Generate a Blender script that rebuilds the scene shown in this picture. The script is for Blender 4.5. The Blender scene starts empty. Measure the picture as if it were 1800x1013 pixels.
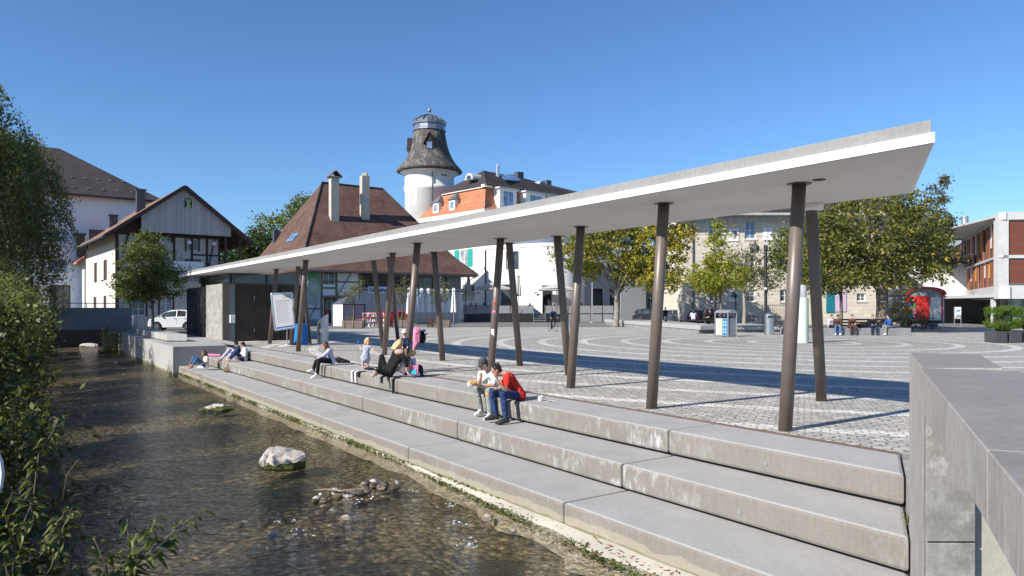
import bpy, bmesh, math, random
import numpy as np
from mathutils import Vector as V, Matrix
random.seed(7)
RNG = np.random.default_rng(11)
sc = bpy.context.scene
col = sc.collection

# ---------------------------------------------------------------- camera, sky, sun, exposure
F, H, HX, HY = 1281.0, 1.8, 900.0, 540.0      # focal length in photo pixels, eye height, vanishing line
cam_d = bpy.data.cameras.new('camera')
cam = bpy.data.objects.new('camera', cam_d); col.objects.link(cam)
cam.location = (0, 0, H); cam.rotation_euler = (math.radians(90), 0, 0)
cam_d.sensor_width = 36; cam_d.lens = 36 * F / 1800; cam_d.shift_y = 33.5 / 1800
cam_d.clip_start = 0.05; cam_d.clip_end = 3000
sc.camera = cam
SUN_A, SUN_E = math.radians(36.5), math.radians(32.5)   # direction the light travels, elevation
w = bpy.data.worlds.new('World'); sc.world = w; w.use_nodes = True
wn = w.node_tree; wn.nodes.clear()
sky = wn.nodes.new('ShaderNodeTexSky'); sky.sky_type = 'NISHITA'; sky.sun_disc = False
sky.sun_elevation = SUN_E; sky.sun_rotation = math.atan2(-math.cos(SUN_A), -math.sin(SUN_A))
sky.air_density = 1.0; sky.dust_density = 0.3; sky.ozone_density = 3.0; sky.altitude = 480
bg = wn.nodes.new('ShaderNodeBackground'); bg.inputs[1].default_value = 0.08
wo = wn.nodes.new('ShaderNodeOutputWorld')
gain = wn.nodes.new('ShaderNodeMixRGB'); gain.blend_type = 'MULTIPLY'; gain.inputs[0].default_value = 1.0; gain.inputs[2].default_value = (.77, 1.04, 1.33, 1)
wn.links.new(sky.outputs[0], gain.inputs[1]); wn.links.new(gain.outputs[0], bg.inputs[0]); wn.links.new(bg.outputs[0], wo.inputs[0])
sl = bpy.data.lights.new('sun', 'SUN'); sl.energy = 5.0; sl.angle = math.radians(0.53); sl.color = (1.0, 0.95, 0.87)
sun = bpy.data.objects.new('sun', sl); col.objects.link(sun); sun.location = (-30, -25, 40)
sun.rotation_euler = V((math.cos(SUN_E)*math.cos(SUN_A), math.cos(SUN_E)*math.sin(SUN_A), -math.sin(SUN_E))).to_track_quat('-Z', 'Y').to_euler()
sc.view_settings.view_transform = 'Standard'; sc.view_settings.look = 'None'
sc.view_settings.gamma = 1.0; sc.view_settings.exposure = 0.58
sc.cycles.max_bounces = 8; sc.cycles.transparent_max_bounces = 12

# ---------------------------------------------------------------- geometry helpers
D2 = V((-0.5654, 0.8249)); N2 = V((0.8249, 0.5654))        # along the river, across it towards the square
def UV(u, v, z=0.0): p = D2*u + N2*v; return V((p.x, p.y, z))
def P(px, py, Y): return V(((px-HX)/F*Y, Y, H-(py-HY)/F*Y))
def G(px, py, z=0.0): return P(px, py, (H-z)*F/(py-HY))
WL = {}
class MB:
    def __init__(s): s.v = []; s.f = []
    def add(s, vs, fs):
        b = len(s.v); s.v += [tuple(p) for p in vs]; s.f += [tuple(b+i for i in f) for f in fs]; return s
    def quad(s, *p): return s.add(p, [tuple(range(len(p)))])
    def hexa(s, lo, hi):           # two matching loops joined into a solid
        n = len(lo); fs = [tuple(reversed(range(n))), tuple(range(n, 2*n))]
        fs += [(i, (i+1) % n, n+(i+1) % n, n+i) for i in range(n)]
        return s.add(list(lo)+list(hi), fs)
    def box(s, c, size, rot=0.0, M=None):
        x, y, z = [q/2 for q in size]; cr, sr = math.cos(rot), math.sin(rot); pts = []
        for dz in (-z, z):
            for dx, dy in ((-x,-y),(x,-y),(x,y),(-x,y)):
                pts.append(V((c[0]+dx*cr-dy*sr, c[1]+dx*sr+dy*cr, c[2]+dz)))
        if M is not None: pts = [M @ p for p in pts]
        return s.hexa(pts[:4], pts[4:])
    def bar(s, a, b, w, h=None, up=V((0,0,1))):
        a = V(a); b = V(b); h = h or w; t = (b-a).normalized()
        if abs(t.dot(up)) > .98: up = V((0,1,0))
        sx = t.cross(up).normalized()*w/2; sy = sx.cross(t).normalized()*h/2
        return s.hexa([a-sx-sy, a+sx-sy, a+sx+sy, a-sx+sy], [b-sx-sy, b+sx-sy, b+sx+sy, b-sx+sy])
    def tube(s, pts, rads, n=10, caps=True):
        pts = [V(p) for p in pts]; b0 = len(s.v); L = len(pts)
        if not hasattr(rads, '__len__'): rads = [rads]*L
        t0 = (pts[1]-pts[0]).normalized(); ref = V((1,0,0)) if abs(t0.x) < .9 else V((0,1,0))
        for i, p in enumerate(pts):
            t = (pts[min(i+1,L-1)]-pts[max(i-1,0)]).normalized()
            x = (ref - t*ref.dot(t)).normalized(); y = t.cross(x); ref = x
            for k in range(n):
                a = 2*math.pi*k/n; q = p + (x*math.cos(a)+y*math.sin(a))*rads[i]; s.v.append(tuple(q))
        for i in range(L-1):
            for k in range(n):
                k2 = (k+1) % n
                s.f.append((b0+i*n+k, b0+i*n+k2, b0+(i+1)*n+k2, b0+(i+1)*n+k))
        if caps:
            s.f.append(tuple(b0+k for k in reversed(range(n)))); s.f.append(tuple(b0+(L-1)*n+k for k in range(n)))
        return s
    def lathe(s, prof, c=(0,0,0), n=24, caps=True):
        return s._lathe(prof, V(c), V((1,0,0)), V((0,1,0)), V((0,0,1)), n, caps)
    def _lathe(s, prof, c, X, Y, Z, n, caps=True):
        b = len(s.v); L = len(prof)
        for r, z in prof:
            for k in range(n):
                a = 2*math.pi*k/n; s.v.append(tuple(c + X*(r*math.cos(a)) + Y*(r*math.sin(a)) + Z*z))
        for i in range(L-1):
            for k in range(n):
                k2 = (k+1) % n; s.f.append((b+i*n+k, b+i*n+k2, b+(i+1)*n+k2, b+(i+1)*n+k))
        if caps: s.f.append(tuple(b+k for k in reversed(range(n)))); s.f.append(tuple(b+(L-1)*n+k for k in range(n)))
        return s
    def ball(s, c, r, n=12, m=8, axes=None):
        r = (r,r,r) if not hasattr(r, '__len__') else r
        X, Y, Z = axes or (V((1,0,0)), V((0,1,0)), V((0,0,1))); c = V(c)
        b = len(s.v)
        for i in range(1, m):
            t = math.pi*i/m
            for k in range(n):
                a = 2*math.pi*k/n
                s.v.append(tuple(c + X*(r[0]*math.sin(t)*math.cos(a)) + Y*(r[1]*math.sin(t)*math.sin(a)) - Z*(r[2]*math.cos(t))))
        s.v.append(tuple(c-Z*r[2])); s.v.append(tuple(c+Z*r[2])); bo = len(s.v)-2; to = bo+1
        for i in range(m-2):
            for k in range(n):
                k2 = (k+1) % n; s.f.append((b+i*n+k, b+i*n+k2, b+(i+1)*n+k2, b+(i+1)*n+k))
        for k in range(n):
            k2 = (k+1) % n; s.f.append((bo, b+k2, b+k)); s.f.append((to, b+(m-2)*n+k, b+(m-2)*n+k2))
        return s
    def cap(s, a, b, ra, rb=None, n=10):       # capsule with two end radii
        a = V(a); b = V(b); rb = ra if rb is None else rb; L = (b-a).length
        if L < 1e-5: return s.ball(a, ra, n, 8)
        Z = (b-a)/L; ref = V((1,0,0)) if abs(Z.x) < .9 else V((0,1,0))
        X = (ref-Z*ref.dot(Z)).normalized(); Y = Z.cross(X)
        pr = [(ra*math.sin(t), -ra*math.cos(t)) for t in (.25, .7, 1.15, 1.5708)]
        pr += [(rb*math.cos(t), L+rb*math.sin(t)) for t in (0, .42, .87, 1.32)]
        return s._lathe(pr, a, X, Y, Z, n)
    def prism(s, pts, z0, z1):
        return s.hexa([V((p[0], p[1], z0)) for p in pts], [V((p[0], p[1], z1)) for p in pts])
    def mesh(s, name, off=None, mat=None, smooth=False, uv=True, arr=None):
        me = bpy.data.meshes.new(name); vs = s.v
        if off is not None: vs = [(x-off[0], y-off[1], z-off[2]) for x, y, z in vs]
        me.from_pydata(vs, [], s.f)
        if uv and len(s.f) < 60000:
            ul = me.uv_layers.new(name='UVMap'); me.update(); dat = np.zeros(len(me.loops)*2, dtype=np.float32)
            V3 = s.v
            for p in me.polygons:
                nn = p.normal
                if abs(nn.z) > .999: t = V((1,0,0)); b = V((0,1,0))
                else: t = V((-nn.y, nn.x, 0)).normalized(); b = nn.cross(t)
                for li in p.loop_indices:
                    q = V3[me.loops[li].vertex_index]
                    dat[2*li] = q[0]*t.x+q[1]*t.y+q[2]*t.z; dat[2*li+1] = q[0]*b.x+q[1]*b.y+q[2]*b.z
            ul.data.foreach_set('uv', dat)
        if mat: me.materials.append(mat)
        if smooth: me.polygons.foreach_set('use_smooth', [True]*len(me.polygons))
        me.update(); return me
def finish(o, bevel=0.0, smooth=False):
    if bevel:
        m = o.modifiers.new('bevel', 'BEVEL'); m.width = bevel; m.segments = 2; m.limit_method = 'ANGLE'; m.angle_limit = math.radians(40)
    return o
def T(name, label, cat, loc=(0,0,0), rotz=0.0, group=None):
    o = bpy.data.objects.new(name, None); col.objects.link(o); o.location = loc; o.rotation_euler = (0,0,rotz)
    o.empty_display_size = .3; o['label'] = label; o['category'] = cat
    if group: o['group'] = group
    WL[o.name] = V(loc); return o
def part(mb, name, mat, parent, label=None, smooth=False, bevel=0.0):
    off = WL.get(parent.name, V((0,0,0)))
    o = bpy.data.objects.new(name, mb.mesh(name, off, mat, smooth)); col.objects.link(o); o.parent = parent
    WL[o.name] = off
    if label: o['label'] = label
    return finish(o, bevel)
def single(mb, name, mat, label, cat, group=None, smooth=False, bevel=0.0, kind=None):
    a = np.array(mb.v); off = V(((a[:,0].min()+a[:,0].max())/2, (a[:,1].min()+a[:,1].max())/2, a[:,2].min()))
    o = bpy.data.objects.new(name, mb.mesh(name, off, mat, smooth)); col.objects.link(o); o.location = off; WL[o.name] = off
    if label: o['label'] = label
    if cat: o['category'] = cat
    if group: o['group'] = group
    if kind: o['kind'] = kind
    return finish(o, bevel)
def struct(mb, name, mat, smooth=False, bevel=0.0, kind='structure', label=None, cat=None):
    o = bpy.data.objects.new(name, mb.mesh(name, None, mat, smooth)); col.objects.link(o); o['kind'] = kind
    if label: o['label'] = label
    if cat: o['category'] = cat
    WL[o.name] = V((0,0,0)); return finish(o, bevel)
def dup(o, loc=None, rotz=None, label=None, parent=None, scale=None):
    c = o.copy(); col.objects.link(c)
    if parent is not None: c.parent = parent
    for ch in list(o.children): dup(ch, parent=c)
    if loc is not None: c.location = loc
    if rotz is not None: c.rotation_euler = (0,0,rotz)
    if scale: c.scale = (scale,)*3 if not hasattr(scale, '__len__') else scale
    if label: c['label'] = label
    return c

# ---------------------------------------------------------------- materials
class NT:
    def __init__(s, name):
        s.m = bpy.data.materials.new(name); s.m.use_nodes = True; s.t = s.m.node_tree; s.t.nodes.clear()
        s.o = s.t.nodes.new('ShaderNodeOutputMaterial')
    def n(s, typ, **kw):
        nd = s.t.nodes.new('ShaderNode'+typ)
        for k, v in kw.items():
            if k[0] == 'i' and k[1:].isdigit(): k = int(k[1:])
            elif k in ('Scale','Detail','Roughness','Distortion','Randomness','Height','Distance','Strength','Metallic','Vector','Fac','Color','Color1','Color2','Mortar','Normal','Value','IOR'): pass
            else: setattr(nd, k, v); continue
            s.set(nd, k, v)
        return nd
    def set(s, nd, k, v):
        if isinstance(v, bpy.types.NodeSocket): s.t.links.new(v, nd.inputs[k])
        else:
            if isinstance(v, tuple) and len(v) == 3 and nd.inputs[k].type == 'RGBA': v = v+(1,)
            nd.inputs[k].default_value = v
    def co(s, kind='Object', scale=None, rot=None):
        tc = s.n('TexCoord'); o = tc.outputs[kind]
        if scale or rot:
            mp = s.n('Mapping'); s.t.links.new(o, mp.inputs[0])
            if scale: mp.inputs['Scale'].default_value = scale
            if rot: mp.inputs['Rotation'].default_value = rot
            o = mp.outputs[0]
        return o
    def noise(s, scale, detail=4, rough=.55, co=None):
        return s.n('TexNoise', Scale=scale, Detail=detail, Roughness=rough, Vector=co or s.co()).outputs['Fac']
    def ramp(s, fac, stops, interp='LINEAR'):
        r = s.n('ValToRGB'); s.set(r, 'Fac', fac); cr = r.color_ramp; cr.interpolation = interp
        while len(cr.elements) < len(stops): cr.elements.new(.5)
        for e, (p, c) in zip(cr.elements, stops):
            e.position = p; e.color = (c+(1,)) if isinstance(c, tuple) else (c,c,c,1)
        return r.outputs[0]
    def mix(s, fac, a, b, blend='MIX'):
        m = s.n('MixRGB', blend_type=blend); s.set(m, 0, fac); s.set(m, 1, a); s.set(m, 2, b); return m.outputs[0]
    def math(s, op, a, b=0.0, c=None):
        m = s.n('Math', operation=op); s.set(m, 0, a); s.set(m, 1, b)
        if c is not None: s.set(m, 2, c)
        return m.outputs[0]
    def bump(s, h, strength=.3, dist=.02, normal=None):
        b = s.n('Bump', Height=h, Strength=strength, Distance=dist)
        if normal: s.set(b, 'Normal', normal)
        return b.outputs[0]
    def pbr(s, color, rough=.7, metal=0.0, normal=None, spec=None, sheen=None):
        b = s.n('BsdfPrincipled'); s.set(b, 'Base Color', color); s.set(b, 'Roughness', rough); s.set(b, 'Metallic', metal)
        if normal: s.set(b, 'Normal', normal)
        if spec is not None: s.set(b, 'Specular IOR Level', spec)
        s.t.links.new(b.outputs[0], s.o.inputs[0]); return b
def pm(name, c, rough=.7, var=.18, scale=3.0, bump=.15, bscale=30, metal=0.0, spec=None, dirt=None):
    t = NT(name); n1 = t.noise(scale, 5)
    lo = tuple(x*(1-var) for x in c); hi = tuple(min(1, x*(1+var*.7)) for x in c)
    cc = t.ramp(n1, [(.3, lo), (.7, hi)])
    if dirt:
        n2 = t.noise(scale*.37, 6, .7); cc = t.mix(t.ramp(n2, [(.5, 0.0), (.68, 1.0)]), cc, dirt)
    nm = t.bump(t.noise(bscale, 3), bump, .01) if bump else None
    t.pbr(cc, rough, metal, nm, spec); return t.m
def leafmat(name, cols, trans=.32, rough=.5):
    t = NT(name); g = t.n('NewGeometry'); r = g.outputs['Random Per Island']
    k = len(cols); cc = t.ramp(r, [((i+.5)/k, c) for i, c in enumerate(cols)])
    big = t.noise(.55, 2); cc = t.mix(t.ramp(big, [(.42, 0.0), (.62, .55)]), cc, cols[len(cols)//2])
    b = t.n('BsdfPrincipled'); t.set(b, 'Base Color', cc); t.set(b, 'Roughness', rough); t.set(b, 'Specular IOR Level', .3)
    tr = t.n('BsdfTranslucent'); t.set(tr, 'Color', t.mix(.5, cc, (min(1,cols[-1][0]*1.5), min(1,cols[-1][1]*1.5), cols[-1][2]*.6)))
    m = t.n('MixShader'); t.set(m, 0, trans); t.t.links.new(b.outputs[0], m.inputs[1]); t.t.links.new(tr.outputs[0], m.inputs[2])
    t.t.links.new(m.outputs[0], t.o.inputs[0]); return t.m

def concrete(name, base, streak=.0, white=0.0, board=False, stain=.25, moss=False, face=None, mott=0.0):
    t = NT(name); uv = t.co('UV')
    c = t.ramp(t.noise(1.1, 6, .65), [(.3, tuple(x*.82 for x in base)), (.72, tuple(x*1.1 for x in base))])
    c = t.mix(.35, c, t.ramp(t.noise(22, 3, .7), [(.35, tuple(x*.8 for x in base)), (.65, tuple(x*1.16 for x in base))]))
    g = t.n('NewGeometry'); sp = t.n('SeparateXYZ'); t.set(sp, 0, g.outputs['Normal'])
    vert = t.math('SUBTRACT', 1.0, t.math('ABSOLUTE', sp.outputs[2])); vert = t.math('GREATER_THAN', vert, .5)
    if mott:
        c = t.mix(t.math('MULTIPLY', t.ramp(t.noise(2.3, 7, .78), [(.42, 0.0), (.62, 1.0)]), mott), c, tuple(x*.45 for x in base))
        c = t.mix(t.math('MULTIPLY', t.ramp(t.noise(6.0, 6, .8), [(.56, 0.0), (.66, 1.0)]), mott*.7), c, (.55, .54, .52))
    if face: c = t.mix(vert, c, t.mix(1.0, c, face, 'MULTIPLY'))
    if streak:
        mp = t.n('Mapping'); t.set(mp, 0, uv); mp.inputs['Scale'].default_value = (9, .7, 1)
        st = t.ramp(t.noise(2.2, 5, .7, mp.outputs[0]), [(.46, 0.0), (.6, 1.0)])
        c = t.mix(t.math('MULTIPLY', t.math('MULTIPLY', st, vert), streak), c, tuple(x*.62 for x in base[:2])+(base[2]*.55,))
    if white:
        mp = t.n('Mapping'); t.set(mp, 0, uv); mp.inputs['Scale'].default_value = (2.3, .9, 1); mp.inputs['Location'].default_value = (3.3, 1.7, 0)
        blotch = t.ramp(t.noise(.33, 3, .5, uv), [(.44, 0.0), (.6, 1.0)])
        ws = t.ramp(t.noise(3.0, 6, .75, mp.outputs[0]), [(.5, 0.0), (.62, 1.0)])
        c = t.mix(t.math('MULTIPLY', t.math('MULTIPLY', t.math('MULTIPLY', ws, blotch), vert), white), c, (.62, .64, .64))
    if stain:
        c = t.mix(t.math('MULTIPLY', t.ramp(t.noise(.8, 7, .75), [(.55, 0.0), (.66, 1.0)]), stain), c, tuple(x*.5 for x in base))
    dots = t.n('TexVoronoi', Scale=9.0, Vector=t.co()); dm = t.ramp(dots.outputs['Distance'], [(.05, 1.0), (.075, 0.0)])
    c = t.mix(t.math('MULTIPLY', dm, .7), c, tuple(x*.3 for x in base))
    hgt = t.noise(60, 3, .7)
    if board:
        bt = t.n('TexBrick', Scale=1.0, Vector=uv); bt.offset = .5
        for k, vv in (('Brick Width', 3.0), ('Row Height', .12), ('Mortar Size', .004)): bt.inputs[k].default_value = vv
        hgt = t.mix(.5, hgt, bt.outputs['Color'])
    if moss:
        pz = t.n('SeparateXYZ'); t.set(pz, 0, g.outputs['Position'])
        mz = t.math('ADD', pz.outputs[2], t.math('MULTIPLY', t.noise(2.5, 5), -.22))
        c = t.mix(t.ramp(mz, [(0.0, 1.0), (1.0, 1.0)]) if False else t.math('MULTIPLY', t.math('LESS_THAN', mz, -1.13), .9), c, (.075, .09, .025))
        c = t.mix(t.math('MULTIPLY', t.math('LESS_THAN', mz, -1.03), .35), c, (.42, .38, .28))
    t.pbr(c, .82, 0, t.bump(hgt, .22, .01), .3); return t.m

M = {}
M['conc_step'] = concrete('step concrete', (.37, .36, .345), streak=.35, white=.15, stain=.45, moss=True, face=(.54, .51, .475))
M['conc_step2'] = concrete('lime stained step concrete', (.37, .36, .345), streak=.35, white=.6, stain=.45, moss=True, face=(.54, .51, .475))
M['conc_wall'] = concrete('parapet concrete', (.36, .345, .32), streak=.3, white=.3, stain=.5, mott=.85)
M['conc_rough'] = concrete('rough pale concrete', (.46, .43, .36), stain=.3)
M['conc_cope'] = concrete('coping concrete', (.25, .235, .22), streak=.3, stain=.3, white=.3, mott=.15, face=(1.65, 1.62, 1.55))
M['conc_quay'] = concrete('quay concrete', (.36, .355, .34), streak=.4, stain=.4, white=.2, board=True, moss=True)
M['conc_bench'] = concrete('bench concrete', (.36, .355, .345), streak=.1, stain=.15)
M['conc_dark'] = concrete('bridge concrete', (.24, .245, .25), streak=.4, stain=.3, board=True)
M['conc_roof'] = concrete('canopy rim concrete', (.27, .265, .255), streak=.25, stain=.12)
M['conc_light'] = concrete('pale concrete frame', (.50, .50, .495), streak=.1, stain=.1)
M['white_paint'] = pm('white canopy paint', (.80, .79, .77), .55, .04, 1.5, .05)
M['soffit'] = pm('soffit paint', (.70, .68, .655), .7, .05, .8, .04, dirt=(.6, .58, .55))
M['bronze'] = pm('brown anodised steel', (.145, .115, .098), .42, .12, 4, .05, metal=.15)
M['steel'] = pm('brushed steel', (.55, .56, .57), .32, .06, 3, .04, metal=.95)
M['galv'] = pm('galvanised steel', (.42, .43, .44), .45, .1, 5, .04, metal=.7)
M['rust'] = pm('rusty steel edging', (.12, .085, .065), .8, .3, 9, .3)
M['black'] = pm('black lacquer', (.015, .015, .017), .5, .1, 5, .03)
M['darkgrey'] = pm('dark grey paint', (.05, .052, .058), .6, .12, 5, .05)
M['midgrey'] = pm('mid grey paint', (.22, .225, .235), .55, .08, 4, .04)
M['void'] = pm('near black shade fill', (.02, .02, .022), .9, .1, 3, 0)  # near-black colour standing in for shade in gaps and openings
M['plaster_w'] = pm('white render', (.78, .775, .74), .85, .05, .6, .12, dirt=(.66, .65, .61))
M['plaster_c'] = pm('cream render', (.60, .55, .48), .88, .07, .7, .15, dirt=(.50, .46, .40))
M['plaster_b'] = pm('bluish white render', (.82, .83, .85), .88, .05, .4, .1)
M['plaster_g'] = pm('grey render', (.36, .37, .38), .88, .08, .6, .1)
M['stone'] = None
M['timber'] = pm('weathered oak beams', (.23, .185, .12), .8, .25, 6, .3)
M['timber_r'] = pm('red brown stained timber', (.075, .038, .032), .75, .2, 6, .2)
M['winframe'] = pm('white window paint', (.72, .72, .70), .5, .05, 5, 0)
M['teal'] = pm('teal shutter paint', (.02, .32, .26), .5, .1, 6, .05)
M['tealdark'] = pm('petrol paint', (.01, .17, .22), .55, .15, 3, .05)
M['lilac'] = pm('lilac paint', (.55, .42, .58), .7, .06, 3, .05)
M['zinc'] = pm('zinc sheet', (.22, .24, .28), .4, .15, 2.5, .06, metal=.6)
M['lead'] = pm('dark sheet metal', (.09, .095, .105), .5, .2, 3, .06, metal=.4)
M['red'] = pm('red lacquer', (.52, .02, .015), .45, .1, 4, .03)
M['blue_bin'] = pm('blue plastic', (.005, .17, .55), .4, .08, 4, .03)
M['corten'] = pm('red brown metal screens', (.19, .062, .042), .6, .08, 3, .05)
M['yellow'] = pm('yellow blind', (.80, .42, .02), .7, .05, 3, 0)
M['skin'] = pm('skin', (.56, .33, .23), .55, .08, 12, .05)
M['skin2'] = pm('tanned skin', (.45, .25, .16), .55, .08, 12, .05)
M['hair_d'] = pm('dark hair', (.018, .013, .011), .6, .4, 60, .4)
M['hair_b'] = pm('brown hair', (.085, .035, .02), .55, .4, 60, .4)
M['hair_y'] = pm('blond hair', (.50, .35, .17), .55, .3, 60, .4)
def cloth(name, c, var=.12):
    t = NT(name); lo = tuple(x*(1-var) for x in c); hi = tuple(min(1, x*(1+var)) for x in c); cc = t.ramp(t.noise(7, 5), [(.3, lo), (.7, hi)])
    h = t.math('ADD', t.n('TexNoise', Scale=9.0, Detail=2.0, Distortion=1.2, Vector=t.co()).outputs['Fac'], t.math('MULTIPLY', t.noise(90, 2), .05))
    t.pbr(cc, .9, 0, t.bump(h, 1.0, .06), .2); return t.m
M['c_red'] = cloth('red jersey', (.56, .035, .025)); M['c_jean'] = cloth('dark denim', (.022, .045, .12), .3)
M['c_jeanl'] = cloth('blue denim', (.07, .16, .33), .25); M['c_white'] = cloth('white cotton', (.74, .74, .75), .06)
M['c_black'] = cloth('black jersey', (.016, .016, .018)); M['c_navy'] = cloth('navy cloth', (.02, .03, .075))
M['c_grey'] = cloth('grey green cloth', (.23, .25, .23), .2); M['c_pink'] = cloth('pink cloth', (.75, .24, .38))
M['c_lav'] = cloth('pale lilac cloth', (.50, .50, .66), .08); M['c_brown'] = cloth('brown cloth', (.09, .05, .035))
M['c_blue'] = cloth('blue cloth', (.03, .10, .30)); M['c_khaki'] = cloth('olive leather', (.16, .13, .08))
M['c_dress'] = cloth('blue white check', (.36, .40, .48), .3); M['shoe_d'] = pm('dark suede', (.035, .03, .03), .8, .2, 12, .2)
M['shoe_w'] = pm('white leather', (.72, .72, .72), .55, .06, 12, .1); M['cap'] = cloth('charcoal wool', (.07, .075, .085))
M['food'] = pm('golden bread', (.62, .31, .07), .7, .4, 30, .4); M['paper'] = pm('white paper', (.78, .77, .74), .8, .04, 10, .2)
M['parasol_w'] = cloth('white parasol canvas', (.72, .73, .76), .05); M['parasol_b'] = cloth('beige parasol canvas', (.50, .47, .43), .06)
M['rubber'] = pm('tyre rubber', (.018, .018, .018), .8, .2, 12, .1)
M['bark'] = pm('tree bark', (.16, .13, .10), .95, .35, 7, .8, 14); M['barkg'] = pm('grey bark', (.24, .22, .19), .95, .3, 7, .8, 14)
M['planter'] = pm('weathered planter boards', (.20, .16, .14), .85, .25, 4, .3)
def glass(name, c=(.03,.04,.05), rough=.06, spec=.8):
    t = NT(name); t.pbr(t.ramp(t.noise(1.3, 3), [(.35, tuple(x*.5 for x in c)), (.7, tuple(x*1.5 for x in c))]), rough, 0, t.bump(t.noise(.9, 2), .06, .02), spec); return t.m
M['glass'] = glass('window glass', (.05, .065, .075)); M['glass_sky'] = glass('bright window glass', (.16, .24, .38), .12)
M['glass_cur'] = glass('curtained window glass', (.30, .31, .33), .2, .5); M['glass_grn'] = glass('greenish glass', (.22, .30, .28), .12, .5)
def tiles(name, c1, c2, c3, w=.19, h=.2, moss=None, mortar=.25):
    t = NT(name); uv = t.co('UV'); b = t.n('TexBrick', Scale=1.0, Vector=uv); b.offset = .5
    for k, vv in (('Brick Width', w), ('Row Height', h), ('Mortar Size', .018), ('Mortar Smooth', .4), ('Bias', 0.0)): b.inputs[k].default_value = vv
    t.set(b, 'Color1', c1); t.set(b, 'Color2', c2); t.set(b, 'Mortar', tuple(x*mortar for x in c1))
    c = t.mix(t.ramp(t.noise(.5, 6, .7), [(.38, 0.0), (.7, .75)]), b.outputs['Color'], c3, 'MIX')
    c = t.mix(t.math('MULTIPLY', t.ramp(b.outputs['Fac'], [(0.0, 0.0), (1.0, 1.0)]), .75), c, tuple(x*mortar for x in c1))
    if moss:
        c = t.mix(t.ramp(t.noise(1.6, 8, .8), [(.52, 0.0), (.6, .85)]), c, moss)
    sp = t.n('SeparateXYZ'); t.set(sp, 0, uv); fr = t.math('FRACT', t.math('DIVIDE', sp.outputs[1], h))
    hh = t.math('ADD', t.math('MULTIPLY', fr, -1.0), t.math('MULTIPLY', b.outputs['Fac'], -.5))
    t.pbr(c, .85, 0, t.bump(hh, .9, .05), .25); return t.m
M['tile_brown'] = tiles('weathered brown tiles', (.135, .068, .050), (.085, .048, .040), (.19, .12, .09), .34, .42, mortar=.12)
M['tile_dark'] = tiles('dark brown tiles', (.060, .047, .047), (.044, .036, .038), (.08, .065, .06), .3, .3)
M['tile_orange'] = tiles('orange clay tiles', (.52, .20, .10), (.42, .145, .07), (.46, .24, .15), .22, .3, mortar=.45)
M['tile_gable'] = tiles('russet tiles', (.30, .17, .12), (.21, .12, .085), (.32, .23, .18), .22, .26)
M['slate'] = tiles('mossy slates', (.085, .072, .072), (.062, .054, .056), (.10, .085, .08), .22, .26, moss=None)
def slate_moss():
    t = NT('lichen covered slates'); o = t.co('Object')
    c = t.ramp(t.noise(6, 4, .6), [(.3, (.055, .047, .047)), (.7, (.10, .085, .08))])
    sp = t.n('SeparateXYZ'); t.set(sp, 0, o); mk = t.ramp(sp.outputs[2], [(0.0, 0.0), (1.0, 1.0)])
    mp = t.n('Mapping'); t.set(mp, 0, o); mp.inputs['Scale'].default_value = (1, 1, .35)
    l = t.ramp(t.noise(1.3, 8, .8, mp.outputs[0]), [(.5, 0.0), (.57, .9)])
    c = t.mix(t.math('MULTIPLY', l, .75), c, (.24, .24, .19))
    w = t.math('FRACT', t.math('MULTIPLY', sp.outputs[2], 4.0))
    t.pbr(c, .85, 0, t.bump(w, .6, .05), .3); return t.m
M['slate_moss'] = slate_moss()
def planks(name, c, w=.14, vertical=True, gap=.012, rough=.8):
    t = NT(name); uv = t.co('UV'); sp = t.n('SeparateXYZ'); t.set(sp, 0, uv); ax = sp.outputs[0 if vertical else 1]
    q = t.math('DIVIDE', ax, w); fr = t.math('FRACT', q); fl = t.math('FLOOR', q)
    wn_ = t.n('TexWhiteNoise', noise_dimensions='1D'); t.t.links.new(fl, wn_.inputs['W'])
    cc = t.ramp(wn_.outputs[0], [(0.0, tuple(x*.78 for x in c)), (1.0, tuple(x*1.12 for x in c))])
    mp = t.n('Mapping'); t.set(mp, 0, uv); mp.inputs['Scale'].default_value = (12, 1, 1) if vertical else (1, 12, 1)
    cc = t.mix(.35, cc, t.ramp(t.noise(2, 5, .7, mp.outputs[0]), [(.3, tuple(x*.6 for x in c)), (.7, tuple(x*1.25 for x in c))]))
    g = t.math('LESS_THAN', fr, gap/w*2); cc = t.mix(t.math('MULTIPLY', g, .8), cc, tuple(x*.15 for x in c))
    t.pbr(cc, rough, 0, t.bump(t.math('MULTIPLY', g, -1.0), .5, .02), .3); return t.m
M['board_grey'] = planks('grey weathered boards', (.58, .51, .48), .16)
M['board_shut'] = planks('narrow grey green boards', (.50, .51, .50), .15)
M['board_red'] = planks('red brown slats', (.36, .13, .075), .09)
M['board_hor'] = planks('horizontal red brown louvres', (.21, .068, .045), .07, False)
M['board_dark'] = planks('brown steel doors', (.052, .040, .034), 1.2)
M['board_black'] = planks('black boards', (.028, .028, .030), .2)
M['board_wagon'] = planks('grey wagon boards', (.30, .31, .31), .18)
M['planter'] = planks('planter boards', (.22, .17, .15), .16, False)
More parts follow.
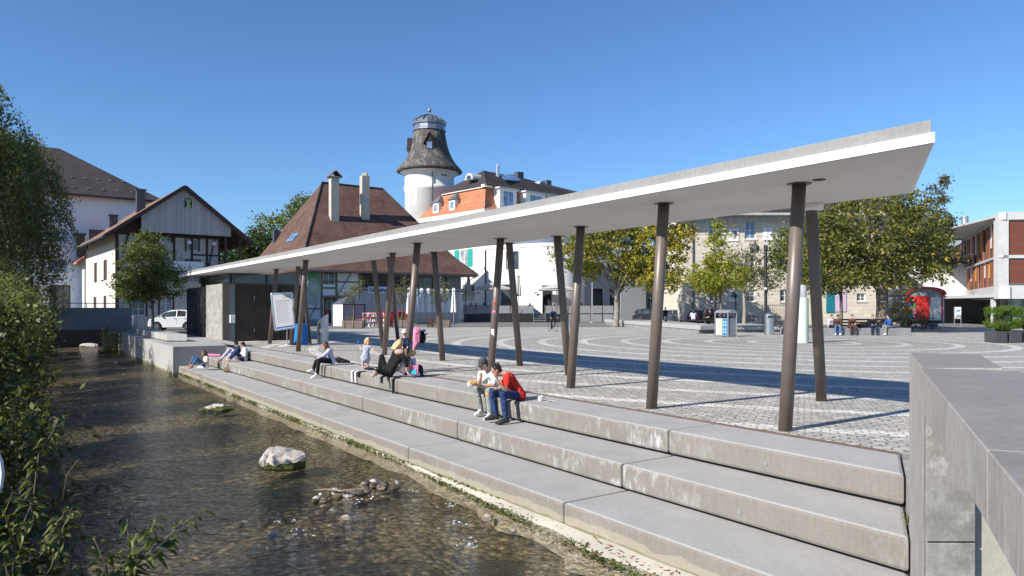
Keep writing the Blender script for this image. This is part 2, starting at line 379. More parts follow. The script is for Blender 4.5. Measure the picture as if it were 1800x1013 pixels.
def stonewall():
    t = NT('pale sandstone blocks'); uv = t.co('UV'); b = t.n('TexBrick', Scale=1.0, Vector=uv); b.offset = .5
    for k, vv in (('Brick Width', .9), ('Row Height', .38), ('Mortar Size', .012), ('Bias', 0.0)): b.inputs[k].default_value = vv
    t.set(b, 'Color1', (.64, .58, .48)); t.set(b, 'Color2', (.57, .51, .42)); t.set(b, 'Mortar', (.42, .38, .32))
    c = t.mix(t.ramp(t.noise(1.2, 6, .7), [(.45, 0.0), (.7, .4)]), b.outputs['Color'], (.46, .42, .36))
    t.pbr(c, .9, 0, t.bump(t.math('MULTIPLY', b.outputs['Fac'], -1.0), .35, .02), .2); return t.m
M['stone'] = stonewall()
CX, CY = G(1411, 602).x, G(1411, 602).y
def cobbles():
    t = NT('granite setts'); g = t.n('NewGeometry'); sp = t.n('SeparateXYZ'); t.set(sp, 0, g.outputs['Position'])
    wob = t.n('TexNoise', Scale=2.2, Detail=2.0, Vector=g.outputs['Position']).outputs['Fac']
    dx = t.math('SUBTRACT', sp.outputs[0], CX); dy = t.math('SUBTRACT', sp.outputs[1], CY)
    r = t.math('SQRT', t.math('ADD', t.math('MULTIPLY', dx, dx), t.math('MULTIPLY', dy, dy)))
    r = t.math('ADD', r, t.math('MULTIPLY', wob, .16))
    n6 = t.n('TexNoise', Scale=7.0, Detail=2.0, Vector=g.outputs['Position']); s6 = t.n('SeparateXYZ'); t.set(s6, 0, n6.outputs['Color'])
    th = t.math('ADD', t.math('MULTIPLY', t.math('ARCTAN2', dy, dx), 26.0), t.math('MULTIPLY', s6.outputs[0], .16)); r0 = r; r = t.math('ADD', r, t.math('MULTIPLY', s6.outputs[1], .12))
    cv = t.n('CombineXYZ'); t.set(cv, 0, th); t.set(cv, 1, r)
    b = t.n('TexBrick', Scale=1.0, Vector=cv.outputs[0]); b.offset = .5
    for k, vv in (('Brick Width', .20), ('Row Height', .15), ('Mortar Size', .011), ('Mortar Smooth', .2), ('Bias', 0.0)): b.inputs[k].default_value = vv
    t.set(b, 'Color1', (.56, .53, .48)); t.set(b, 'Color2', (.37, .35, .32)); t.set(b, 'Mortar', (.12, .115, .10))
    wb = t.n('TexBrick', Scale=1.0, Vector=cv.outputs[0]); wb.offset = .5
    for k, vv in (('Brick Width', .20), ('Row Height', .15), ('Mortar Size', .011), ('Mortar Smooth', .2), ('Bias', 0.0)): wb.inputs[k].default_value = vv
    t.set(wb, 'Color1', (.80, .78, .73)); t.set(wb, 'Color2', (.62, .60, .56)); t.set(wb, 'Mortar', (.22, .215, .20))
    q = t.math('ADD', t.math('DIVIDE', t.math('SUBTRACT', r, 2.7), 2.16), .11)
    fr = t.math('FRACT', q); band = t.math('MULTIPLY', t.math('LESS_THAN', fr, t.math('ADD', .12, t.math('MULTIPLY', wob, .14))), t.math('GREATER_THAN', r, 2.3))
    c = t.mix(band, b.outputs['Color'], wb.outputs['Color'])
    c = t.mix(t.ramp(t.noise(.35, 6, .7, g.outputs['Position']), [(.42, 0.0), (.7, .4)]), c, (.30, .285, .25))
    c = t.mix(.55, c, t.ramp(t.noise(5.0, 5, .8, g.outputs['Position']), [(.3, (.18, .175, .165)), (.65, (.66, .65, .63))]), 'OVERLAY')
    c = t.mix(t.math('MULTIPLY', t.ramp(t.noise(1.7, 6, .8, g.outputs['Position']), [(.56, 0.0), (.64, 1.0)]), t.math('MULTIPLY', b.outputs['Fac'], .8)), c, (.10, .12, .045))
    t.pbr(c, .8, 0, t.bump(t.math('ADD', t.math('MULTIPLY', b.outputs['Fac'], -1.0), t.math('MULTIPLY', t.noise(30, 3, .6, g.outputs['Position']), .5)), .8, .02), .35); return t.m
M['cobble'] = cobbles()
M['asphalt'] = pm('pale asphalt', (.17, .165, .155), .9, .2, 1.5, .3, 80)
M['soil'] = pm('bank soil', (.055, .045, .028), .95, .35, 2, .8, 12, dirt=(.03, .045, .012))
def waterbed():
    t = NT('stream bed gravel'); o = t.co('Object')
    v1 = t.n('TexVoronoi', Scale=9.0, Vector=o); v2 = t.n('TexVoronoi', Scale=24.0, Vector=o)
    sep = t.n('SeparateXYZ'); t.set(sep, 0, v1.outputs['Color'])
    c = t.ramp(sep.outputs[0], [(0.0, (.13, .10, .05)), (.55, (.30, .235, .125)), (.85, (.48, .39, .24)), (1.0, (.80, .70, .5))])
    sep2 = t.n('SeparateXYZ'); t.set(sep2, 0, v2.outputs['Color'])
    c = t.mix(.45, c, t.ramp(sep2.outputs[1], [(0.0, (.08, .062, .032)), (.7, (.29, .22, .12)), (1.0, (.75, .62, .38))]))
    c = t.mix(t.ramp(t.noise(.9, 7, .75), [(.4, 0.0), (.62, .6)]), c, (.11, .10, .045))
    c = t.mix(t.ramp(v1.outputs['Distance'], [(.35, 0.0), (.6, .5)]), c, (.02, .017, .01))
    t.pbr(c, .9, 0, t.bump(t.math('MULTIPLY', v1.outputs['Distance'], -1.0), .9, .06), .2); return t.m
M['bed'] = waterbed()
def water():
    t = NT('stream water'); g = t.n('NewGeometry'); pos = g.outputs['Position']
    mp = t.n('Mapping'); t.set(mp, 0, pos); mp.inputs['Rotation'].default_value = (0, 0, math.radians(-124.4)); mp.inputs['Scale'].default_value = (.55, 1.0, 1)
    m2 = t.n('Mapping'); t.set(m2, 0, pos); m2.inputs['Rotation'].default_value = (0, 0, math.radians(-60)); m2.inputs['Scale'].default_value = (.8, 1.5, 1)
    n1 = t.n('TexNoise', Scale=3.2, Detail=3.0, Roughness=.55, Distortion=.7, Vector=mp.outputs[0]).outputs['Fac']
    n2 = t.n('TexNoise', Scale=11.0, Detail=4.0, Roughness=.6, Distortion=.6, Vector=m2.outputs[0]).outputs['Fac']
    h = t.math('ADD', t.math('MULTIPLY', n1, .65), t.math('MULTIPLY', n2, .35))
    nm = t.bump(h, 1.0, .15)
    gl = t.n('BsdfGlossy', Roughness=.05); t.set(gl, 'Normal', nm); t.set(gl, 'Color', (1, 1, 1))
    rf = t.n('BsdfRefraction', Roughness=.0, IOR=1.05); t.set(rf, 'Normal', nm); t.set(rf, 'Color', (.86, .82, .70))
    tp = t.n('BsdfTransparent'); t.set(tp, 'Color', (.97, .93, .84))
    lp = t.n('MixShader'); t.set(lp, 0, .55); t.t.links.new(tp.outputs[0], lp.inputs[1]); t.t.links.new(rf.outputs[0], lp.inputs[2])
    fr = t.n('Fresnel', IOR=1.27); t.set(fr, 'Normal', nm)
    m = t.n('MixShader'); t.set(m, 0, t.math('MULTIPLY', fr.outputs[0], .85)); t.t.links.new(tp.outputs[0], m.inputs[1]); t.t.links.new(gl.outputs[0], m.inputs[2])
    t.t.links.new(m.outputs[0], t.o.inputs[0]); return t.m
M['water'] = water()
M['foam'] = pm('broken white water', (.52, .56, .58), .35, .2, 20, .8, 60)
M['rockm'] = pm('pale limestone', (.50, .45, .40), .85, .2, 5, .6, 16)
M['rockd'] = pm('wet dark stones', (.12, .095, .06), .4, .45, 5, .5, 14)
def mossrock():
    t = NT('limestone with moss at the foot'); g = t.n('NewGeometry'); sp = t.n('SeparateXYZ'); t.set(sp, 0, g.outputs['Position'])
    c = t.ramp(t.noise(5, 6, .7), [(.3, (.36, .31, .27)), (.7, (.60, .55, .49))])
    mz = t.math('ADD', sp.outputs[2], t.math('MULTIPLY', t.noise(4, 5), -.30))
    c = t.mix(t.math('LESS_THAN', mz, -1.175), c, (.07, .085, .02))
    t.pbr(c, .85, 0, t.bump(t.noise(14, 6, .7), .7, .04), .3); return t.m
M['mossrock'] = mossrock()
M['moss'] = pm('green moss', (.10, .115, .025), .95, .5, 9, .8, 40)
G1, G2, G3 = (.030, .055, .012), (.055, .085, .018), (.10, .12, .025)
M['leaf_dark'] = leafmat('dark green leaves', [(0.024, 0.046, 0.014), (0.041, 0.070, 0.019), (0.068, 0.101, 0.027)])
M['leaf_shrub'] = leafmat('shrub leaves', [(.02, .034, .010), (.045, .07, .016), (.03, .045, .012), (.09, .12, .03), (.15, .17, .04)], .28)
M['leaf_birch'] = leafmat('birch leaves', [(.06, .09, .025), (.11, .14, .04), (.08, .11, .03), (.24, .24, .08)], .35)
M['leaf_green'] = leafmat('green tree leaves', [(0.053, 0.083, 0.021), (0.105, 0.143, 0.033), (0.225, 0.240, 0.075)])
M['leaf_chest'] = leafmat('chestnut leaves in early autumn', [(.19, .21, .035), (.13, .17, .03), (.30, .22, .035), (.10, .14, .025), (.22, .24, .04)])
M['leaf_yel'] = leafmat('yellow green leaves', [(.36, .32, .04), (.44, .33, .035), (.26, .28, .035), (.46, .28, .03), (.20, .23, .035)])
M['leaf_maple'] = leafmat('bright yellow green maple leaves', [(.20, .23, .03), (.30, .30, .04), (.15, .19, .03), (.38, .33, .04)])
M['leaf_olive'] = leafmat('dull olive leaves', [(0.090, 0.098, 0.038), (0.150, 0.150, 0.068), (0.068, 0.083, 0.030), (0.210, 0.180, 0.090)])
M['leaf_big'] = leafmat('green and gold leaves', [(.08, .105, .025), (.13, .15, .035), (.20, .19, .06), (.10, .12, .03), (.07, .09, .022), (.42, .33, .045), (.16, .15, .05)])
M['leaf_hedge'] = leafmat('clipped conifer hedge', [(.07, .13, .018), (.10, .17, .022), (.14, .21, .03)])
M['leaf_pale'] = leafmat('thin pale leaves', [(.14, .15, .05), (.20, .19, .07), (.10, .12, .04)])
# ================================================================= THE SETTING
WATER = -1.10
def strip(prof, us, name, mat, fn=None, smooth=False):
    m = MB(); rows = []
    for u in us:
        for (v, z) in prof:
            dz = fn(u, v) if fn else 0
            m.v.append(tuple(UV(u, v, z+dz)))
    n = len(prof)
    for i in range(len(us)-1):
        for j in range(n-1): m.f.append((i*n+j, i*n+j+1, (i+1)*n+j+1, (i+1)*n+j))
    return struct(m, name, mat, smooth)
us = [-60, -20, -6, 0, 6, 12, 18, 24, 30, 36, 42, 48, 54, 60, 66, 80, 120, 300, 900]
strip([(-900, .3), (-60, .3), (-5, .25), (-2.6, .1), (-.9, -.7), (.55, -1.2), (.8, -1.42), (5.5, -1.42), (5.9, -1.42), (9.05, -1.42), (9.06, -.02), (30, -.02), (60, -.02), (900, -.02)], us, 'ground', M['soil'])
strip([(.2, -1.30), (1.2, -1.38), (2.5, -1.42+.04), (3.6, -1.36), (4.8, -1.33), (5.9, -1.30)], [-6+i*1.5 for i in range(60)], 'river_bed', M['bed'],
      lambda u, v: .05*math.sin(u*1.7+v*2.1)+(.10 if u < 9 else .0)*math.sin(v*.9))
strip([(-.4, WATER), (2.6, WATER), (5.93, WATER)], [-6, 20, 50, 90], 'water', M['water'])
m = MB(); pts = [UV(-30, 8.95), UV(60, 8.95), UV(75, 60), UV(-60, 120)]
m.quad(*[V((p.x, p.y, 0)) for p in pts]); struct(m, 'square_paving', M['cobble'])
m = MB(); m.quad(*[V((p.x, p.y, .004)) for p in (UV(52, 9.0), UV(130, 9.0), UV(200, 60), UV(74.5, 60))])
m.quad(V((-60, 68, .006)), V((90, 62, .006)), V((160, 160, .006)), V((-60, 160, .006)))
struct(m, 'road', M['asphalt'])
# ---- stepped quay (three tiers of precast blocks)
def ucut(v): return .564*v - .398 + .012
JT = [7.5 + 4.55*k for k in range(6)]
tiers = [(7.90, 8.94, 0.0, 'concrete step tier level with the cobbled square, topmost of the three'),
         (6.98, 8.05, -.38, 'middle concrete step tier with white lime stains on its face'),
         (5.95, 7.12, -.76, 'lowest concrete step tier with moss along the water line')]
tier_objs = []
for ti, (v0, v1, zt, lab) in enumerate(tiers):
    root = T('concrete_steps', lab, 'steps', UV(19, v0, zt-.35)); tier_objs.append(root)
    js = JT + [34.28]
    for k in range(len(js)):
        a0 = ucut(v0) if k == 0 else js[k-1]+.008; a1 = ucut(v1) if k == 0 else js[k-1]+.008; b = js[k]-.008
        m = MB(); zb = zt-.335 if ti < 2 else zt-.30
        p = [UV(a0, v0), UV(b, v0), UV(b, v1), UV(a1, v1)]
        m.prism([(q.x, q.y) for q in p][::-1], zb, zt)
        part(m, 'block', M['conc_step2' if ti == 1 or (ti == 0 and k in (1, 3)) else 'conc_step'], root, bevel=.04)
    m = MB(); p = [UV(ucut(v0)+.05, v0+.10), UV(34.2, v0+.10), UV(34.2, v1-.02), UV(ucut(v1)+.05, v1-.02)]
    m.prism([(q.x, q.y) for q in p][::-1], zt-.60 if ti < 2 else -1.4, zt-.348 if ti < 2 else zt-.305); part(m, 'underlay', M['void'] if ti < 2 else M['conc_rough'], root)  # upper two underlays near black: the slot shade is put into their colour
m = MB(); m.prism([(q.x, q.y) for q in (UV(ucut(8.94)-.0, 8.943), UV(34.2, 8.943), UV(34.2, 8.995), UV(ucut(9)-.0, 8.995))][::-1], -.2, .012)
single(m, 'edging_strip', M['rust'], 'rusty steel edging strip between the setts and the top step', 'edging')
# footing ledge and moss
m = MB(); n = 90
for i in range(n):
    u = 3.2 + i*(34.2-3.2)/(n-1); wd = (.52*max(0, 1-(u-3)/9)**.9 + .04) * (1+.35*math.sin(u*3.1)+.2*math.sin(u*7.7)); zz = -1.075+.012*math.sin(u*5)
    for v, z in ((5.97, zz+.035), (5.95-wd*.6, zz-.01), (5.95-wd, -1.16), (5.95-wd*1.1, -1.3)): m.v.append(tuple(UV(u, v, z+random.uniform(-.012, .012))))
for i in range(n-1):
    for j in range(3): m.f.append((i*4+j, (i+1)*4+j, (i+1)*4+j+1, i*4+j+1))
struct(m, 'bank_ledge', M['conc_rough'], True)
m = MB()
for i in range(6500):
    u = 3.4+30.8*random.random()**1.1; wd = .52*max(0, 1-(u-3)/9)**.9+.06
    lump = .5+.5*math.sin(u*2.3)*math.sin(u*.9+1)
    v = 5.955-wd*random.choice((random.uniform(.6, 1.25), random.uniform(.8, 1.15), 0.02 if u > 9 else 1.0)); r = random.uniform(.012, .035)*(.6+lump)
    z = -1.09+random.uniform(-.03, .035)+ (.03 if v > 5.9 else 0); c = UV(u, v, z)
    a = [c+V((random.uniform(-r, r), random.uniform(-r, r), random.uniform(-r*.3, r*.9))) for _ in range(4)]
    m.add(a, [(0,1,2), (0,2,3), (0,3,1), (1,3,2)])
struct(m, 'moss', M['moss'], kind='stuff', label='green moss along the waterline of the lowest step', cat='moss')
# dead leaves on the ledge
m = MB()
for i in range(90):
    u = random.uniform(3.6, 9); c = UV(u, 5.9-random.random()*.55, -1.03); r = random.uniform(.02, .045); a = random.random()*6
    m.quad(c+V((r*math.cos(a), r*math.sin(a), .01)), c+V((-r*.4*math.sin(a), r*.4*math.cos(a), .0)), c-V((r*math.cos(a), r*math.sin(a), -.015)), c+V((r*.4*math.sin(a), -r*.4*math.cos(a), 0)))
struct(m, 'fallen_leaves', pm('dead brown leaves', (.20, .07, .03), .8, .4, 20, 0), kind='stuff', label='brown fallen leaves on the ledge below the lowest step', cat='leaves')
# ---- quay terrace beyond the steps
wallq = T('quay_wall', 'concrete quay wall and block closing the far end of the steps', 'wall', UV(34.3, 5.8, -1.3))
m = MB(); m.prism([(q.x, q.y) for q in (UV(34.31, 5.72), UV(39.2, 5.72), UV(39.2, 9.05), UV(34.31, 9.05))][::-1], -1.45, .09); part(m, 'end_block', M['conc_quay'], wallq, bevel=.02)
m = MB(); m.prism([(q.x, q.y) for q in (UV(39.21, 5.80), UV(54.8, 5.80), UV(54.8, 9.05), UV(39.21, 9.05))][::-1], -1.45, .085); part(m, 'river_wall', M['conc_quay'], wallq)
m = MB(); m.prism([(q.x, q.y) for q in (UV(39.4, 6.28), UV(50.5, 6.28), UV(50.5, 7.1), UV(38.7, 7.1))][::-1], .13, .46)
m.prism([(q.x, q.y) for q in (UV(39.9, 6.6), UV(50.3, 6.6), UV(50.3, 7.0), UV(39.6, 7.0))][::-1], .08, .135)
single(m, 'concrete_bench', M['conc_bench'], 'long pale concrete bench slab on the quay wall left of the kiosk', 'bench', bevel=.015)
# ---- bridge upstream
br = T('footbridge', 'dark concrete footbridge with thin steel handrail crossing the stream', 'bridge', UV(55, 3, .3))
m = MB(); m.prism([(q.x, q.y) for q in (UV(54.8, -5), UV(55.2, -5), UV(55.2, 6.62), UV(54.8, 6.62))], .32, 1.76); part(m, 'parapet', M['conc_dark'], br, bevel=.02)
m = MB(); m.prism([(q.x, q.y) for q in (UV(55.2, -5), UV(59, -5), UV(59, 6.62), UV(55.2, 6.62))], .32, .7); m.prism([(q.x, q.y) for q in (UV(59, -5), UV(59.4, -5), UV(59.4, 6.62), UV(59, 6.62))], .32, 1.7); part(m, 'deck', M['conc_dark'], br)
m = MB(); m.tube([UV(55, -5, 2.05), UV(55, 7.4, 2.05)], .028, 8)
for v in (-4, -2, 0, 2, 4, 6, 7.4): m.tube([UV(55, v, 1.7 if v < 6.6 else .1), UV(55, v, 2.05)], .018, 6)
part(m, 'handrail', M['galv'], br)
m = MB(); m.prism([(q.x, q.y) for q in (UV(54.9, 5.3), UV(59.3, 5.3), UV(59.3, 6.6), UV(54.9, 6.6))], -1.4, .31); part(m, 'abutment', M['conc_quay'], br)
m = MB(); m.prism([(q.x, q.y) for q in (UV(66, -6), UV(67, -6), UV(67, 8), UV(66, 8))], -1.4, .9); single(m, 'retaining_wall', M['void'], 'retaining wall under the footbridge, coloured near black for shade', 'wall')  # near-black wall colour stands in for the shade under the bridge
m = MB()
for u0, v0 in ((54.8, 6.9), (56.3, 6.95)):
    for k in range(7): m.tube([UV(u0+k*.22, v0, .09), UV(u0+k*.22, v0, 1.2)], .014, 5)
    m.tube([UV(u0, v0, 1.2), UV(u0+1.4, v0, 1.2)], .02, 6)
single(m, 'railing', M['galv'], 'low steel railing at the right end of the footbridge', 'railing')
# ---- parapet wall on the right
def PW(Y, off=0.0): x = .386+.491*Y; return V((x+off*.8976, Y-off*.4408, 0))      # off: outwards to the right
pw = T('parapet_wall', 'thick concrete parapet wall with overhanging coping at the right edge', 'wall', PW(5, .3)+V((0,0,-1.2)))
def pwp(Y0, Y1, o0, o1): return [(q.x, q.y) for q in (PW(Y0, o0), PW(Y1, o0), PW(Y1, o1), PW(Y0, o1))][::-1]
ZT = 1.357
m = MB(); m.prism([(q.x, q.y) for q in (PW(5.312, 0), V((3.58, 5.312, 0)), PW(7.12, .58), PW(7.12, 0))], -1.5, ZT); part(m, 'end_pier', M['conc_cope'], pw, bevel=.008)
m = MB(); m.prism(pwp(6.0, 9.4, 0.004, .5), -1.5, -.004); part(m, 'lower_wall', M['conc_wall'], pw)
def cope(Ya, Yb, za, zb):
    m = MB(); q = [PW(Ya, -.018), PW(Yb, -.018), PW(Yb, .58), PW(Ya, .58)][::-1]; zz = [za, zb, zb, za][::-1]
    m.hexa([V((p.x, p.y, z)) for p, z in zip(q, zz)], [V((p.x, p.y, ZT)) for p in q]); part(m, 'coping', M['conc_cope'], pw, bevel=.006)
cope(2.265, 5.306, 1.12, 1.05); cope(1.2, 2.258, 1.125, 1.12); cope(.2, 1.193, 1.13, 1.125)
for z0_, z1_ in ((.19, 1.30), (-1.5, .178)): m = MB(); m.prism([(2.843, 5.0), (3.18, 5.0), (3.18, 5.308), (2.995, 5.308)], z0_, z1_); part(m, 'wall_panel', M['conc_wall'], pw, bevel=.005)
m = MB(); m.box((3.195, 5.20, -.1), (.03, .2, 2.8)); part(m, 'gap_filler', M['black'], pw)  # black filler paints the shade inside the open gap between the panels
m = MB(); m.box((3.39, 5.185, -.1), (.36, .24, 2.8)); part(m, 'wall_panel', M['conc_rough'], pw, label='rough pale aggregate wall panel')
# ================================================================= CANOPY
ZS = 3.6
front = [(3.95, 8.30), (14, 8.31), (26, 8.31), (38, 8.27), (47.6, 8.24)]
back = [(47.2, 11.0), (32, 11.3), (20, 11.47), (9, 11.65), (5.9, 11.70)]
def slabpts(ins): 
    out = []
    for i, (u, v) in enumerate(front): out.append((u+(ins*1.1 if i == 0 else -ins*1.1 if i == len(front)-1 else 0), v+ins))
    for i, (u, v) in enumerate(back): out.append((u+(ins*1.1 if i == len(back)-1 else -ins*1.1 if i == 0 else 0), v-ins))
    return [UV(u, v) for u, v in out]
can = T('canopy_roof', 'long slender white concrete canopy roof sweeping over the steps', 'canopy', UV(25, 10, ZS))
m = MB(); q = slabpts(0.0); q2 = slabpts(.06)
m.hexa([V((p.x, p.y, ZS)) for p in q][::-1], [V((p.x, p.y, ZS+.112)) for p in q][::-1]); part(m, 'fascia_slab', M['white_paint'], can)
m = MB(); m.hexa([V((p.x, p.y, ZS+.113)) for p in q2][::-1], [V((p.x, p.y, ZS+.27)) for p in q2][::-1]); part(m, 'upper_rim', M['conc_roof'], can, bevel=.01)
m = MB(); q3 = slabpts(.03); m.hexa([V((p.x, p.y, ZS-.006)) for p in q3][::-1], [V((p.x, p.y, ZS-.001)) for p in q3][::-1]); part(m, 'soffit', M['soffit'], can)
m = MB(); c = G(1428, 360, 0); cp = P(1427, 360, 12.65); m.lathe([(.17, ZS-.12), (.19, ZS-.10), (.19, ZS-.006)], (cp.x, cp.y, 0), 20); part(m, 'drain_box', M['white_paint'], can, smooth=True)
for (px, py) in ((1440, 315),):
    p = P(px, py, (ZS-H)*F/(HY-py)); m = MB(); m.lathe([(.06, ZS-.02), (.09, ZS-.014), (.09, ZS-.006)], (p.x, p.y, 0), 16); part(m, 'stain_disc', M['darkgrey'], can)  # added flat disc for a dark stain on the soffit, no lamp
cols = [((1380, 757), (1405, 322), 'nearest brown steel column, right front, standing closest to the parapet'),
 ((1444, 705), (1426, 362), 'brown steel column in the right rear, behind the nearest one'),
 ((1145, 718), (1167, 357), 'brown steel column, second from the parapet in the front row'),
 ((1003, 682), (1021, 398), 'brown steel column forming the right leg of the V in mid picture'),
 ((1000, 660), (979.5, 415), 'brown steel column forming the left leg of the V in mid picture'),
 ((862, 662), (880, 419), 'brown steel column rising behind the two eating men, with stickers'),
 ((914, 643), (895, 427), 'brown steel column leaning left, just right of the stickered one'),
 ((714, 652), (734, 427), 'brown steel column right beside the woman in black'),
 ((778, 634), (763, 443), 'brown steel column standing alone behind the pink pushchair'),
 ((675.5, 624), (690.5, 444.4), 'brown steel column rising from behind the back of the woman in black'),
 ((673, 612), (656.7, 457.8), 'brown steel column leaning left, between toddler and woman in black'),
 ((700, 601), (684.4, 452), 'brown steel column far behind the woman in black, leaning left'),
 ((523.8, 617.8), (537.8, 457.3), 'brown steel column in front of the blue bin'),
 ((512, 606.7), (524.4, 468.4), 'brown steel column just right of the notice board'),
 ((544.4, 604.4), (531, 472), 'brown steel column right of the blue bin, leaning left'),
 ((474, 604.4), (486, 473), 'brown steel column behind the notice board, farthest left')]
for (b, t, lab) in cols:
    B = G(*b); Tt = P(t[0], t[1], (ZS-H)*F/(HY-t[1])) if t[1] != 362 else P(t[0], t[1], 12.7)
    r = .098; root = T('steel_column', lab, 'column', B, group='slanting canopy columns')
    m = MB(); dirn = (Tt-B); m.tube([B-V((0,0,.01)), Tt+dirn.normalized()*.05], r, 20); part(m, 'shaft', M['bronze'], root, smooth=True)
    m = MB(); m.lathe([(.17, ZS-.018), (.17, ZS-.008)], (Tt.x, Tt.y, 0), 24); part(m, 'top_plate', M['galv'] if False else M['bronze'], root)
    if b[0] == 862:
        for py, c1, sz in ((585, M['paper'], (.07, .20)), (548, M['c_pink'], (.06, .06)), (534, M['c_red'], (.05, .05))):
            k = (H-(py-HY)/F*((B.y+Tt.y)/2)); f = (k-B.z)/(Tt.z-B.z); cpt = B+dirn*f; mm = MB()
            for s in range(5):
                a0 = -2.3+s*.18; a1 = a0+.18; rr = r+.002
                mm.quad(*[V((cpt.x+rr*math.cos(a), cpt.y+rr*math.sin(a), k+z)) for a, z in ((a0, -sz[1]/2), (a1, -sz[1]/2), (a1, sz[1]/2), (a0, sz[1]/2))])
            part(mm, 'sticker', c1, root)
# ================================================================= KIOSK under the far end
K0 = V((-15.0, 37.8, 0))
def KP(t, off=0.0, z=0.0): return V((K0.x+N2.x*t-D2.x*off, K0.y+N2.y*t-D2.y*off, z))       # front wall, off = towards the camera
def KS(t, off=0.0, z=0.0): return V((K0.x+D2.x*t-N2.x*off, K0.y+D2.y*t-N2.y*off, z))       # side wall along the river
ks = T('kiosk', 'flat kiosk with brown steel doors under the far end of the canopy', 'kiosk', K0)
def kbox(f, t0, t1, o0, o1, z0, z1, name, mat, bev=0):
    m = MB(); m.prism([(q.x, q.y) for q in (f(t0, o0), f(t1, o0), f(t1, o1), f(t0, o1))], z0, z1); return part(m, name, mat, ks, bevel=bev)
core = MB(); core.prism([(q.x, q.y) for q in (UV(40.2, 9.4), UV(47.0, 9.4), UV(47.0, 13.3), UV(40.2, 13.3))][::-1], .02, ZS-.02)
part(core, 'upper_glazing', M['glass'], ks)
kbox(KS, .02, 4.0, -.18, 0, .085, 3.02, 'concrete_wall', M['conc_wall'], .008)
kbox(KS, 4.2, 9.4, -.15, .02, .09, 2.95, 'board_wall', M['board_black'])
kbox(KP, .0, .3, -.16, .02, .02, 3.02, 'post', M['bronze'])
kbox(KP, .3, .62, -.2, -.03, .02, 3.02, 'end_panel', M['conc_dark'])
d1 = kbox(KP, .63, 1.65, -.2, 0, .03, 3.0, 'door', M['board_dark']); d2 = kbox(KP, 1.66, 2.68, -.2, 0, .03, 3.0, 'door', M['board_dark'])
kbox(KP, 2.70, 4.45, -.2, -.02, .02, 3.0, 'side_panel', M['board_dark'])
for z0, z1 in ((2.2, 2.42), (.5, .66)):
    m = MB(); m.bar(KP(1.6, .02, z0), KP(1.6, .02, z1), .03); part(m, 'handle', M['galv'], d1)
m = MB(); m.box(KP(.46, .06, 1.18), (.26, .16, .42), math.radians(34.4)); part(m, 'cigarette_box', M['white_paint'], ks, bevel=.02)
m = MB()
for t in (.6, 2.4, 4.2): m.bar(KP(t, -.42, 3.0), KP(t, -.42, ZS-.01), .07)
m.bar(KP(0, -.42, 3.04), KP(4.6, -.42, 3.04), .07); part(m, 'glazing_bars', M['bronze'], ks)
# ================================================================= BUILDINGS
class Fac:
    def __init__(s, A, e): s.A = V(A[:2]); s.e = V(e).normalized(); s.n = V((s.e.y, -s.e.x))
    def t(s, px): k = (px-HX)/F; return (k*s.A.y-s.A.x)/(s.e.x-k*s.e.y)
    def Y(s, px): return s.A.y+s.e.y*s.t(px)
    def z(s, px, py): return H-(py-HY)/F*s.Y(px)
    def box(s, x0, y0, x1, y1): c = (x0+x1)/2; return (s.t(x0), s.t(x1), s.z(c, y1), s.z(c, y0))
    def p(s, t, off, z): q = s.A+s.e*t+s.n*off; return V((q.x, q.y, z))
    def slab(s, m, t0, t1, z0, z1, o0, o1):
        lo = [s.p(t0, o1, z0), s.p(t1, o1, z0), s.p(t1, o0, z0), s.p(t0, o0, z0)]; hi = [V((q.x, q.y, z1)) for q in lo]; return m.hexa(lo, hi)
    def wall(s, m, t0, t1, z0, z1, ops=(), depth=.18):
        ts = sorted({t0, t1, *[min(max(x, t0), t1) for o in ops for x in o[:2]]}); zs = sorted({z0, z1, *[min(max(x, z0), z1) for o in ops for x in o[2:4]]})
        for i in range(len(ts)-1):
            for j in range(len(zs)-1):
                a, b, c, d = ts[i], ts[i+1], zs[j], zs[j+1]; mt, mz = (a+b)/2, (c+d)/2
                if b-a < 1e-4 or d-c < 1e-4 or any(o[0] < mt < o[1] and o[2] < mz < o[3] for o in ops): continue
                m.quad(s.p(a, 0, c), s.p(b, 0, c), s.p(b, 0, d), s.p(a, 0, d))
        for a, b, c, d in [o[:4] for o in ops]:
            m.quad(s.p(a, 0, c), s.p(a, -depth, c), s.p(a, -depth, d), s.p(a, 0, d)); m.quad(s.p(b, 0, c), s.p(b, 0, d), s.p(b, -depth, d), s.p(b, -depth, c))
            m.quad(s.p(a, 0, d), s.p(a, -depth, d), s.p(b, -depth, d), s.p(b, 0, d)); m.quad(s.p(a, 0, c), s.p(b, 0, c), s.p(b, -depth, c), s.p(a, -depth, c))
        return m
    def window(s, root, op, fmat, gmat, nx=2, nz=2, fw=.07, rec=.12, name='window', bars=.035, sill=None):
        a, b, c, d = op[:4]; m = MB()
        s.slab(m, a, b, c, c+fw, -rec-.05, -rec); s.slab(m, a, b, d-fw, d, -rec-.05, -rec); s.slab(m, a, a+fw, c+fw, d-fw, -rec-.05, -rec); s.slab(m, b-fw, b, c+fw, d-fw, -rec-.05, -rec)
        for i in range(1, nx): x = a+(b-a)*i/nx; s.slab(m, x-bars, x+bars, c+fw, d-fw, -rec-.045, -rec-.004)
        for j in range(1, nz): z = c+(d-c)*j/nz; s.slab(m, a+fw, b-fw, z-bars*.7, z+bars*.7, -rec-.043, -rec-.008)
        w_ = part(m, name, fmat, root); g = MB(); s.slab(g, a, b, c, d, -rec-.10, -rec-.03); part(g, 'pane', gmat, w_)
        if sill: g = MB(); s.slab(g, a-.1, b+.1, c-.12, c-.001, -.1, .08); part(g, 'sill', sill, w_)
        return w_
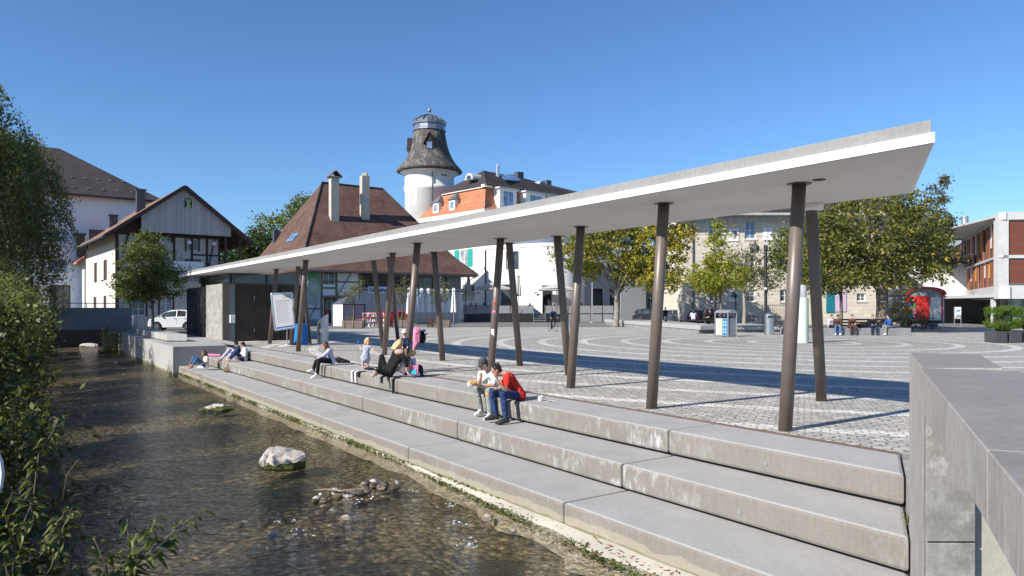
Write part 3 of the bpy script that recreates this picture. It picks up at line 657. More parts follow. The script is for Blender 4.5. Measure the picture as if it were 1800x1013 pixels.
def roofslab(m, pts, th=.18):
    pts = [V(p) for p in pts]; lo = [p-V((0,0,th)) for p in pts]; return m.hexa(lo, pts)
def hipface(m, *pts): roofslab(m, pts)

# ---------------------------------------------------------------- gable house (left)
fe = V((.788, .615)); se = V((.615, -.788))          # front runs right and away; side face runs towards the camera
A = V((-32.6, 60.0)); FR = Fac(A, fe); SD = Fac(A-se*16, se); GL, GW = 16.0, 8.3
gh = T('gable_house', 'cream half timbered house with grey boarded gable and balcony', 'house', (A.x, A.y, 0))
ops = [FR.box(*b) for b in ((231, 521, 256, 555), (281, 521, 303, 557), (328, 461, 350, 496))]
ups = [FR.box(*b) for b in ((250, 401, 266, 425), (281, 400, 301, 425), (328, 402, 348, 440))]
m = MB(); FR.wall(m, 0, GW, 0, 8.0, ops+ups); part(m, 'front_wall', M['plaster_c'], gh)
for o in ops: FR.window(gh, o, M['winframe'], M['glass_cur'], 2, 3)
for o in ups: FR.window(gh, o, M['winframe'], M['glass_cur'], 2, 2)
sops = [SD.box(*b) for b in ((165.5, 462, 170.5, 497), (182, 457, 188, 493), (164.5, 522, 169.5, 545), (182, 520, 187, 545))]
m = MB(); SD.wall(m, 0, 16, 0, 7.9, sops); part(m, 'side_wall', M['plaster_c'], gh)
for o in sops: SD.window(gh, o, M['timber_r'], M['timber_r'], 1, 2, .08, .05, 'shuttered_window')
RR = Fac(A+fe*GW, -se); m = MB(); RR.wall(m, 0, 16, 0, 8.0); BK = Fac(A+fe*GW-se*16, -fe); BK.wall(m, 0, GW, 0, 8); part(m, 'rear_wall', M['plaster_c'], gh)
m = MB()
for t in (0, 1.55, 3.1, 4.35, 5.8, 7.05, GW-.2): FR.slab(m, t, t+.2, 4.9 if t > 0 else .0, 8.0, 0.0, .035)
FR.slab(m, 0, GW, 7.8, 8.05, .036, .06); FR.slab(m, 0, GW, 4.75, 4.98, .036, .06); FR.slab(m, 5.9, GW, 6.3, 6.45, 0, .03)
for o in ops+ups: FR.slab(m, o[0]-.14, o[0]-.001, o[2]-.1, o[3]+.1, 0, .05); FR.slab(m, o[1]+.001, o[1]+.14, o[2]-.1, o[3]+.1, 0, .05); FR.slab(m, o[0]-.14, o[1]+.14, o[3]+.1, o[3]+.25, 0, .055)
m.bar(FR.p(GW-1.1, .05, 5.0), FR.p(GW-.5, .05, 7.8), .16, .1, V((fe.x, fe.y, 0))); m.bar(FR.p(.9, .05, 7.8), FR.p(.25, .05, 5.0), .16, .1, V((fe.x, fe.y, 0)))
SD.slab(m, 15.78, 16.04, 0, 7.9, 0, .04); part(m, 'timber_frame', M['timber_r'], gh)
# balcony (front, wrapping the right side)
bo = 1.35; bal = MB(); FR.slab(bal, 1.5, 9.7, 4.55, 4.74, .06, bo); part(bal, 'balcony_floor', M['timber_r'], gh)
m = MB()
for t in (9.55,): FR.slab(m, t, t+.16, 0, 7.9, bo-.2, bo-.04); FR.slab(m, t, t+.16, 0, 7.6, -3.2, -3.04)
FR.slab(m, GW, GW+.18, 4.75, 7.95, bo-.2, bo-.02); part(m, 'balcony_posts', M['timber_r'], gh)
m = MB(); 
for z in (4.95, 5.35, 5.75): m.tube([FR.p(1.5, bo-.08, z), FR.p(9.6, bo-.08, z)], .018, 5); m.tube([FR.p(9.6, bo-.08, z), FR.p(9.6, -3, z)], .018, 5)
for k in range(12): m.tube([FR.p(1.5+k*.736, bo-.08, 4.7), FR.p(1.5+k*.736, bo-.08, 5.75)], .016, 5)
part(m, 'balcony_rail', M['galv'], gh)
b = FR.box(300, 430, 346, 446); m = MB(); FR.slab(m, 4.1, 6.5, 4.85, 5.68, bo, bo+.03); ban = single(m, 'banner', M['paper'], 'white banner with a small dark swirl on the balcony rail', 'banner')
m = MB(); c0 = FR.p(5.35, bo+.045, 5.17); ex = V((fe.x, fe.y, 0))
pts = [c0+ex*(.16*math.cos(a)*(1-.03*i))+V((0,0,.13*math.sin(a)*(1-.03*i))) for i, a in enumerate([k*.5 for k in range(15)])]; m.tube(pts, .016, 5)
m.tube([c0+V((0,0,.12))-ex*.05, c0+V((0,0,.24))+ex*.03, c0+V((0,0,.38))-ex*.01], .014, 5); m.tube([c0+ex*(-1.1)+V((0,0,.1)), c0+ex*(-.25)+V((0,0,.1))], .006, 4); m.tube([c0+ex*(.25)+V((0,0,.1)), c0+ex*1.1+V((0,0,.1))], .006, 4)
part(m, 'swirl_mark', M['darkgrey'], ban)
# boarded gable + roof
tl, tr, ta, zl, zr_, za = -1.1, 10.7, 4.95, 7.55, 7.55, 12.1
gb = bo-.1; m = MB()
def rz(t): return za-(za-zl)*(abs(t-ta)/(ta-tl)) if t < ta else za-(za-zr_)*((t-ta)/(tr-ta))
g0 = 2.05; g1 = 8.75; lo = [FR.p(g0-.4, gb, 8.03), FR.p(g1+.1, gb, 8.03), FR.p(g1+.1, gb, rz(g1+.1)-.2), FR.p(ta, gb, za-.25), FR.p(g0-.4, gb, rz(g0-.4)-.2)]
m.hexa([q+V((FR.n.x, FR.n.y, 0))*-.06 for q in lo], lo); part(m, 'boarded_gable', M['board_grey'], gh)
m = MB(); m.hexa([FR.p(0, 0, 8), FR.p(GW, 0, 8), FR.p(ta, 0, za-.4)], [FR.p(0, -16, 8), FR.p(GW, -16, 8), FR.p(ta, -16, za-.4)]); part(m, 'loft', M['timber_r'], gh)
m = MB(); r0 = bo+.3
roofslab(m, [FR.p(tl, r0, zl), FR.p(ta, r0, za), FR.p(ta, -16.4, za), FR.p(tl, -16.4, zl)]); rfl = part(m, 'roof', M['tile_gable'], gh)
m = MB(); roofslab(m, [FR.p(ta, r0, za), FR.p(tr, r0, zr_), FR.p(tr, -16.4, zr_), FR.p(ta, -16.4, za)]); part(m, 'roof', M['tile_gable'], gh)
m = MB(); m.bar(FR.p(tl, r0+.03, zl-.1), FR.p(ta, r0+.03, za-.1), .06, .3); m.bar(FR.p(ta, r0+.03, za-.1), FR.p(tr, r0+.03, zr_-.1), .06, .3)
for k in range(10): m.bar(FR.p(GW+.2, .8-k*.9, rz(GW+.2)-.32), FR.p(tr-.1, .8-k*.9, rz(tr-.1)-.3), .1, .14)
part(m, 'barge_boards', M['timber_r'], gh)
m = MB(); m.tube([FR.p(tl-.08, r0, zl-.12), FR.p(tl-.08, -16.3, zl-.12)], .09, 8); m.tube([SD.p(.1, .1, 0), SD.p(.1, .1, 7.4)], .06, 8); part(m, 'gutter', M['lead'], gh)
m = MB(); q = FR.p(2.8, -5, 11.2); q2 = FR.p(1.5, -10.5, 9.6)
for qq, hh_ in ((q, 2.2), (q2, 1.7)): m = MB(); m.box(qq, (.7, .6, hh_), .66); m.box(qq+V((0,0,hh_/2+.05)), (.85, .75, .12), .66); part(m, 'chimney', M['lead'], rfl)
for (a, o, zz) in ((-.3, -12.6, 8.3), (-.1, -15.4, 8.0)):      # dormers on the far left slope
    m = MB(); FR.slab(m, a, a+1.5, zz-.5, zz+.9, o-.6, o+.6); dm = part(m, 'dormer', M['lead'], rfl); m = MB(); roofslab(m, [FR.p(a-.3, o+.9, zz+1.05), FR.p(a+1.9, o+.9, zz+1.3), FR.p(a+1.9, o-.9, zz+1.3), FR.p(a-.3, o-.9, zz+1.05)], .1)
# emblem in the gable
eb = FR.box(318, 352, 330, 368); m = MB(); FR.slab(m, eb[0], eb[1], eb[2], eb[3], gb+.01, gb+.06); em = part(m, 'emblem_panel', M['black'], gh)
m = MB(); cx = (eb[0]+eb[1])/2; cz = eb[2]; hh = eb[3]-eb[2]; G_ = pm('lime figure paint', (.45, .55, .18), .7, .1)
def ep(x, z): return FR.p(cx+x*hh, gb+.075, cz+z*hh)
for pl in ([(-.22, .0), (.0, .0), (.02, .35), (-.12, .42)], [(.03, .0), (.27, .02), (.14, .42), (.0, .35)], [(-.13, .38), (.15, .38), (.12, .75), (-.12, .75)], [(-.12, .7), (-.28, .98), (-.36, .93), (-.14, .55)], [(.12, .7), (.26, .97), (.35, .92), (.15, .55)], [(-.07, .77), (.07, .77), (.07, .93), (-.07, .93)]):
    m.hexa([ep(x, z)-V((FR.n.x, FR.n.y, 0))*.012 for x, z in pl], [ep(x, z) for x, z in pl])
part(m, 'figure', G_, em)
# globe lamps
for t in (3.2, 5.45, 7.5):
    m = MB(); m.ball(FR.p(t, .9, 7.35), .19, 12, 8); part(m, 'globe_lamp', M['white_paint'], gh, smooth=True)
# lower rear wing of the gable house
S2 = Fac(A-se*27.5, se); lw = T('side_wing', 'low cream wing with orange tiled roof behind the gable house', 'house', (S2.A.x, S2.A.y, 0))
o2 = [S2.box(*b) for b in ((128.5, 474, 132, 503), (129, 525, 132.5, 546))]
m = MB(); S2.wall(m, 0, 11.45, 0, 6.6, o2); m.quad(S2.p(0, 0, 0), S2.p(0, 0, 6.6), S2.p(0, -7, 6.6), S2.p(0, -7, 0)); part(m, 'side_wall', M['plaster_w'], lw)
for o in o2: S2.window(lw, o, M['timber_r'], M['timber_r'], 1, 2, .08, .05, 'shuttered_window')
m = MB(); roofslab(m, [S2.p(-.8, .8, 6.3), S2.p(11.4, .8, 6.3), S2.p(11.4, -3.6, 9.6), S2.p(-.2, -3.6, 9.6)]); part(m, 'roof', M['tile_orange'], lw)
m = MB(); S2.slab(m, 6.9, 8.3, 7.0, 9.2, -1.9, .35); S2.slab(m, 6.7, 8.5, 9.2, 9.4, -2.1, .5); part(m, 'dormer', M['lead'], lw)

# ---------------------------------------------------------------- white block of flats (far left)
B1 = Fac(V((-39.4-30*.788, 80-30*.615)), fe); wb = T('apartment_block', 'large white rendered block with dark hipped roof at far left', 'building', (B1.A.x, B1.A.y, 0))
wo_ = [B1.box(*b) for b in ((93, 404, 121, 427), (83, 456, 121, 479), (20, 404, 55, 427), (20, 456, 60, 479))]
gr_ = [B1.box(87, 501, 124, 545), B1.box(20, 501, 70, 545)]
m = MB(); B1.wall(m, -6, 30, 0, 13.6, wo_+gr_, .3); m.quad(B1.p(30, 0, 0), B1.p(30, -18, 0), B1.p(30, -18, 13.6), B1.p(30, 0, 13.6)); part(m, 'wall', M['plaster_b'], wb)
for o in wo_: B1.window(wb, o, M['winframe'], M['glass_sky'], 2, 2, .12)
for o in gr_: B1.window(wb, o, M['darkgrey'], M['glass'], 3, 1, .1)
a = [B1.p(-7, 1, 13.4), B1.p(31, 1, 13.4), B1.p(31, -19, 13.4), B1.p(-7, -19, 13.4)]; r1 = B1.p(22.2, -9, 0); q = P(105, 265, r1.y); r1.z = 13.4+6.3; r0_ = B1.p(4, -9, r1.z)
m = MB(); hipface(m, a[0], a[1], r1, r0_); hipface(m, a[1], a[2], r1); hipface(m, a[2], a[3], r0_, r1); hipface(m, a[3], a[0], r0_); part(m, 'roof', M['tile_dark'], wb)
m = MB()
for i in range(26):
    for f in (.12, .34): p = a[0].lerp(a[1], (i+.5)/26).lerp(r0_.lerp(r1, (i+.5)/26), f); m = MB(); m.box(p+V((0, 0, .1)), (.18, .18, .14), .6); part(m, 'snow_guard', M['galv'], wb)
m = MB(); m.tube([a[0], a[1]], .12, 6); part(m, 'gutter', M['lead'], wb)

# ---------------------------------------------------------------- great tiled granary house (centre left)
KA = V((-21.4, 73.7)); KF = Fac(KA, N2); kh = T('tiled_roof_house', 'white half timbered house with huge brown hipped tile roof', 'house', (KA.x, KA.y, 0))
WT = 18.6; wins = [KF.box(567.5, 468, 589, 501)]
door = KF.box(569, 524, 590, 569)
gal = [(KF.t(px)+.05, KF.t(px)+1.7, 3.85, 5.55) for px in (634, 660, 686, 712, 738, 764, 788)]
m = MB(); KF.wall(m, .4, WT, 0, 6.2, wins+[door]+gal, .2); part(m, 'front_wall', M['plaster_b'], kh)
KL = Fac(KA+D2*22, -D2); m = MB(); KL.wall(m, 0, 22, 0, 6.2); part(m, 'side_wall', M['plaster_b'], kh); m = MB()
KR = Fac(KA+N2*WT, D2); KR.wall(m, 0, 22, 0, 6.2); part(m, 'side_wall', M['plaster_b'], kh)
for o in wins: KF.window(kh, o, M['winframe'], M['glass'], 2, 3, .1)
for o in gal: KF.window(kh, o, M['timber'], M['glass'], 4, 4, .07, .08, bars=.02)
dd = KF.window(kh, door, M['c_brown'], M['glass'], 2, 1, .14, .1, 'door')
m = MB(); KF.slab(m, (door[0]+door[1])/2, door[1]-.1, door[2]+.05, door[2]+1.3, -.16, -.08); part(m, 'door_panel', M['timber_r'], dd)
m = MB(); tw0, tw1 = wins[0][0], wins[0][1]
for t in (.4, tw0-.25, tw1+.02, KF.t(631)): KF.slab(m, t, t+.24, 0.6, 6.1, .0, .04)
KF.slab(m, tw0-.25, KF.t(612), 2.72, 3.0, .041, .06); KF.slab(m, .4, KF.t(631), 4.35, 4.52, 0, .035); KF.slab(m, tw0, tw1, 3.68, 3.86, 0, .07); KF.slab(m, .4, tw0-.2, 1.55, 1.72, 0, .035)
UPX = V((N2.x, N2.y, 0))
for a_, b_ in (((KF.t(592), 2.9), (KF.t(606), 4.3)), ((KF.t(606), 4.3), (KF.t(624), 6.0)), ((KF.t(592), 2.7), (KF.t(603), 1.3)), ((.9, .7), (KF.t(556), 2.0))): m.bar(KF.p(a_[0], .03, a_[1]), KF.p(b_[0], .03, b_[1]), .18, .06, UPX)
KF.slab(m, KF.t(631), WT, 3.55, 3.78, 0, .09); KF.slab(m, KF.t(631), WT, 5.6, 5.85, 0, .10)
for o in gal: KF.slab(m, o[0]-.28, o[0]-.02, 3.78, 5.6, 0, .10)
part(m, 'timber_frame', M['timber'], kh)
m = MB(); KF.slab(m, KF.t(631)+.1, WT-.02, 0.05, 3.54, .0, .05); part(m, 'boarded_lower_wall', M['board_shut'], kh)
m = MB(); KF.slab(m, .4, KF.t(568), 0, .55, 0, .04); part(m, 'plinth', M['plaster_g'], kh)
# roof
oE = 1.1; E0, E1, E2, E3 = KF.p(-.6, oE, 5.55), KF.p(20.4, oE, 5.55), KF.p(20.4, -23, 5.55), KF.p(-.6, -23, 5.55)
R0 = KF.p(6.2, -11, 16.5); R1 = KF.p(14.0, -11, 16.45)
def mid(a, b, f, dz): q = a.lerp(b, f); q.z += dz; return q
m = MB()
def flare(c0, c1, t0, t1):           # a roof side with a kicked-out eave
    k0, k1 = mid(c0, t0, .22, -.55), mid(c1, t1, .22, -.55); roofslab(m, [c0, c1, k1, k0]); 
    if (t0-t1).length > .1: roofslab(m, [k0, k1, t1, t0])
    else: roofslab(m, [k0, k1, t0])
flare(E0, E1, R0, R1); rk = part(m, 'roof', M['tile_brown'], kh)
m = MB(); flare(E3, E0, R0, R0.copy()); flare(E1, E2, R1, R1.copy()); flare(E2, E3, R1, R0); part(m, 'roof', M['tile_brown'], kh)
m = MB(); 
for a_, b_ in ((E0, R0), (E1, R1), (R0, R1)):
    if a_ is R0: m.tube([a_+V((0,0,.05)), b_+V((0,0,.05))], .14, 7)
    else: m.tube([a_+V((0,0,.03)), mid(a_, b_, .22, -.5), b_+V((0,0,.03))], .10, 7)
part(m, 'ridge_tiles', M['tile_dark'], rk)
m = MB(); m.tube([KF.p(-.6, oE+.08, 5.4), KF.p(20.5, oE+.08, 5.4)], .09, 8); m.tube([KF.p(20.2, oE+.05, 5.35), KF.p(19.3, .2, 4.6), KF.p(19.3, .2, 0)], .06, 7); part(m, 'gutter', M['lead'], kh)
m = MB(); KF.slab(m, 8.6, 20.3, 5.30, 5.52, .9, .95)
for k in range(58): t = 8.7+k*.2; m.hexa([KF.p(t, .9, 5.31), KF.p(t+.18, .9, 5.31), KF.p(t+.09, .9, 5.12)], [KF.p(t, .94, 5.31), KF.p(t+.18, .94, 5.31), KF.p(t+.09, .94, 5.12)])
part(m, 'valance', M['timber'], kh)
# chimneys on the front slope
def onroof(px, py):            # intersect the pixel ray with the main front slope
    k0 = mid(E0, R0, .22, -.55); nrm = (mid(E1, R1, .22, -.55)-k0).cross(R0-k0); o = V((0, 0, H)); d = V(((px-HX)/F, 1, -(py-HY)/F)); return o+d*((k0-o).dot(nrm)/d.dot(nrm))
for (bx, by, tx, ty, capd) in ((587, 384, 586, 314, True), (641, 381, 640, 310, False)):
    b_ = onroof(bx, by); hT = H-(ty-HY)/F*b_.y; m = MB(); rr = math.radians(34.4)
    m.box((b_.x, b_.y, (b_.z-.6+hT)/2), (.95, .75, hT-b_.z+.6), rr)
    if capd: 
        m.box((b_.x, b_.y, hT+.12), (1.25, 1.0, .16), rr)
    else: m.prism([(b_.x-.3, b_.y-.3), (b_.x+.3, b_.y-.3), (b_.x+.3, b_.y+.3), (b_.x-.3, b_.y+.3)], hT, hT+.35); 
    cm = part(m, 'chimney', M['conc_rough'], rk, label='tall grey chimney with tiled cap' if capd else 'tall plain grey chimney', bevel=.03)
    if capd:
        m = MB(); ex_ = V((math.cos(rr), math.sin(rr), 0)); ey_ = V((-math.sin(rr), math.cos(rr), 0)); c_ = V((b_.x, b_.y, hT+.2))
        for sg in (-1, 1): roofslab(m, [c_+ex_*.75*sg-ey_*.7, c_+ex_*.75*sg+ey_*.7, c_+ey_*.7+V((0,0,.65)), c_-ey_*.7+V((0,0,.65))], .1)
        part(m, 'chimney_cap', M['tile_gable'], cm)
for (px, py, w_, h_) in ((498, 420, 1.4, 2.0),):
    k0 = mid(E3, R0, .22, -.55); k1 = mid(E0, R0, .22, -.55); nrm = (k1-k0).cross(R0-k0).normalized(); nrm = nrm if nrm.z > 0 else -nrm
    def onl(px, py): o = V((0, 0, H)); d = V(((px-HX)/F, 1, -(py-HY)/F)); return o+d*((k0-o).dot(nrm)/d.dot(nrm))
    q = [onl(502, 426)+nrm*.08, onl(515, 424)+nrm*.08, onl(527, 410)+nrm*.08, onl(516, 411)+nrm*.08]; m = MB(); m.hexa([p-nrm*.15 for p in q], q); part(m, 'roof_window', M['glass_sky'], rk)
    b_ = onl(485, 422); m = MB(); m.box(b_+V((0,0,.4)), (.6, .6, 1.6), .6); part(m, 'chimney', M['lead'], rk, label='small dark metal clad chimney')
# mural panel, sign board
ml = KF.box(541, 472, 562, 566); t0 = .7; t1 = KF.t(562.5)
m = MB(); KF.slab(m, t0, t1, 2.05, 5.7, .05, .09); mu = part(m, 'mural_panel', pm('pale grey panel', (.50, .50, .50), .7, .1), kh)
m = MB(); GP = pm('green mural paint', (.14, .42, .18), .7, .25, 3, 0)
KF.slab(m, t0+.05, t1-.05, 4.75, 5.65, .094, .10)
for x in (t0+.08, t1-.2): KF.slab(m, x, x+.1, 3.1, 4.76, .094, .1)
KF.slab(m, t0+.18, t1-.2, 3.55, 3.66, .094, .1); KF.slab(m, t0+.18, t1-.2, 3.3, 3.38, .094, .1)
for k in range(6): x = t0+.1+k*(t1-t0-.2)/5.5; m.tube([KF.p(x, .1, 5.2), KF.p(x+.1, .1, 4.6), KF.p(x-.05, .1, 4.2)], .03, 4)
for k in range(5): x = t0+.2+k*(t1-t0-.3)/5; KF.slab(m, x, x+.04, 2.3+.2*(k % 2), 3.2, .094, .1)
part(m, 'mural_lines', GP, mu)
ts0, ts1 = KF.t(646), KF.t(684); zc = KF.z(665, 510)
m = MB(); KF.slab(m, ts0, ts1, zc-.36, zc+.36, .1, .13); sg = part(m, 'sign_board', pm('pale blue sign', (.66, .72, .80), .6, .04), kh)
tc = bpy.data.curves.new('sign_text', 'FONT'); tc.body = 'Chrämerhuus'; tc.size = .62; tc.extrude = .006; tc.offset = .012; tc.space_character = .86
to = bpy.data.objects.new('tmp', tc); col.objects.link(to); bpy.context.view_layer.update()
tm = bpy.data.meshes.new_from_object(to.evaluated_get(bpy.context.evaluated_depsgraph_get())); bpy.data.objects.remove(to)
wd = max(v.co.x for v in tm.vertices); s_ = min(1.0, (ts1-ts0-.15)/wd)
m = MB(); m.v = [tuple(KF.p(ts0+.08+v.co.x*s_, .145+v.co.z, zc-.2+v.co.y)) for v in tm.vertices]; m.f = [tuple(p.vertices) for p in tm.polygons]
part(m, 'lettering', M['c_navy'], sg)

# ---------------------------------------------------------------- hotel with tower
K = V((-3.75, 100)); ea = V((.675, -.738)); eb_ = V((.738, .675)); HL = Fac(K-ea*17, ea); HR = Fac(K, eb_)
ht = T('hotel', 'white hotel with orange mansard roof, dormers and dark upper roof', 'building', (K.x, K.y, 0))
wl = HL.box(808, 440, 822, 480); wl2 = HL.box(812, 500, 834, 530)
m = MB(); HL.wall(m, 0, 17, 0, 15.0, [wl, wl2]); part(m, 'left_wall', M['plaster_w'], ht)
m = MB(); HR.wall(m, 0, 34, 0, 15.0); m.quad(HR.p(34, 0, 0), HR.p(34, -16, 0), HR.p(34, -16, 15), HR.p(34, 0, 15)); part(m, 'right_wall', M['plaster_w'], ht)
HL.window(ht, wl, M['winframe'], M['glass_cur'], 2, 2, .12); HL.window(ht, wl2, M['winframe'], M['glass'], 2, 2, .1)
for x0, x1 in ((wl[0]-1.15, wl[0]-.1), (wl[1]+.1, wl[1]+1.15)):
    m = MB(); HL.slab(m, x0, x1, wl[2]-.1, wl[3]+.1, .02, .08)
    for k in range(9): HL.slab(m, x0+.1, x1-.1, wl[2]+.1+k*.33, wl[2]+.25+k*.33, .08, .1)
    part(m, 'shutter', M['teal'], ht)
m = MB(); HL.slab(m, -.3, 17.5, 14.6, 15.2, -.2, .5); HR.slab(m, -.35, 34, 14.6, 15.2, -.2, .45); HL.slab(m, 0, 17, 7.0, 7.4, 0, .12); part(m, 'cornice', M['plaster_w'], ht)
# mansard (concave) and upper roof
zm0, zm1 = 15.2, 18.6; s1, s2 = .7, 1.7
m = MB()
def mans(f, t0, t1, i0, i1, m):
    prof = [(.45, zm0), (-.25, zm0+.55), (-.75, zm0+1.4), (-1.15, zm1)]
    for (o0, z0), (o1, z1) in zip(prof, prof[1:]):
        a0 = t0-i0*o0; a1 = t0-i0*o1; b0 = t1+i1*o0; b1 = t1+i1*o1; m.quad(f.p(a0, o0, z0), f.p(b0, o0, z0), f.p(b1, o1, z1), f.p(a1, o1, z1))

lx_ = [HL.t(x) for x in (717, 734, 749, 759, 768)]; lz_ = [zm0, zm0+.48, zm0+1.2, zm0+2.2, zm1]; lo_ = [.45, .1, -.35, -.8, -1.15]
for i in range(4): m.quad(HL.p(lx_[i], lo_[i], lz_[i]), HL.p(17+lo_[i], lo_[i], lz_[i]), HL.p(17+lo_[i+1], lo_[i+1], lz_[i+1]), HL.p(lx_[i+1], lo_[i+1], lz_[i+1]))
for i in range(4): m.quad(HL.p(lx_[i], lo_[i], lz_[i]), HL.p(lx_[i+1], lo_[i+1], lz_[i+1]), HL.p(lx_[i+1], -6, lz_[i+1]), HL.p(lx_[i], -6, lz_[i]))
mr = part(m, 'mansard_roof', M['tile_orange'], ht); m = MB(); mans(HR, 0, 34, 1, 0, m); part(m, 'mansard_roof', M['tile_orange'], ht)
m = MB(); HL.slab(m, HL.t(768), 16.4, zm1-.1, zm1+.28, -1.5, -.85); HR.slab(m, .65, 34, zm1-.1, zm1+.28, -1.5, -.83); part(m, 'eaves_band', M['plaster_w'], ht)
m = MB(); z9 = zm1+.28; c0 = HL.p(HL.t(767), -.7, z9); c1 = HL.p(16.6, -.7, z9); c2 = HR.p(34.4, -.7, z9); c3 = HR.p(34.4, -16, z9); c4 = HL.p(-.2, -16, z9)
T1 = HR.p(6.2, -6.5, 21.6); T2 = HR.p(22, -6.5, 21.6); T0 = HL.p(5, -7.5, 20.9)
T1 = P(850, 300, 105.5); T1b = P(918, 313, 118); T0 = P(796, 308, 112)
hipface(m, c0, c1, T1); hipface(m, c1, c2, T1b, T1); hipface(m, c2, c3, T1b); part(m, 'upper_roof', M['tile_dark'], ht)
m = MB(); hipface(m, c0, T1, c3); m.quad(T1-V((0,0,.2)), T1b-V((0,0,.2)), c3); part(m, 'rear_roof', M['tile_dark'], ht)
def dormer(f, t, w_, h_, o_front, z0, roofm, bigf=False):
    m = MB(); f.slab(m, t, t+w_, z0, z0+h_, o_front-2.2, o_front); d_ = part(m, 'dormer', M['plaster_w'], ht)
    g = MB(); f.slab(g, t+w_*.18, t+w_*.82, z0+.2, z0+h_-.25, o_front, o_front+.03); part(g, 'window', M['winframe'], d_)
    g = MB()
    for k in range(2): x = t+w_*(.22+k*.30); f.slab(g, x, x+w_*.26, z0+.28, z0+h_-.35, o_front+.03, o_front+.05)
    part(g, 'pane', M['glass_sky'], d_)
    g = MB()
    if not bigf:
        ap = f.p(t+w_/2, o_front-.9, z0+h_+1.1)
        a_, b_, c_, e_ = f.p(t-.25, o_front+.25, z0+h_), f.p(t+w_+.25, o_front+.25, z0+h_), f.p(t+w_+.25, o_front-2.1, z0+h_), f.p(t-.25, o_front-2.1, z0+h_)
        for x, y in ((a_, b_), (b_, c_), (c_, e_), (e_, a_)): g.quad(x, y, ap)
        g.quad(a_, e_, c_, b_)
    else: f.slab(g, t-.3, t+w_+.3, z0+h_, z0+h_+.22, o_front-2.2, o_front+.3)
    part(g, 'dormer_roof', roofm, d_)
for px in (762.5, 791): dormer(HL, HL.t(px), 1.35, 1.55, .15, zm0+.55, M['zinc'])
for px, w_ in ((876, 3.2), (922, 4.0), (962, 3.6)): dormer(HR, HR.t(px), w_, 2.7, .3, zm0+.45, M['conc_light'], True)
m = MB(); q = P(875, 308, 106.5); m.tube([q-V((0,0,1)), q+V((0,0,1.4))], .3, 10); m.tube([q+V((0,0,1.4)), q+V((0,0,1.6))], .16, 8); part(m, 'flue', M['steel'], ht)
m = MB(); q = P(912, 312, 116); m.box(q, (1.2, 1, 1.6), .7); part(m, 'chimney', M['lead'], ht); m = MB(); q = P(962, 325, 124); m.box(q, (1.0, 1, 1.4), .7); part(m, 'chimney', M['lead'], ht)
m = MB(); qs = [P(880, 308, 107.5), P(901, 306, 111), P(916, 316.5, 109.5), P(886, 314.5, 104.5)]; m.hexa([p-V((0,0,.2)) for p in qs], qs); part(m, 'solar_panel', M['glass_sky'], ht)
for px, py, YY in ((824, 312, 103.5), (954, 325, 116)):
    c_ = P(px, py, YY); m = MB(); fn = HL.n if px < 850 else HR.n; ft = HL.e if px < 850 else HR.e
    pr = [c_+V((ft.x, ft.y, 0))*(.9*math.cos(a))+V((0,0,.95*math.sin(a)-.35)) for a in [math.pi*k/10 for k in range(11)]]
    m.hexa([p-V((fn.x, fn.y, 0))*2 for p in pr], pr); dm = part(m, 'arched_dormer', M['conc_light'], ht)
    pr2 = [c_+V((fn.x, fn.y, 0))*.03+V((ft.x, ft.y, 0))*(.55*math.cos(a))+V((0,0,.6*math.sin(a)-.3)) for a in [math.pi*k/10 for k in range(11)]]
    m = MB(); m.quad(*pr2); part(m, 'pane', M['glass'], dm)
# tower
tY = 114.5; tc_ = P(755, 540, tY); tw = T('round_tower', 'round white stair tower with bell shaped slate roof and lantern cap', 'tower', (tc_.x, tc_.y, 0)); kk = tY/F
def tz(py): return H-(py-HY)*kk
def prof(pts): return [(r*kk, tz(y)) for r, y in pts]
ctr = (tc_.x, tc_.y, 0)
m = MB(); m.lathe([(43*kk, 0)]+prof([(43, 338), (44.5, 337), (44.5, 331), (43, 330), (43, 313), (46, 309), (52, 305), (54, 303.5)]), ctr, 40); part(m, 'shaft', M['plaster_w'], tw, smooth=True)
m = MB(); m.lathe(prof([(50, 305.8), (57.5, 303.5), (57, 301), (52, 295), (46, 288), (40, 279), (35, 268), (31.5, 256), (29, 244), (27, 232)]), ctr, 40); trf = part(m, 'bell_roof', M['slate_moss'], tw, smooth=True)
m = MB(); m.lathe(prof([(27, 233), (29.5, 232), (29.5, 229.5), (27.5, 228), (27.5, 222), (29.5, 221), (30, 217), (28.5, 214.5), (20, 208.5), (9, 204), (3, 202), (1.2, 200.5), (1.2, 197.5)]), ctr, 12); part(m, 'lantern_cap', M['zinc'], tw)
m = MB(); m.ball((tc_.x, tc_.y, tz(194.5)), 3.4*kk, 14, 10); m.tube([(tc_.x, tc_.y, tz(198)), (tc_.x, tc_.y, tz(186))], [.1, .07], 6); m.tube([(tc_.x, tc_.y, tz(192)), (tc_.x, tc_.y, tz(165))], [.05, .015], 5); part(m, 'finial', M['zinc'], tw, smooth=True)
m = MB()
for k in range(12):
    a = math.pi*2*k/12+.26; m.tube([V(ctr)+V((math.cos(a)*r*kk, math.sin(a)*r*kk, tz(y))) for r, y in ((30.3, 216.5), (28.8, 214), (20.3, 208), (9.2, 203.5), (3, 201.5))], .07, 5)
part(m, 'cap_ribs', M['lead'], tw)
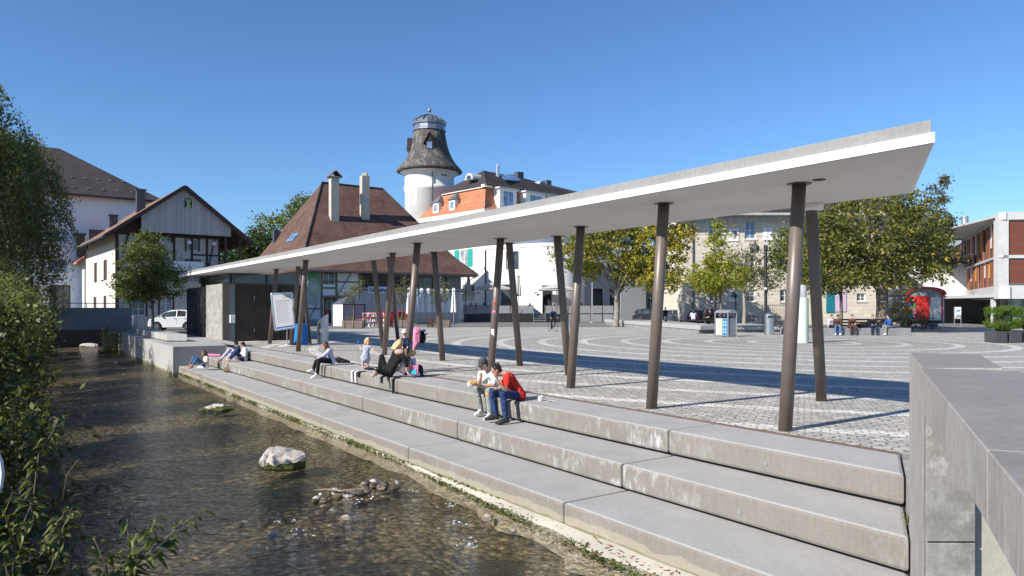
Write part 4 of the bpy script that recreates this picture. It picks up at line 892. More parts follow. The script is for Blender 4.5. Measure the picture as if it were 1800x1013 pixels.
def tdorm(ang, py0, py1, w_, r_):
    ca, sa = math.cos(ang), math.sin(ang); o = V((ca, sa, 0)); s_ = V((-sa, ca, 0)); z0, z1 = tz(py0), tz(py1); r_ *= 1.07; w_ *= 1.07; c_ = V(ctr)+o*r_
    m = MB(); lo = [c_-s_*w_-o*1.6, c_+s_*w_-o*1.6, c_+s_*w_, c_-s_*w_]; m.hexa([p+V((0,0,z0)) for p in lo], [p+V((0,0,z1)) for p in lo]); d_ = part(m, 'dormer', M['timber_r'], tw)
    m = MB(); pk = c_+o*.15+V((0,0,z1+1.6)); pb = c_-o*1.8+V((0,0,z1+1.6))
    for sg in (-1, 1): roofslab(m, [c_+o*.2+s_*sg*(w_+.35)+V((0,0,z1-.25)), pk, pb, c_-o*1.8+s_*sg*(w_+.35)+V((0,0,z1-.25))], .1)
    m.hexa([c_-s_*w_+V((0,0,z1)), c_+s_*w_+V((0,0,z1)), c_+V((0,0,z1+1.35))], [c_-s_*w_+V((0,0,z1))-o*.1, c_+s_*w_+V((0,0,z1))-o*.1, c_+V((0,0,z1+1.35))-o*.1]); part(m, 'dormer_roof', M['tile_dark'], d_)
    m = MB(); m.hexa([c_-s_*w_*.7+o*.03+V((0,0,z0+.3)), c_+s_*w_*.7+o*.03+V((0,0,z0+.3)), c_+s_*w_*.7+o*.03+V((0,0,z1-.05)), c_-s_*w_*.7+o*.03+V((0,0,z1-.05))], [c_+s_*x+o*.06+V((0,0,z)) for x, z in ((-w_*.7, z0+.3), (w_*.7, z0+.3), (w_*.7, z1-.05), (-w_*.7, z1-.05))]); part(m, 'pane', M['glass_sky'], d_)
tdorm(math.radians(-84), 272, 257, .52, 3.0); tdorm(math.radians(190), 275, 262, .55, 3.1)
for a, y0, y1 in ((-118, 365, 340), (-135, 366, 341), (-48, 315, 305.5)):
    ar = math.radians(a); o = V((math.cos(ar), math.sin(ar), 0)); s_ = V((-o.y, o.x, 0)); c_ = V(ctr)+o*(43*kk+.02); m = MB(); ww = .32 if y1 > 330 else .5
    m.hexa([c_-s_*ww-o*.3+V((0,0,tz(y0))), c_+s_*ww-o*.3+V((0,0,tz(y0))), c_+s_*ww-o*.3+V((0,0,tz(y1))), c_-s_*ww-o*.3+V((0,0,tz(y1)))], [c_+s_*x+V((0,0,z)) for x, z in ((-ww, tz(y0)), (ww, tz(y0)), (ww, tz(y1)), (-ww, tz(y1)))]); part(m, 'slit_window', M['glass'] if y1 < 330 else M['plaster_c'], tw)
m = MB(); pp = V(ctr)+V((math.cos(-1.35), math.sin(-1.35), 0))*(43*kk+.12); m.tube([pp+V((0,0,tz(306))), pp+V((0,0,tz(372)))], .07, 6); part(m, 'drainpipe', M['lead'], tw)

# ---------------------------------------------------------------- restaurant wing with rounded bay
WA = V((-3.5, 95.0)); we = V((.82, -.57)); WF = Fac(WA, we)
wg = T('restaurant_wing', 'bright white two storey restaurant wing with rounded bay', 'building', (WA.x, WA.y, 0))
o1 = WF.box(889, 442, 912, 475); o3 = WF.box(880, 500, 906, 546)
m = MB(); L1 = WF.t(937); WF.wall(m, 0, L1, 0, 9.3, [o1, o3], .3); WF2 = Fac(WF.p(0, -14, 0), -WF.n); 
m.quad(WF.p(0, 0, 0), WF.p(0, 0, 9.3), WF.p(0, -14, 9.3), WF.p(0, -14, 0)); part(m, 'front_wall', M['plaster_w'], wg)
WF.window(wg, o1, M['winframe'], M['glass'], 2, 1, .1, .2); WF.window(wg, o3, M['darkgrey'], M['glass'], 2, 1, .08, .2)
be = WF.p(L1, 0, 0); bc = V((be.x, be.y, 0))-V((WF.n.x, WF.n.y, 0))*4.3; m = MB(); pts = []
a0 = math.atan2(be.y-bc.y, be.x-bc.x)
for k in range(25): a = a0+k*math.radians(118)/24; pts.append((bc.x+4.3*math.cos(a), bc.y+4.3*math.sin(a)))
for (x0, y0), (x1, y1) in zip(pts, pts[1:]): m.quad(V((x0, y0, 0)), V((x1, y1, 0)), V((x1, y1, 9.3)), V((x0, y0, 9.3)))
part(m, 'rounded_bay', M['plaster_w'], wg, smooth=False)
xe, ye = pts[-1]; E5 = Fac(V((xe, ye)), V((.94, .34))); m = MB(); E5.wall(m, 0, 9, 0, 9.3, [(1.0, 2.6, .8, 4.2), (3.6, 5.2, .8, 4.2)]); part(m, 'right_wall', M['plaster_g'], wg)
for o in ((1.0, 2.6, .8, 4.2), (3.6, 5.2, .8, 4.2)): E5.window(wg, o, M['darkgrey'], M['glass'], 2, 1)
top = [WF.p(0, 0, 9.3)]+[V((x, y, 9.3)) for x, y in pts]+[E5.p(9, 0, 9.3), E5.p(9, -9, 9.3), WF.p(0, -14, 9.3)]
cen = sum(top, V((0,0,0)))/len(top); o_ = [cen+(p-cen)*1.03 for p in top]; m = MB(); m.hexa([V((p.x, p.y, 9.31)) for p in o_], [V((p.x, p.y, 9.75)) for p in o_]); part(m, 'parapet', M['plaster_w'], wg)
m = MB()
for (x0, y0), (x1, y1) in list(zip(pts, pts[1:]))[::3]: m.tube([V((x0, y0, 9.7)), V((x0, y0, 10.7))], .04, 5)
for z in (10.1, 10.7): m.tube([WF.p(3, -.3, z)]+[V((x, y, z)) for x, y in pts], .04, 5)
part(m, 'roof_railing', M['zinc'], wg)
# bay door and canopy, drainpipe, wall lamps
def onbay(px):
    k = (px-HX)/F; best = min(pts, key=lambda p: abs(p[0]/p[1]-k)); return V((best[0], best[1], 0))
q = onbay(959); o = (q-bc).normalized(); s_ = V((-o.y, o.x, 0)); m = MB()
m.hexa([q-s_*.55-o*.3, q+s_*.55-o*.3, q+s_*.55+o*.1, q-s_*.55+o*.1], [p+V((0,0,3.9)) for p in (q-s_*.55-o*.3, q+s_*.55-o*.3, q+s_*.55+o*.1, q-s_*.55+o*.1)]); part(m, 'door', M['void'], wg)
m = MB(); m.hexa([q-s_*.6-o*.3+V((0,0,3.95)), q+s_*.6-o*.3+V((0,0,3.95)), q+s_*.6+o*.12+V((0,0,3.95)), q-s_*.6+o*.12+V((0,0,3.95))], [p+V((0,0,4.5)) for p in (q-s_*.6-o*.3, q+s_*.6-o*.3, q+s_*.6+o*.12, q-s_*.6+o*.12)]); part(m, 'fanlight', M['glass'], wg)
m = MB(); m.tube([WF.p(.1, .12, 0), WF.p(.1, .12, 9.2)], .08, 8); part(m, 'drainpipe', M['c_brown'], wg)
for px, py in ((843, 515), (944, 515)):
    k = WF.p(WF.t(px), .25, WF.z(px, py)); m = MB(); m.cap(k-V((.12,0,0)), k+V((.15,-.1,.05)), .13, .07, 8); part(m, 'wall_lamp', M['zinc'], wg)

# ---------------------------------------------------------------- stone school building
SA = V((-.0, 74.0)); SF = Fac(V((17.6, 74.0)), V((1, .02))); st = T('stone_building', 'pale sandstone building with shaded eaves behind the trees', 'building', (17.6, 74, 0))
wup = [SF.box(*b) for b in ((1245, 389, 1264, 416), (1309, 389, 1329, 421), (1420, 390, 1440, 420), (1490, 390, 1510, 420))]
wlo = [SF.box(*b) for b in ((1247, 509, 1264, 531), (1310, 509, 1328, 531), (1371, 509, 1389, 531), (1506, 516, 1522, 530))]
wmi = [SF.box(*b) for b in ((1246, 448, 1264, 474), (1310, 448, 1328, 474), (1372, 448, 1390, 474))]
wba = [SF.box(1311, 554, 1328, 567)]
SL = SF.t(1580); m = MB(); SF.wall(m, 0, SL, 0, 11.4, wup+wlo+wba+wmi, .25); part(m, 'front_wall', M['stone'], st)
m = MB(); m.quad(SF.p(0, 0, 0), SF.p(0, 0, 11.4), SF.p(0, -12, 11.4), SF.p(0, -12, 0)); m.quad(SF.p(SL, 0, 0), SF.p(SL, -12, 0), SF.p(SL, -12, 11.4), SF.p(SL, 0, 11.4)); part(m, 'side_wall', M['stone'], st)
for o in wup: SF.window(st, o, M['winframe'], M['glass_sky'], 2, 2, .13, .15, sill=M['stone'])
for o in wlo+wmi: SF.window(st, o, M['winframe'], M['glass'], 2, 2, .12, .15, sill=M['stone'])
for o in wba: SF.window(st, o, M['winframe'], M['glass'], 3, 2, .08, .12)
m = MB(); SF.slab(m, -1, SL+1, 11.0, 11.45, -2, 1.5); SF.slab(m, -.1, SL, 10.4, 10.99, .0, .12); part(m, 'eaves', M['board_shut'], st)
m = MB(); roofslab(m, [SF.p(-1.2, 1.6, 11.5), SF.p(SL+1.2, 1.6, 11.5), SF.p(SL-4, -6, 15.5), SF.p(5, -6, 15.5)]); part(m, 'roof', M['tile_dark'], st)
m = MB(); m.tube([SF.p(.75, .12, 0), SF.p(.75, .12, 10.9)], .06, 6); b_ = SF.box(1293, 531, 1294, 570); m.tube([SF.p(b_[0], .1, 0), SF.p(b_[0], .1, 3.2)], .05, 6); part(m, 'drainpipe', M['lead'], st)
def artpanel(px0, py0, px1, py1, seed, lab):
    a, b, c, d = SF.box(px0, py0, px1, py1); m = MB(); SF.slab(m, a, b, c, d, .03, .07); r_ = single(m, 'art_panel', M['paper'], lab, 'artwork', group='square panels hung on the stone facade')
    rr = random.Random(seed); m = MB(); cx_, cz_ = (a+b)/2, (c+d)/2; R_ = (b-a)*.38
    for k in range(26):
        an = rr.uniform(0, 6.28); ra = R_*math.sqrt(rr.random()); x, z = cx_+ra*math.cos(an), cz_+ra*math.sin(an)
        p_ = [SF.p(x+rr.uniform(-.16, .16), .085, z+rr.uniform(-.16, .16)) for _ in range(3)]; m.tube(p_, .022, 4)
    part(m, 'drawing', M['black'], r_)
artpanel(1281, 402, 1298, 424, 1, 'white square panel with dark line pattern between the upper windows')
artpanel(1281, 508, 1297, 531, 4, 'white square panel with dark loops beside the lower window')
a, b, c, d = SF.box(1341, 400, 1358, 423)
for x0, x1 in ((a, (a+b)/2-.04), ((a+b)/2+.04, b)):
    m = MB(); SF.slab(m, x0, x1, c, d, .03, .08); part(m, 'shutter', M['white_paint'], st)
for px0, px1, mt, y0, y1, lab in ((1452, 1467, M['tealdark'], 503, 550, 'petrol'), (1467.5, 1487, M['lilac'], 512, 548, 'lilac')):
    a, b, c, d = SF.box(px0, y0, px1, y1); m = MB(); SF.slab(m, a, b, c, d, .03, .08); single(m, 'painted_panel', mt, f'{lab} painted panel on the stone wall behind the right trees', 'panel')

# ---------------------------------------------------------------- modern building on the right
MC = V((44.05, 66.0)); ml_ = V((.43, .903)).normalized(); MLs = Fac(MC+ml_*40, -ml_); MR = Fac(MC, V((.985, -.17)))
mb_ = T('modern_building', 'modern concrete frame building with red brown shutters at far right', 'building', (MC.x, MC.y, 0))
Z0, Z1, ZM = 2.6, 10.35, 6.35
def mt(px): return MLs.t(px)
m = MB(); MLs.slab(m, 0, 40.0, 9.7, 10.4, -.6, .0); MLs.slab(m, 0, 40, 2.55, 3.75, -.9, .0); MLs.slab(m, 0, 40, 6.28, 6.5, -.4, .0)
MR.slab(m, .0, 30, 9.7, 10.4, -.6, .0); MR.slab(m, 0, 30, 2.55, 3.75, -.9, 0); MR.slab(m, 0, 30, 6.22, 6.5, -.4, 0); MR.slab(m, -.02, .85, 3.75, 9.7, -.85, .0)
part(m, 'concrete_frame', M['conc_light'], mb_)
m = MB(); MR.slab(m, .1, 30, 10.0, 10.2, -25, -.6); MR.slab(m, .1, 30, 2.7, 3.0, -25, -.9); part(m, 'floor_slabs', M['conc_light'], mb_)
m = MB(); MR.slab(m, .9, 30, 6.5, 9.55, -.3, -.16); MR.slab(m, .9, 30, 3.9, 6.1, -.3, -.16); part(m, 'louvre_screen', M['board_hor'], mb_)
m = MB(); MR.slab(m, .86, 30, 9.56, 9.66, -.3, -.1); MR.slab(m, .86, 30, 6.11, 6.2, -.3, -.1); MR.slab(m, .86, 30, 3.76, 3.88, -.3, -.1); part(m, 'screen_rails', M['lead'], mb_)
m = MB(); MLs.slab(m, 0, 39.5, 3.75, 9.7, -.5, -.3); part(m, 'inner_glazing', M['glass_grn'], mb_)
cyc = ['s', 'w', 's', 's', 'y', 's', 'w', 's', 's', 'g', 's', 'y', 's', 's', 'w', 's']
for fl, (z0, z1) in enumerate(((3.76, 6.27), (6.51, 9.69))):
    x = 39.3; k = fl*3; slats = MB(); i = 0
    while x > 1.0:
        c_ = cyc[(k+i) % len(cyc)]; i += 1; wdt = 1.15 if c_ == 's' else 1.5
        if c_ == 's': slats = MB(); MLs.slab(slats, x-wdt, x-.04, z0, z1, -.22, -.12); part(slats, 'slat_shutter', M['board_red'], mb_)
        elif c_ in 'wy':
            g = MB(); MLs.slab(g, x-wdt+.1, x-.12, z0+(1.0 if c_ == 'w' else .9), z1, -.24, -.2); part(g, 'blind', M['yellow'] if c_ == 'y' else M['paper'], mb_)
        x -= wdt
m = MB(); MLs.slab(m, .0, 37, 0, 2.55, -1.9, -1.8); MR.slab(m, 1.6, 30, 0, 2.55, -1.9, -1.8); part(m, 'ground_floor_glazing', M['glass_grn'], mb_)  # lighter green glass colour stands in for the reflected trees
m = MB()
for f_, ts_ in ((MLs, range(0, 38, 4)), (MR, range(3, 30, 3))):
    for t in ts_: m = MB(); f_.slab(m, t, t+.12, 0, 2.55, -1.79, -1.7); part(m, 'mullion', M['galv'], mb_)
m = MB(); MLs.slab(m, 34, 34.4, 0, 2.55, -1.4, -1.0); part(m, 'column', M['conc_light'], mb_); m = MB(); MR.slab(m, .3, .6, 0, 2.55, -2.2, -1.8); part(m, 'column', M['conc_light'], mb_)
m = MB(); q = MR.p(-8, -18, 10.2); q = P(1696, 398, 95); m.tube([q-V((0,0,1.5)), q+V((0,0,1.3))], .42, 12); q2 = P(1672, 407, 98)
for dx in (-2, -.5, 1): m.tube([q2+V((dx,0,-1)), q2+V((dx,0,.3))], .05, 5)
m.tube([q2+V((-2.5,0,.3)), q2+V((4.5,0,.3))], .06, 5); part(m, 'roof_flue', M['galv'], mb_)
# white low building seen between the wagon and the modern block
wf = Fac(V((47, 88)), V((1, -.1))); bx = T('white_house', 'plain white house wall seen behind the circus wagon', 'building', (47, 88, 0)); o = wf.box(1653, 489, 1659, 504)
m = MB(); wf.wall(m, -10, 12, 0, 7.0, [o]); part(m, 'wall', M['plaster_w'], bx); wf.window(bx, o, M['darkgrey'], M['glass'], 1, 1)
m = MB(); wf.slab(m, -10, 12, 7.0, 7.3, -8, .3); part(m, 'roof', M['zinc'], bx)
# shaded grey building behind the chestnut
gf = Fac(V((12.5, 100)), V((.98, .1))); gbd = T('grey_building', 'shaded grey building with tall greenish windows behind the chestnut tree', 'building', (12.5, 100, 0))
og = [gf.box(*b) for b in ((1104, 524, 1125, 549), (1132, 524, 1150, 549), (1050, 440, 1070, 470), (1135, 440, 1155, 470))]
m = MB(); gf.wall(m, -2, gf.t(1190), 0, 9.5, og); part(m, 'wall', M['plaster_g'], gbd)
for o in og: gf.window(gbd, o, M['winframe'], M['glass_grn'], 3, 1)
m = MB(); gf.slab(m, -2.5, gf.t(1190)+.5, 9.5, 9.9, -8, .6); part(m, 'roof', M['lead'], gbd)
m = MB(); q = V((22.5, 96, 0)); m.box(q+V((0,0,4.6)), (5, 2, .2)); 
for k in range(26): m.tube([q+V((-2.5+k*.2, -1, 4.7)), q+V((-2.5+k*.2, -1, 5.8))], .02, 4)
m.tube([q+V((-2.5, -1, 5.8)), q+V((2.5, -1, 5.8))], .03, 4); m.tube([q+V((-2.3, -.8, 0)), q+V((-2.3, -.8, 4.6))], .08, 6); m.tube([q+V((2.3, -.8, 0)), q+V((2.3, -.8, 4.6))], .08, 6)
single(m, 'balcony', M['galv'], 'steel balcony with thin bars left of the stone building', 'balcony')
# ================================================================= VEGETATION
def leafmesh(name, cen, size, mat, off, up=.35, asp=.55, droop=0.0, seed=1):
    r = np.random.default_rng(seed); n = len(cen); cen = np.asarray(cen, dtype=np.float64)
    nr = r.normal(size=(n, 3)); nr[:, 2] += up*2; nr /= np.linalg.norm(nr, axis=1)[:, None]
    a = r.normal(size=(n, 3)); a[:, 2] -= droop*3; t = a-nr*(a*nr).sum(1)[:, None]; t /= np.linalg.norm(t, axis=1)[:, None]; b = np.cross(nr, t)
    s = (size*r.uniform(.6, 1.3, n))[:, None]
    v = np.stack([cen-t*s*.5, cen+b*s*asp*.5-t*s*.05+nr*s*.06, cen+t*s*.5, cen-b*s*asp*.5-t*s*.05+nr*s*.06], 1).reshape(-1, 3)-np.array(off)
    me = bpy.data.meshes.new(name); me.vertices.add(4*n); me.vertices.foreach_set('co', v.astype(np.float32).ravel())
    me.loops.add(4*n); me.loops.foreach_set('vertex_index', np.arange(4*n, dtype=np.int32)); me.polygons.add(n)
    me.polygons.foreach_set('loop_start', np.arange(0, 4*n, 4, dtype=np.int32)); me.polygons.foreach_set('loop_total', np.full(n, 4, dtype=np.int32))
    me.update(calc_edges=True); me.materials.append(mat); return me
def crown_points(r, ells, nclump, per, crad, flat=.7, shell=.5):
    out = []; cl = []; w_ = np.array([e[3]*e[4]*e[5] for e in ells])**.8; w_ /= w_.sum()
    for k in range(nclump):
        e = ells[r.choice(len(ells), p=w_)]; d = r.normal(size=3); d /= np.linalg.norm(d); rad = (shell+(1-shell)*r.random())*(1+.10*math.sin(d[0]*5+e[0])*math.sin(d[2]*6+k*.01))
        c = np.array(e[:3])+d*np.array(e[3:6])*rad; cl.append(c); m_ = int(per*r.uniform(.5, 1.5)); rr = crad*r.uniform(.6, 1.3)
        out.append(c+r.normal(size=(m_, 3))*np.array([rr, rr, rr*flat])*.5)
    return np.concatenate(out), cl
def tree(name, label, base, trunk_r, h_trunk, ells, nclump, per, crad, leaf, mat, bark='bark', seed=1, group=None, limbs=12, up=.35, cat='tree', flat=.7, shell=.5, lean=(0,0), droop=0.0, asp=.55):
    r = np.random.default_rng(seed); base = V(base); root = T(name, label, cat, base, group=group)
    ell = [(base.x+e[0], base.y+e[1], base.z+e[2], e[3], e[4], e[5]) for e in ells]
    pts, cl = crown_points(r, ell, nclump, per, crad, flat, shell)
    o = bpy.data.objects.new('crown', leafmesh('crown', pts, leaf, M[mat], base, up, asp, droop, seed)); col.objects.link(o); o.parent = root
    m = MB(); top = V((base.x+lean[0], base.y+lean[1], base.z+h_trunk)); main = ell[0]; ct = V(main[:3])+V((0,0,main[5]*.55))
    m.tube([base-V((0,0,.1)), base+V((0,0,.25)), base.lerp(top, .5)+V((trunk_r*.3, 0, 0)), top, top.lerp(ct, .5)+V((.1,.1,0)), ct], [trunk_r*1.5, trunk_r*1.1, trunk_r*.92, trunk_r*.8, trunk_r*.4, trunk_r*.08], 9)
    for k in range(min(limbs, len(cl))):
        c = V(cl[k*len(cl)//max(1, limbs)]); f = r.uniform(.75, 1.0); s0 = base.lerp(top, f) if k % 2 else top.lerp(ct, r.uniform(.05, .6)); md = s0.lerp(c, .5)+V((r.normal()*.12, r.normal()*.12, abs((c-s0).length)*.10))
        m.tube([s0, md, c], [trunk_r*.38, trunk_r*.2, trunk_r*.05], 6)
    part(m, 'trunk', M[bark], root, smooth=True); return root
def GP2(px, Y): return V(((px-HX)/F*Y, Y, 0))
# round tree in front of the gable house
tree('round_tree', 'round dense green tree growing in front of the gable house', GP2(268, 51.5), .11, 2.0, [(-.5, 0, 4.4, 2.0, 2.0, 2.1), (.6, .2, 3.6, 1.7, 1.7, 1.4), (-1.1, 0, 3.1, 1.5, 1.5, 1.2), (-.3, 0, 6.1, 1.1, 1.1, 1.0)], 300, 42, .55, .19, 'leaf_green', 'barkg', 3)
# chestnuts and maples across the square
tree('chestnut_tree', 'browning chestnut tree with pale trunk beside the restaurant terrace', GP2(1083, 67), .27, 3.3, [(-.9, 0, 6.4, 3.4, 3.0, 2.8), (-4.0, -1, 6.7, 2.2, 2.2, 2.2), (1.3, 0, 5.4, 1.8, 2.0, 1.8), (-1, 0, 9.4, 3.2, 3, 2.2)], 330, 34, .7, .30, 'leaf_chest', 'barkg', 5, limbs=18, group=None)
tree('chestnut_tree', 'golden orange autumn tree between chestnut and stone building', GP2(1152, 66), .22, 3.2, [(0, 0, 6.8, 3.1, 3.0, 3.2), (0.6, 0, 4.6, 2.6, 2.6, 1.8), (-.6, 0, 9.8, 2.6, 2.6, 2.4), (1.6, 0, 8.4, 2.0, 2.0, 2)], 300, 34, .65, .30, 'leaf_yel', 'bark', 6, limbs=14)
tree('maple_tree', 'small bright yellow green maple before the stone facade', GP2(1267, 50), .09, 2.6, [(0, 0, 3.9, 2.2, 2.0, 1.2), (-.9, 0, 3.5, 1.4, 1.4, .9), (-.2, 0, 5.4, 1.1, 1.1, 1.3), (-.1, 0, 6.9, .5, .5, .9)], 170, 36, .45, .22, 'leaf_maple', 'bark', 7, limbs=10)
tree('thin_tree', 'sparse olive leaved tree behind the steel litter bin', GP2(1308, 60), .16, 2.9, [(.3, 0, 5.2, 2.2, 2.0, 1.9), (-1.2, 0, 4.4, 1.3, 1.3, 1.1), (1.7, 0, 4.2, 1.4, 1.3, 1.2)], 200, 18, .5, .20, 'leaf_olive', 'barkg', 8, limbs=16)
tree('linden_tree', 'very large green and gold tree with thick trunk over the bench', GP2(1548, 50), .40, 3.3, [(-.6, 0, 7.2, 4.0, 3.8, 2.7), (-3.6, .5, 6.5, 2.8, 2.6, 2.6), (2.3, 0, 6.2, 2.3, 2.6, 2.3), (.9, 0, 4.3, 2.9, 2.8, 1.3), (1.8, 0, 8.7, 1.5, 1.5, 1.4), (-3.2, 0, 4.2, 2.6, 2.4, 1.2), (-1.0, -.5, 3.9, 2.8, 2.2, .8), (2.7, 0, 4.4, 1.7, 1.6, 1.1)], 640, 36, .66, .24, 'leaf_big', 'bark', 9, limbs=22)
tree('branch_tree', 'grey green tree behind the big one with a spray reaching up beside the canopy end', GP2(1556, 55), .2, 4, [(2.6, 0, 7.4, 2.6, 2.6, 2.3), (3.7, 0, 10.0, .9, .9, 1.2), (4.5, 0, 11.3, .5, .6, .5), (4.2, 0, 5.8, 1.4, 1.6, 1.4)], 260, 34, .48, .24, 'leaf_olive', 'bark', 12, limbs=12)
tree('young_tree', 'younger dark green tree left of the big linden', GP2(1478, 57), .14, 3.2, [(-.6, 0, 5.6, 2.8, 2.4, 2.7), (-1.8, 0, 4.4, 1.9, 1.8, 1.4), (-2.8, 0, 6.6, 1.9, 1.9, 1.9), (-4.3, 0, 6.2, 1.5, 1.5, 2.1)], 400, 40, .6, .24, 'leaf_green', 'bark', 14, limbs=12)
tree('tall_tree', 'distant tall treetop peeping above the canopy rim', GP2(1543, 70), .15, 10, [(0, 0, 17.0, .5, .5, .25), (0, 0, 13, 1.3, 1.3, 1.5)], 26, 30, .5, .3, 'leaf_olive', 'bark', 15, limbs=4)
# background trees
tree('background_tree', 'airy green tree rising behind the roof of the tiled house', GP2(500, 118), .4, 6, [(0, 0, 13, 6, 5, 5), (3.6, 0, 18.0, 2.6, 2.6, 2.4), (-4.5, 0, 10, 4, 4, 4), (4, 0, 14, 3, 3, 4)], 330, 34, 1.2, .5, 'leaf_green', 'bark', 16, limbs=14)
tree('background_tree', 'low green tree between the gable house and the tiled roof', GP2(425, 105), .3, 4, [(0, 0, 8, 4, 4, 3.6), (2.5, 0, 10.5, 2.6, 2.6, 2.6)], 220, 34, 1.1, .45, 'leaf_dark', 'bark', 17, limbs=8)
for i, (px, Y, h, lab) in enumerate(((1180, 92, 8.5, 'dark bush tree left of the stone building corner'), (1196, 86, 5.0, 'green shrub tree at the left foot of the stone building'), (1232, 84, 3.0, 'low dark shrub behind the parked cars'))):
    tree('dark_tree', lab, GP2(px, Y), .2, 1.5, [(0, 0, h*.55, 2.6, 2.4, h*.42), (.8, 0, h*.3, 2.2, 2.2, h*.28)], 190, 34, .8, .34, 'leaf_green' if i else 'leaf_dark', 'bark', 20+i, limbs=6) if i < 2 else None
# weeping birch on the left bank beyond the hedge
def birch(label, base, R, Hh, seed, strands, topr=1.0):
    r = np.random.default_rng(seed); base = V(base); root = T('weeping_birch', label, 'tree', base); pts = []; m = MB()
    m.tube([base-V((0,0,.2)), base+V((0.2,0,Hh*.4)), base+V((.5,.2,Hh*.75)), base+V((.6,.2,Hh*.97))], [.3, .22, .12, .02], 9)
    for k in range(strands):
        a = r.uniform(0, 6.283); f = r.random()**.7; zz = Hh*(1-.74*r.random()**1.0*(f**.6)); rad = R*f*(.35+.75*math.sin(math.pi*min(.98, (1-zz/Hh)*1.1+.10)))
        c = np.array([base.x+.5+rad*math.cos(a), base.y+rad*math.sin(a), base.z+zz*topr]); L = min(zz*.8, r.uniform(.8, 3.4)*(.5+.9*(1-zz/Hh)+.2)); n = int(L*17)
        d = np.array([math.cos(a), math.sin(a), 0]); s_ = np.linspace(0, 1, n)[:, None]
        line = c+d*(s_*.6)+np.array([0, 0, -1.0])*(s_**1.3*L); pts.append(line+r.normal(size=(n, 3))*.12)
        if k % 9 == 0: m.tube([base+V((.4, .1, min(zz, Hh*.9)*.8)), V(c)+V((0,0,.15)), V(line[n//3]), V(line[-1])], [.06, .03, .015, .006], 5)
    pts = np.concatenate(pts); o = bpy.data.objects.new('crown', leafmesh('crown', pts, .17, M['leaf_birch'], base, .1, .5, .6, seed)); col.objects.link(o); o.parent = root
    part(m, 'trunk', M['barkg'], root, smooth=True)
birch('tall weeping birch with hanging twigs at the left edge of the picture', UV(48.5, -4.2, .2), 4.6, 14.6, 31, 1900)
birch('second weeping birch crown hanging in front of the white block', UV(53, -1.1, .2), 3.5, 12.0, 33, 1700)
# hedge of shrubs on the left bank
rs = random.Random(4)
labs = ['broad shrub with sunlit top beside the footbridge', 'tall shrub on the left bank before the birch', 'dense shrub overhanging the stream in the far left', 'leafy shrub with yellowish tips on the left bank', 'dark shrub on the left bank halfway along the stream',
        'shaded shrub low over the water on the left', 'shrub with pale leaf tips at the left edge', 'dark bush at the left picture edge near the wheel', 'low dark bank bush behind the nettles', 'dark undergrowth bush at the lower left corner', 'small sunlit bush left under the footbridge', 'bush on the left bank close to the rocks']
spec = [(44, -.3, 2.1, 4.6), (40, -.5, 1.8, 3.6), (34, -.6, 1.6, 3.1), (28.5, -.6, 1.5, 2.9), (23.5, -.7, 1.35, 2.6), (19, -.55, 1.2, 2.3), (15, -.6, 1.05, 2.0), (11.6, -.6, .95, 1.6), (8.6, -.45, .8, 1.0), (5.6, -.55, .8, .35), (52, 1.1, 1.1, 1.6), (31, .3, .9, 1.9)]
for i, (u, v, R_, top) in enumerate(spec):
    b = UV(u, v, -.8 if v > -.6 else -.6); hh = top-b.z
    tree('shrub', labs[i], b, .05, hh*.3, [(0, 0, hh*.55, R_*.9, R_*1.5, hh*.42), (.2, -.5, hh*.35, R_*1.05, R_*1.3, hh*.33), (-.3, .6, hh*.62, R_*.8, R_, hh*.33)], int(110+40*R_), 60 if u > 14 else 42, .42 if u > 14 else .30, .12 if u > 14 else .085, ('leaf_shrub', 'leaf_birch', 'leaf_green')[i % 3] if i not in (7, 8, 9) else 'leaf_shrub', 'bark', 40+i, limbs=14, cat='shrub', group=None, shell=.25)
# shrubs that shade the water from outside the left edge of the frame are an unseen back row, raised to darken the front hedge
for i, (u, v, top) in enumerate(((3, -2.6, 2.2), (7, -2.4, 2.6), (12, -2.6, 3.0), (18, -2.6, 3.4), (25, -2.8, 3.8))):
    b = UV(u, v, -.1); tree('shrub', ['large unseen shrub beside the camera, shading the left bank', 'tall unseen shade shrub behind the bicycle', 'unseen shade shrub behind the dark bank bushes', 'high unseen shade shrub behind the leafy bank', 'highest unseen shade shrub in the back row of the bank'][i], b, .08, top*.3, [(0, 0, top*.6, 1.5, 1.9, top*.42), (0, 0, top*.3, 1.4, 1.8, top*.3)], 190, 50, .5, .14, 'leaf_dark', 'bark', 60+i, limbs=8, cat='shrub', shell=.2)
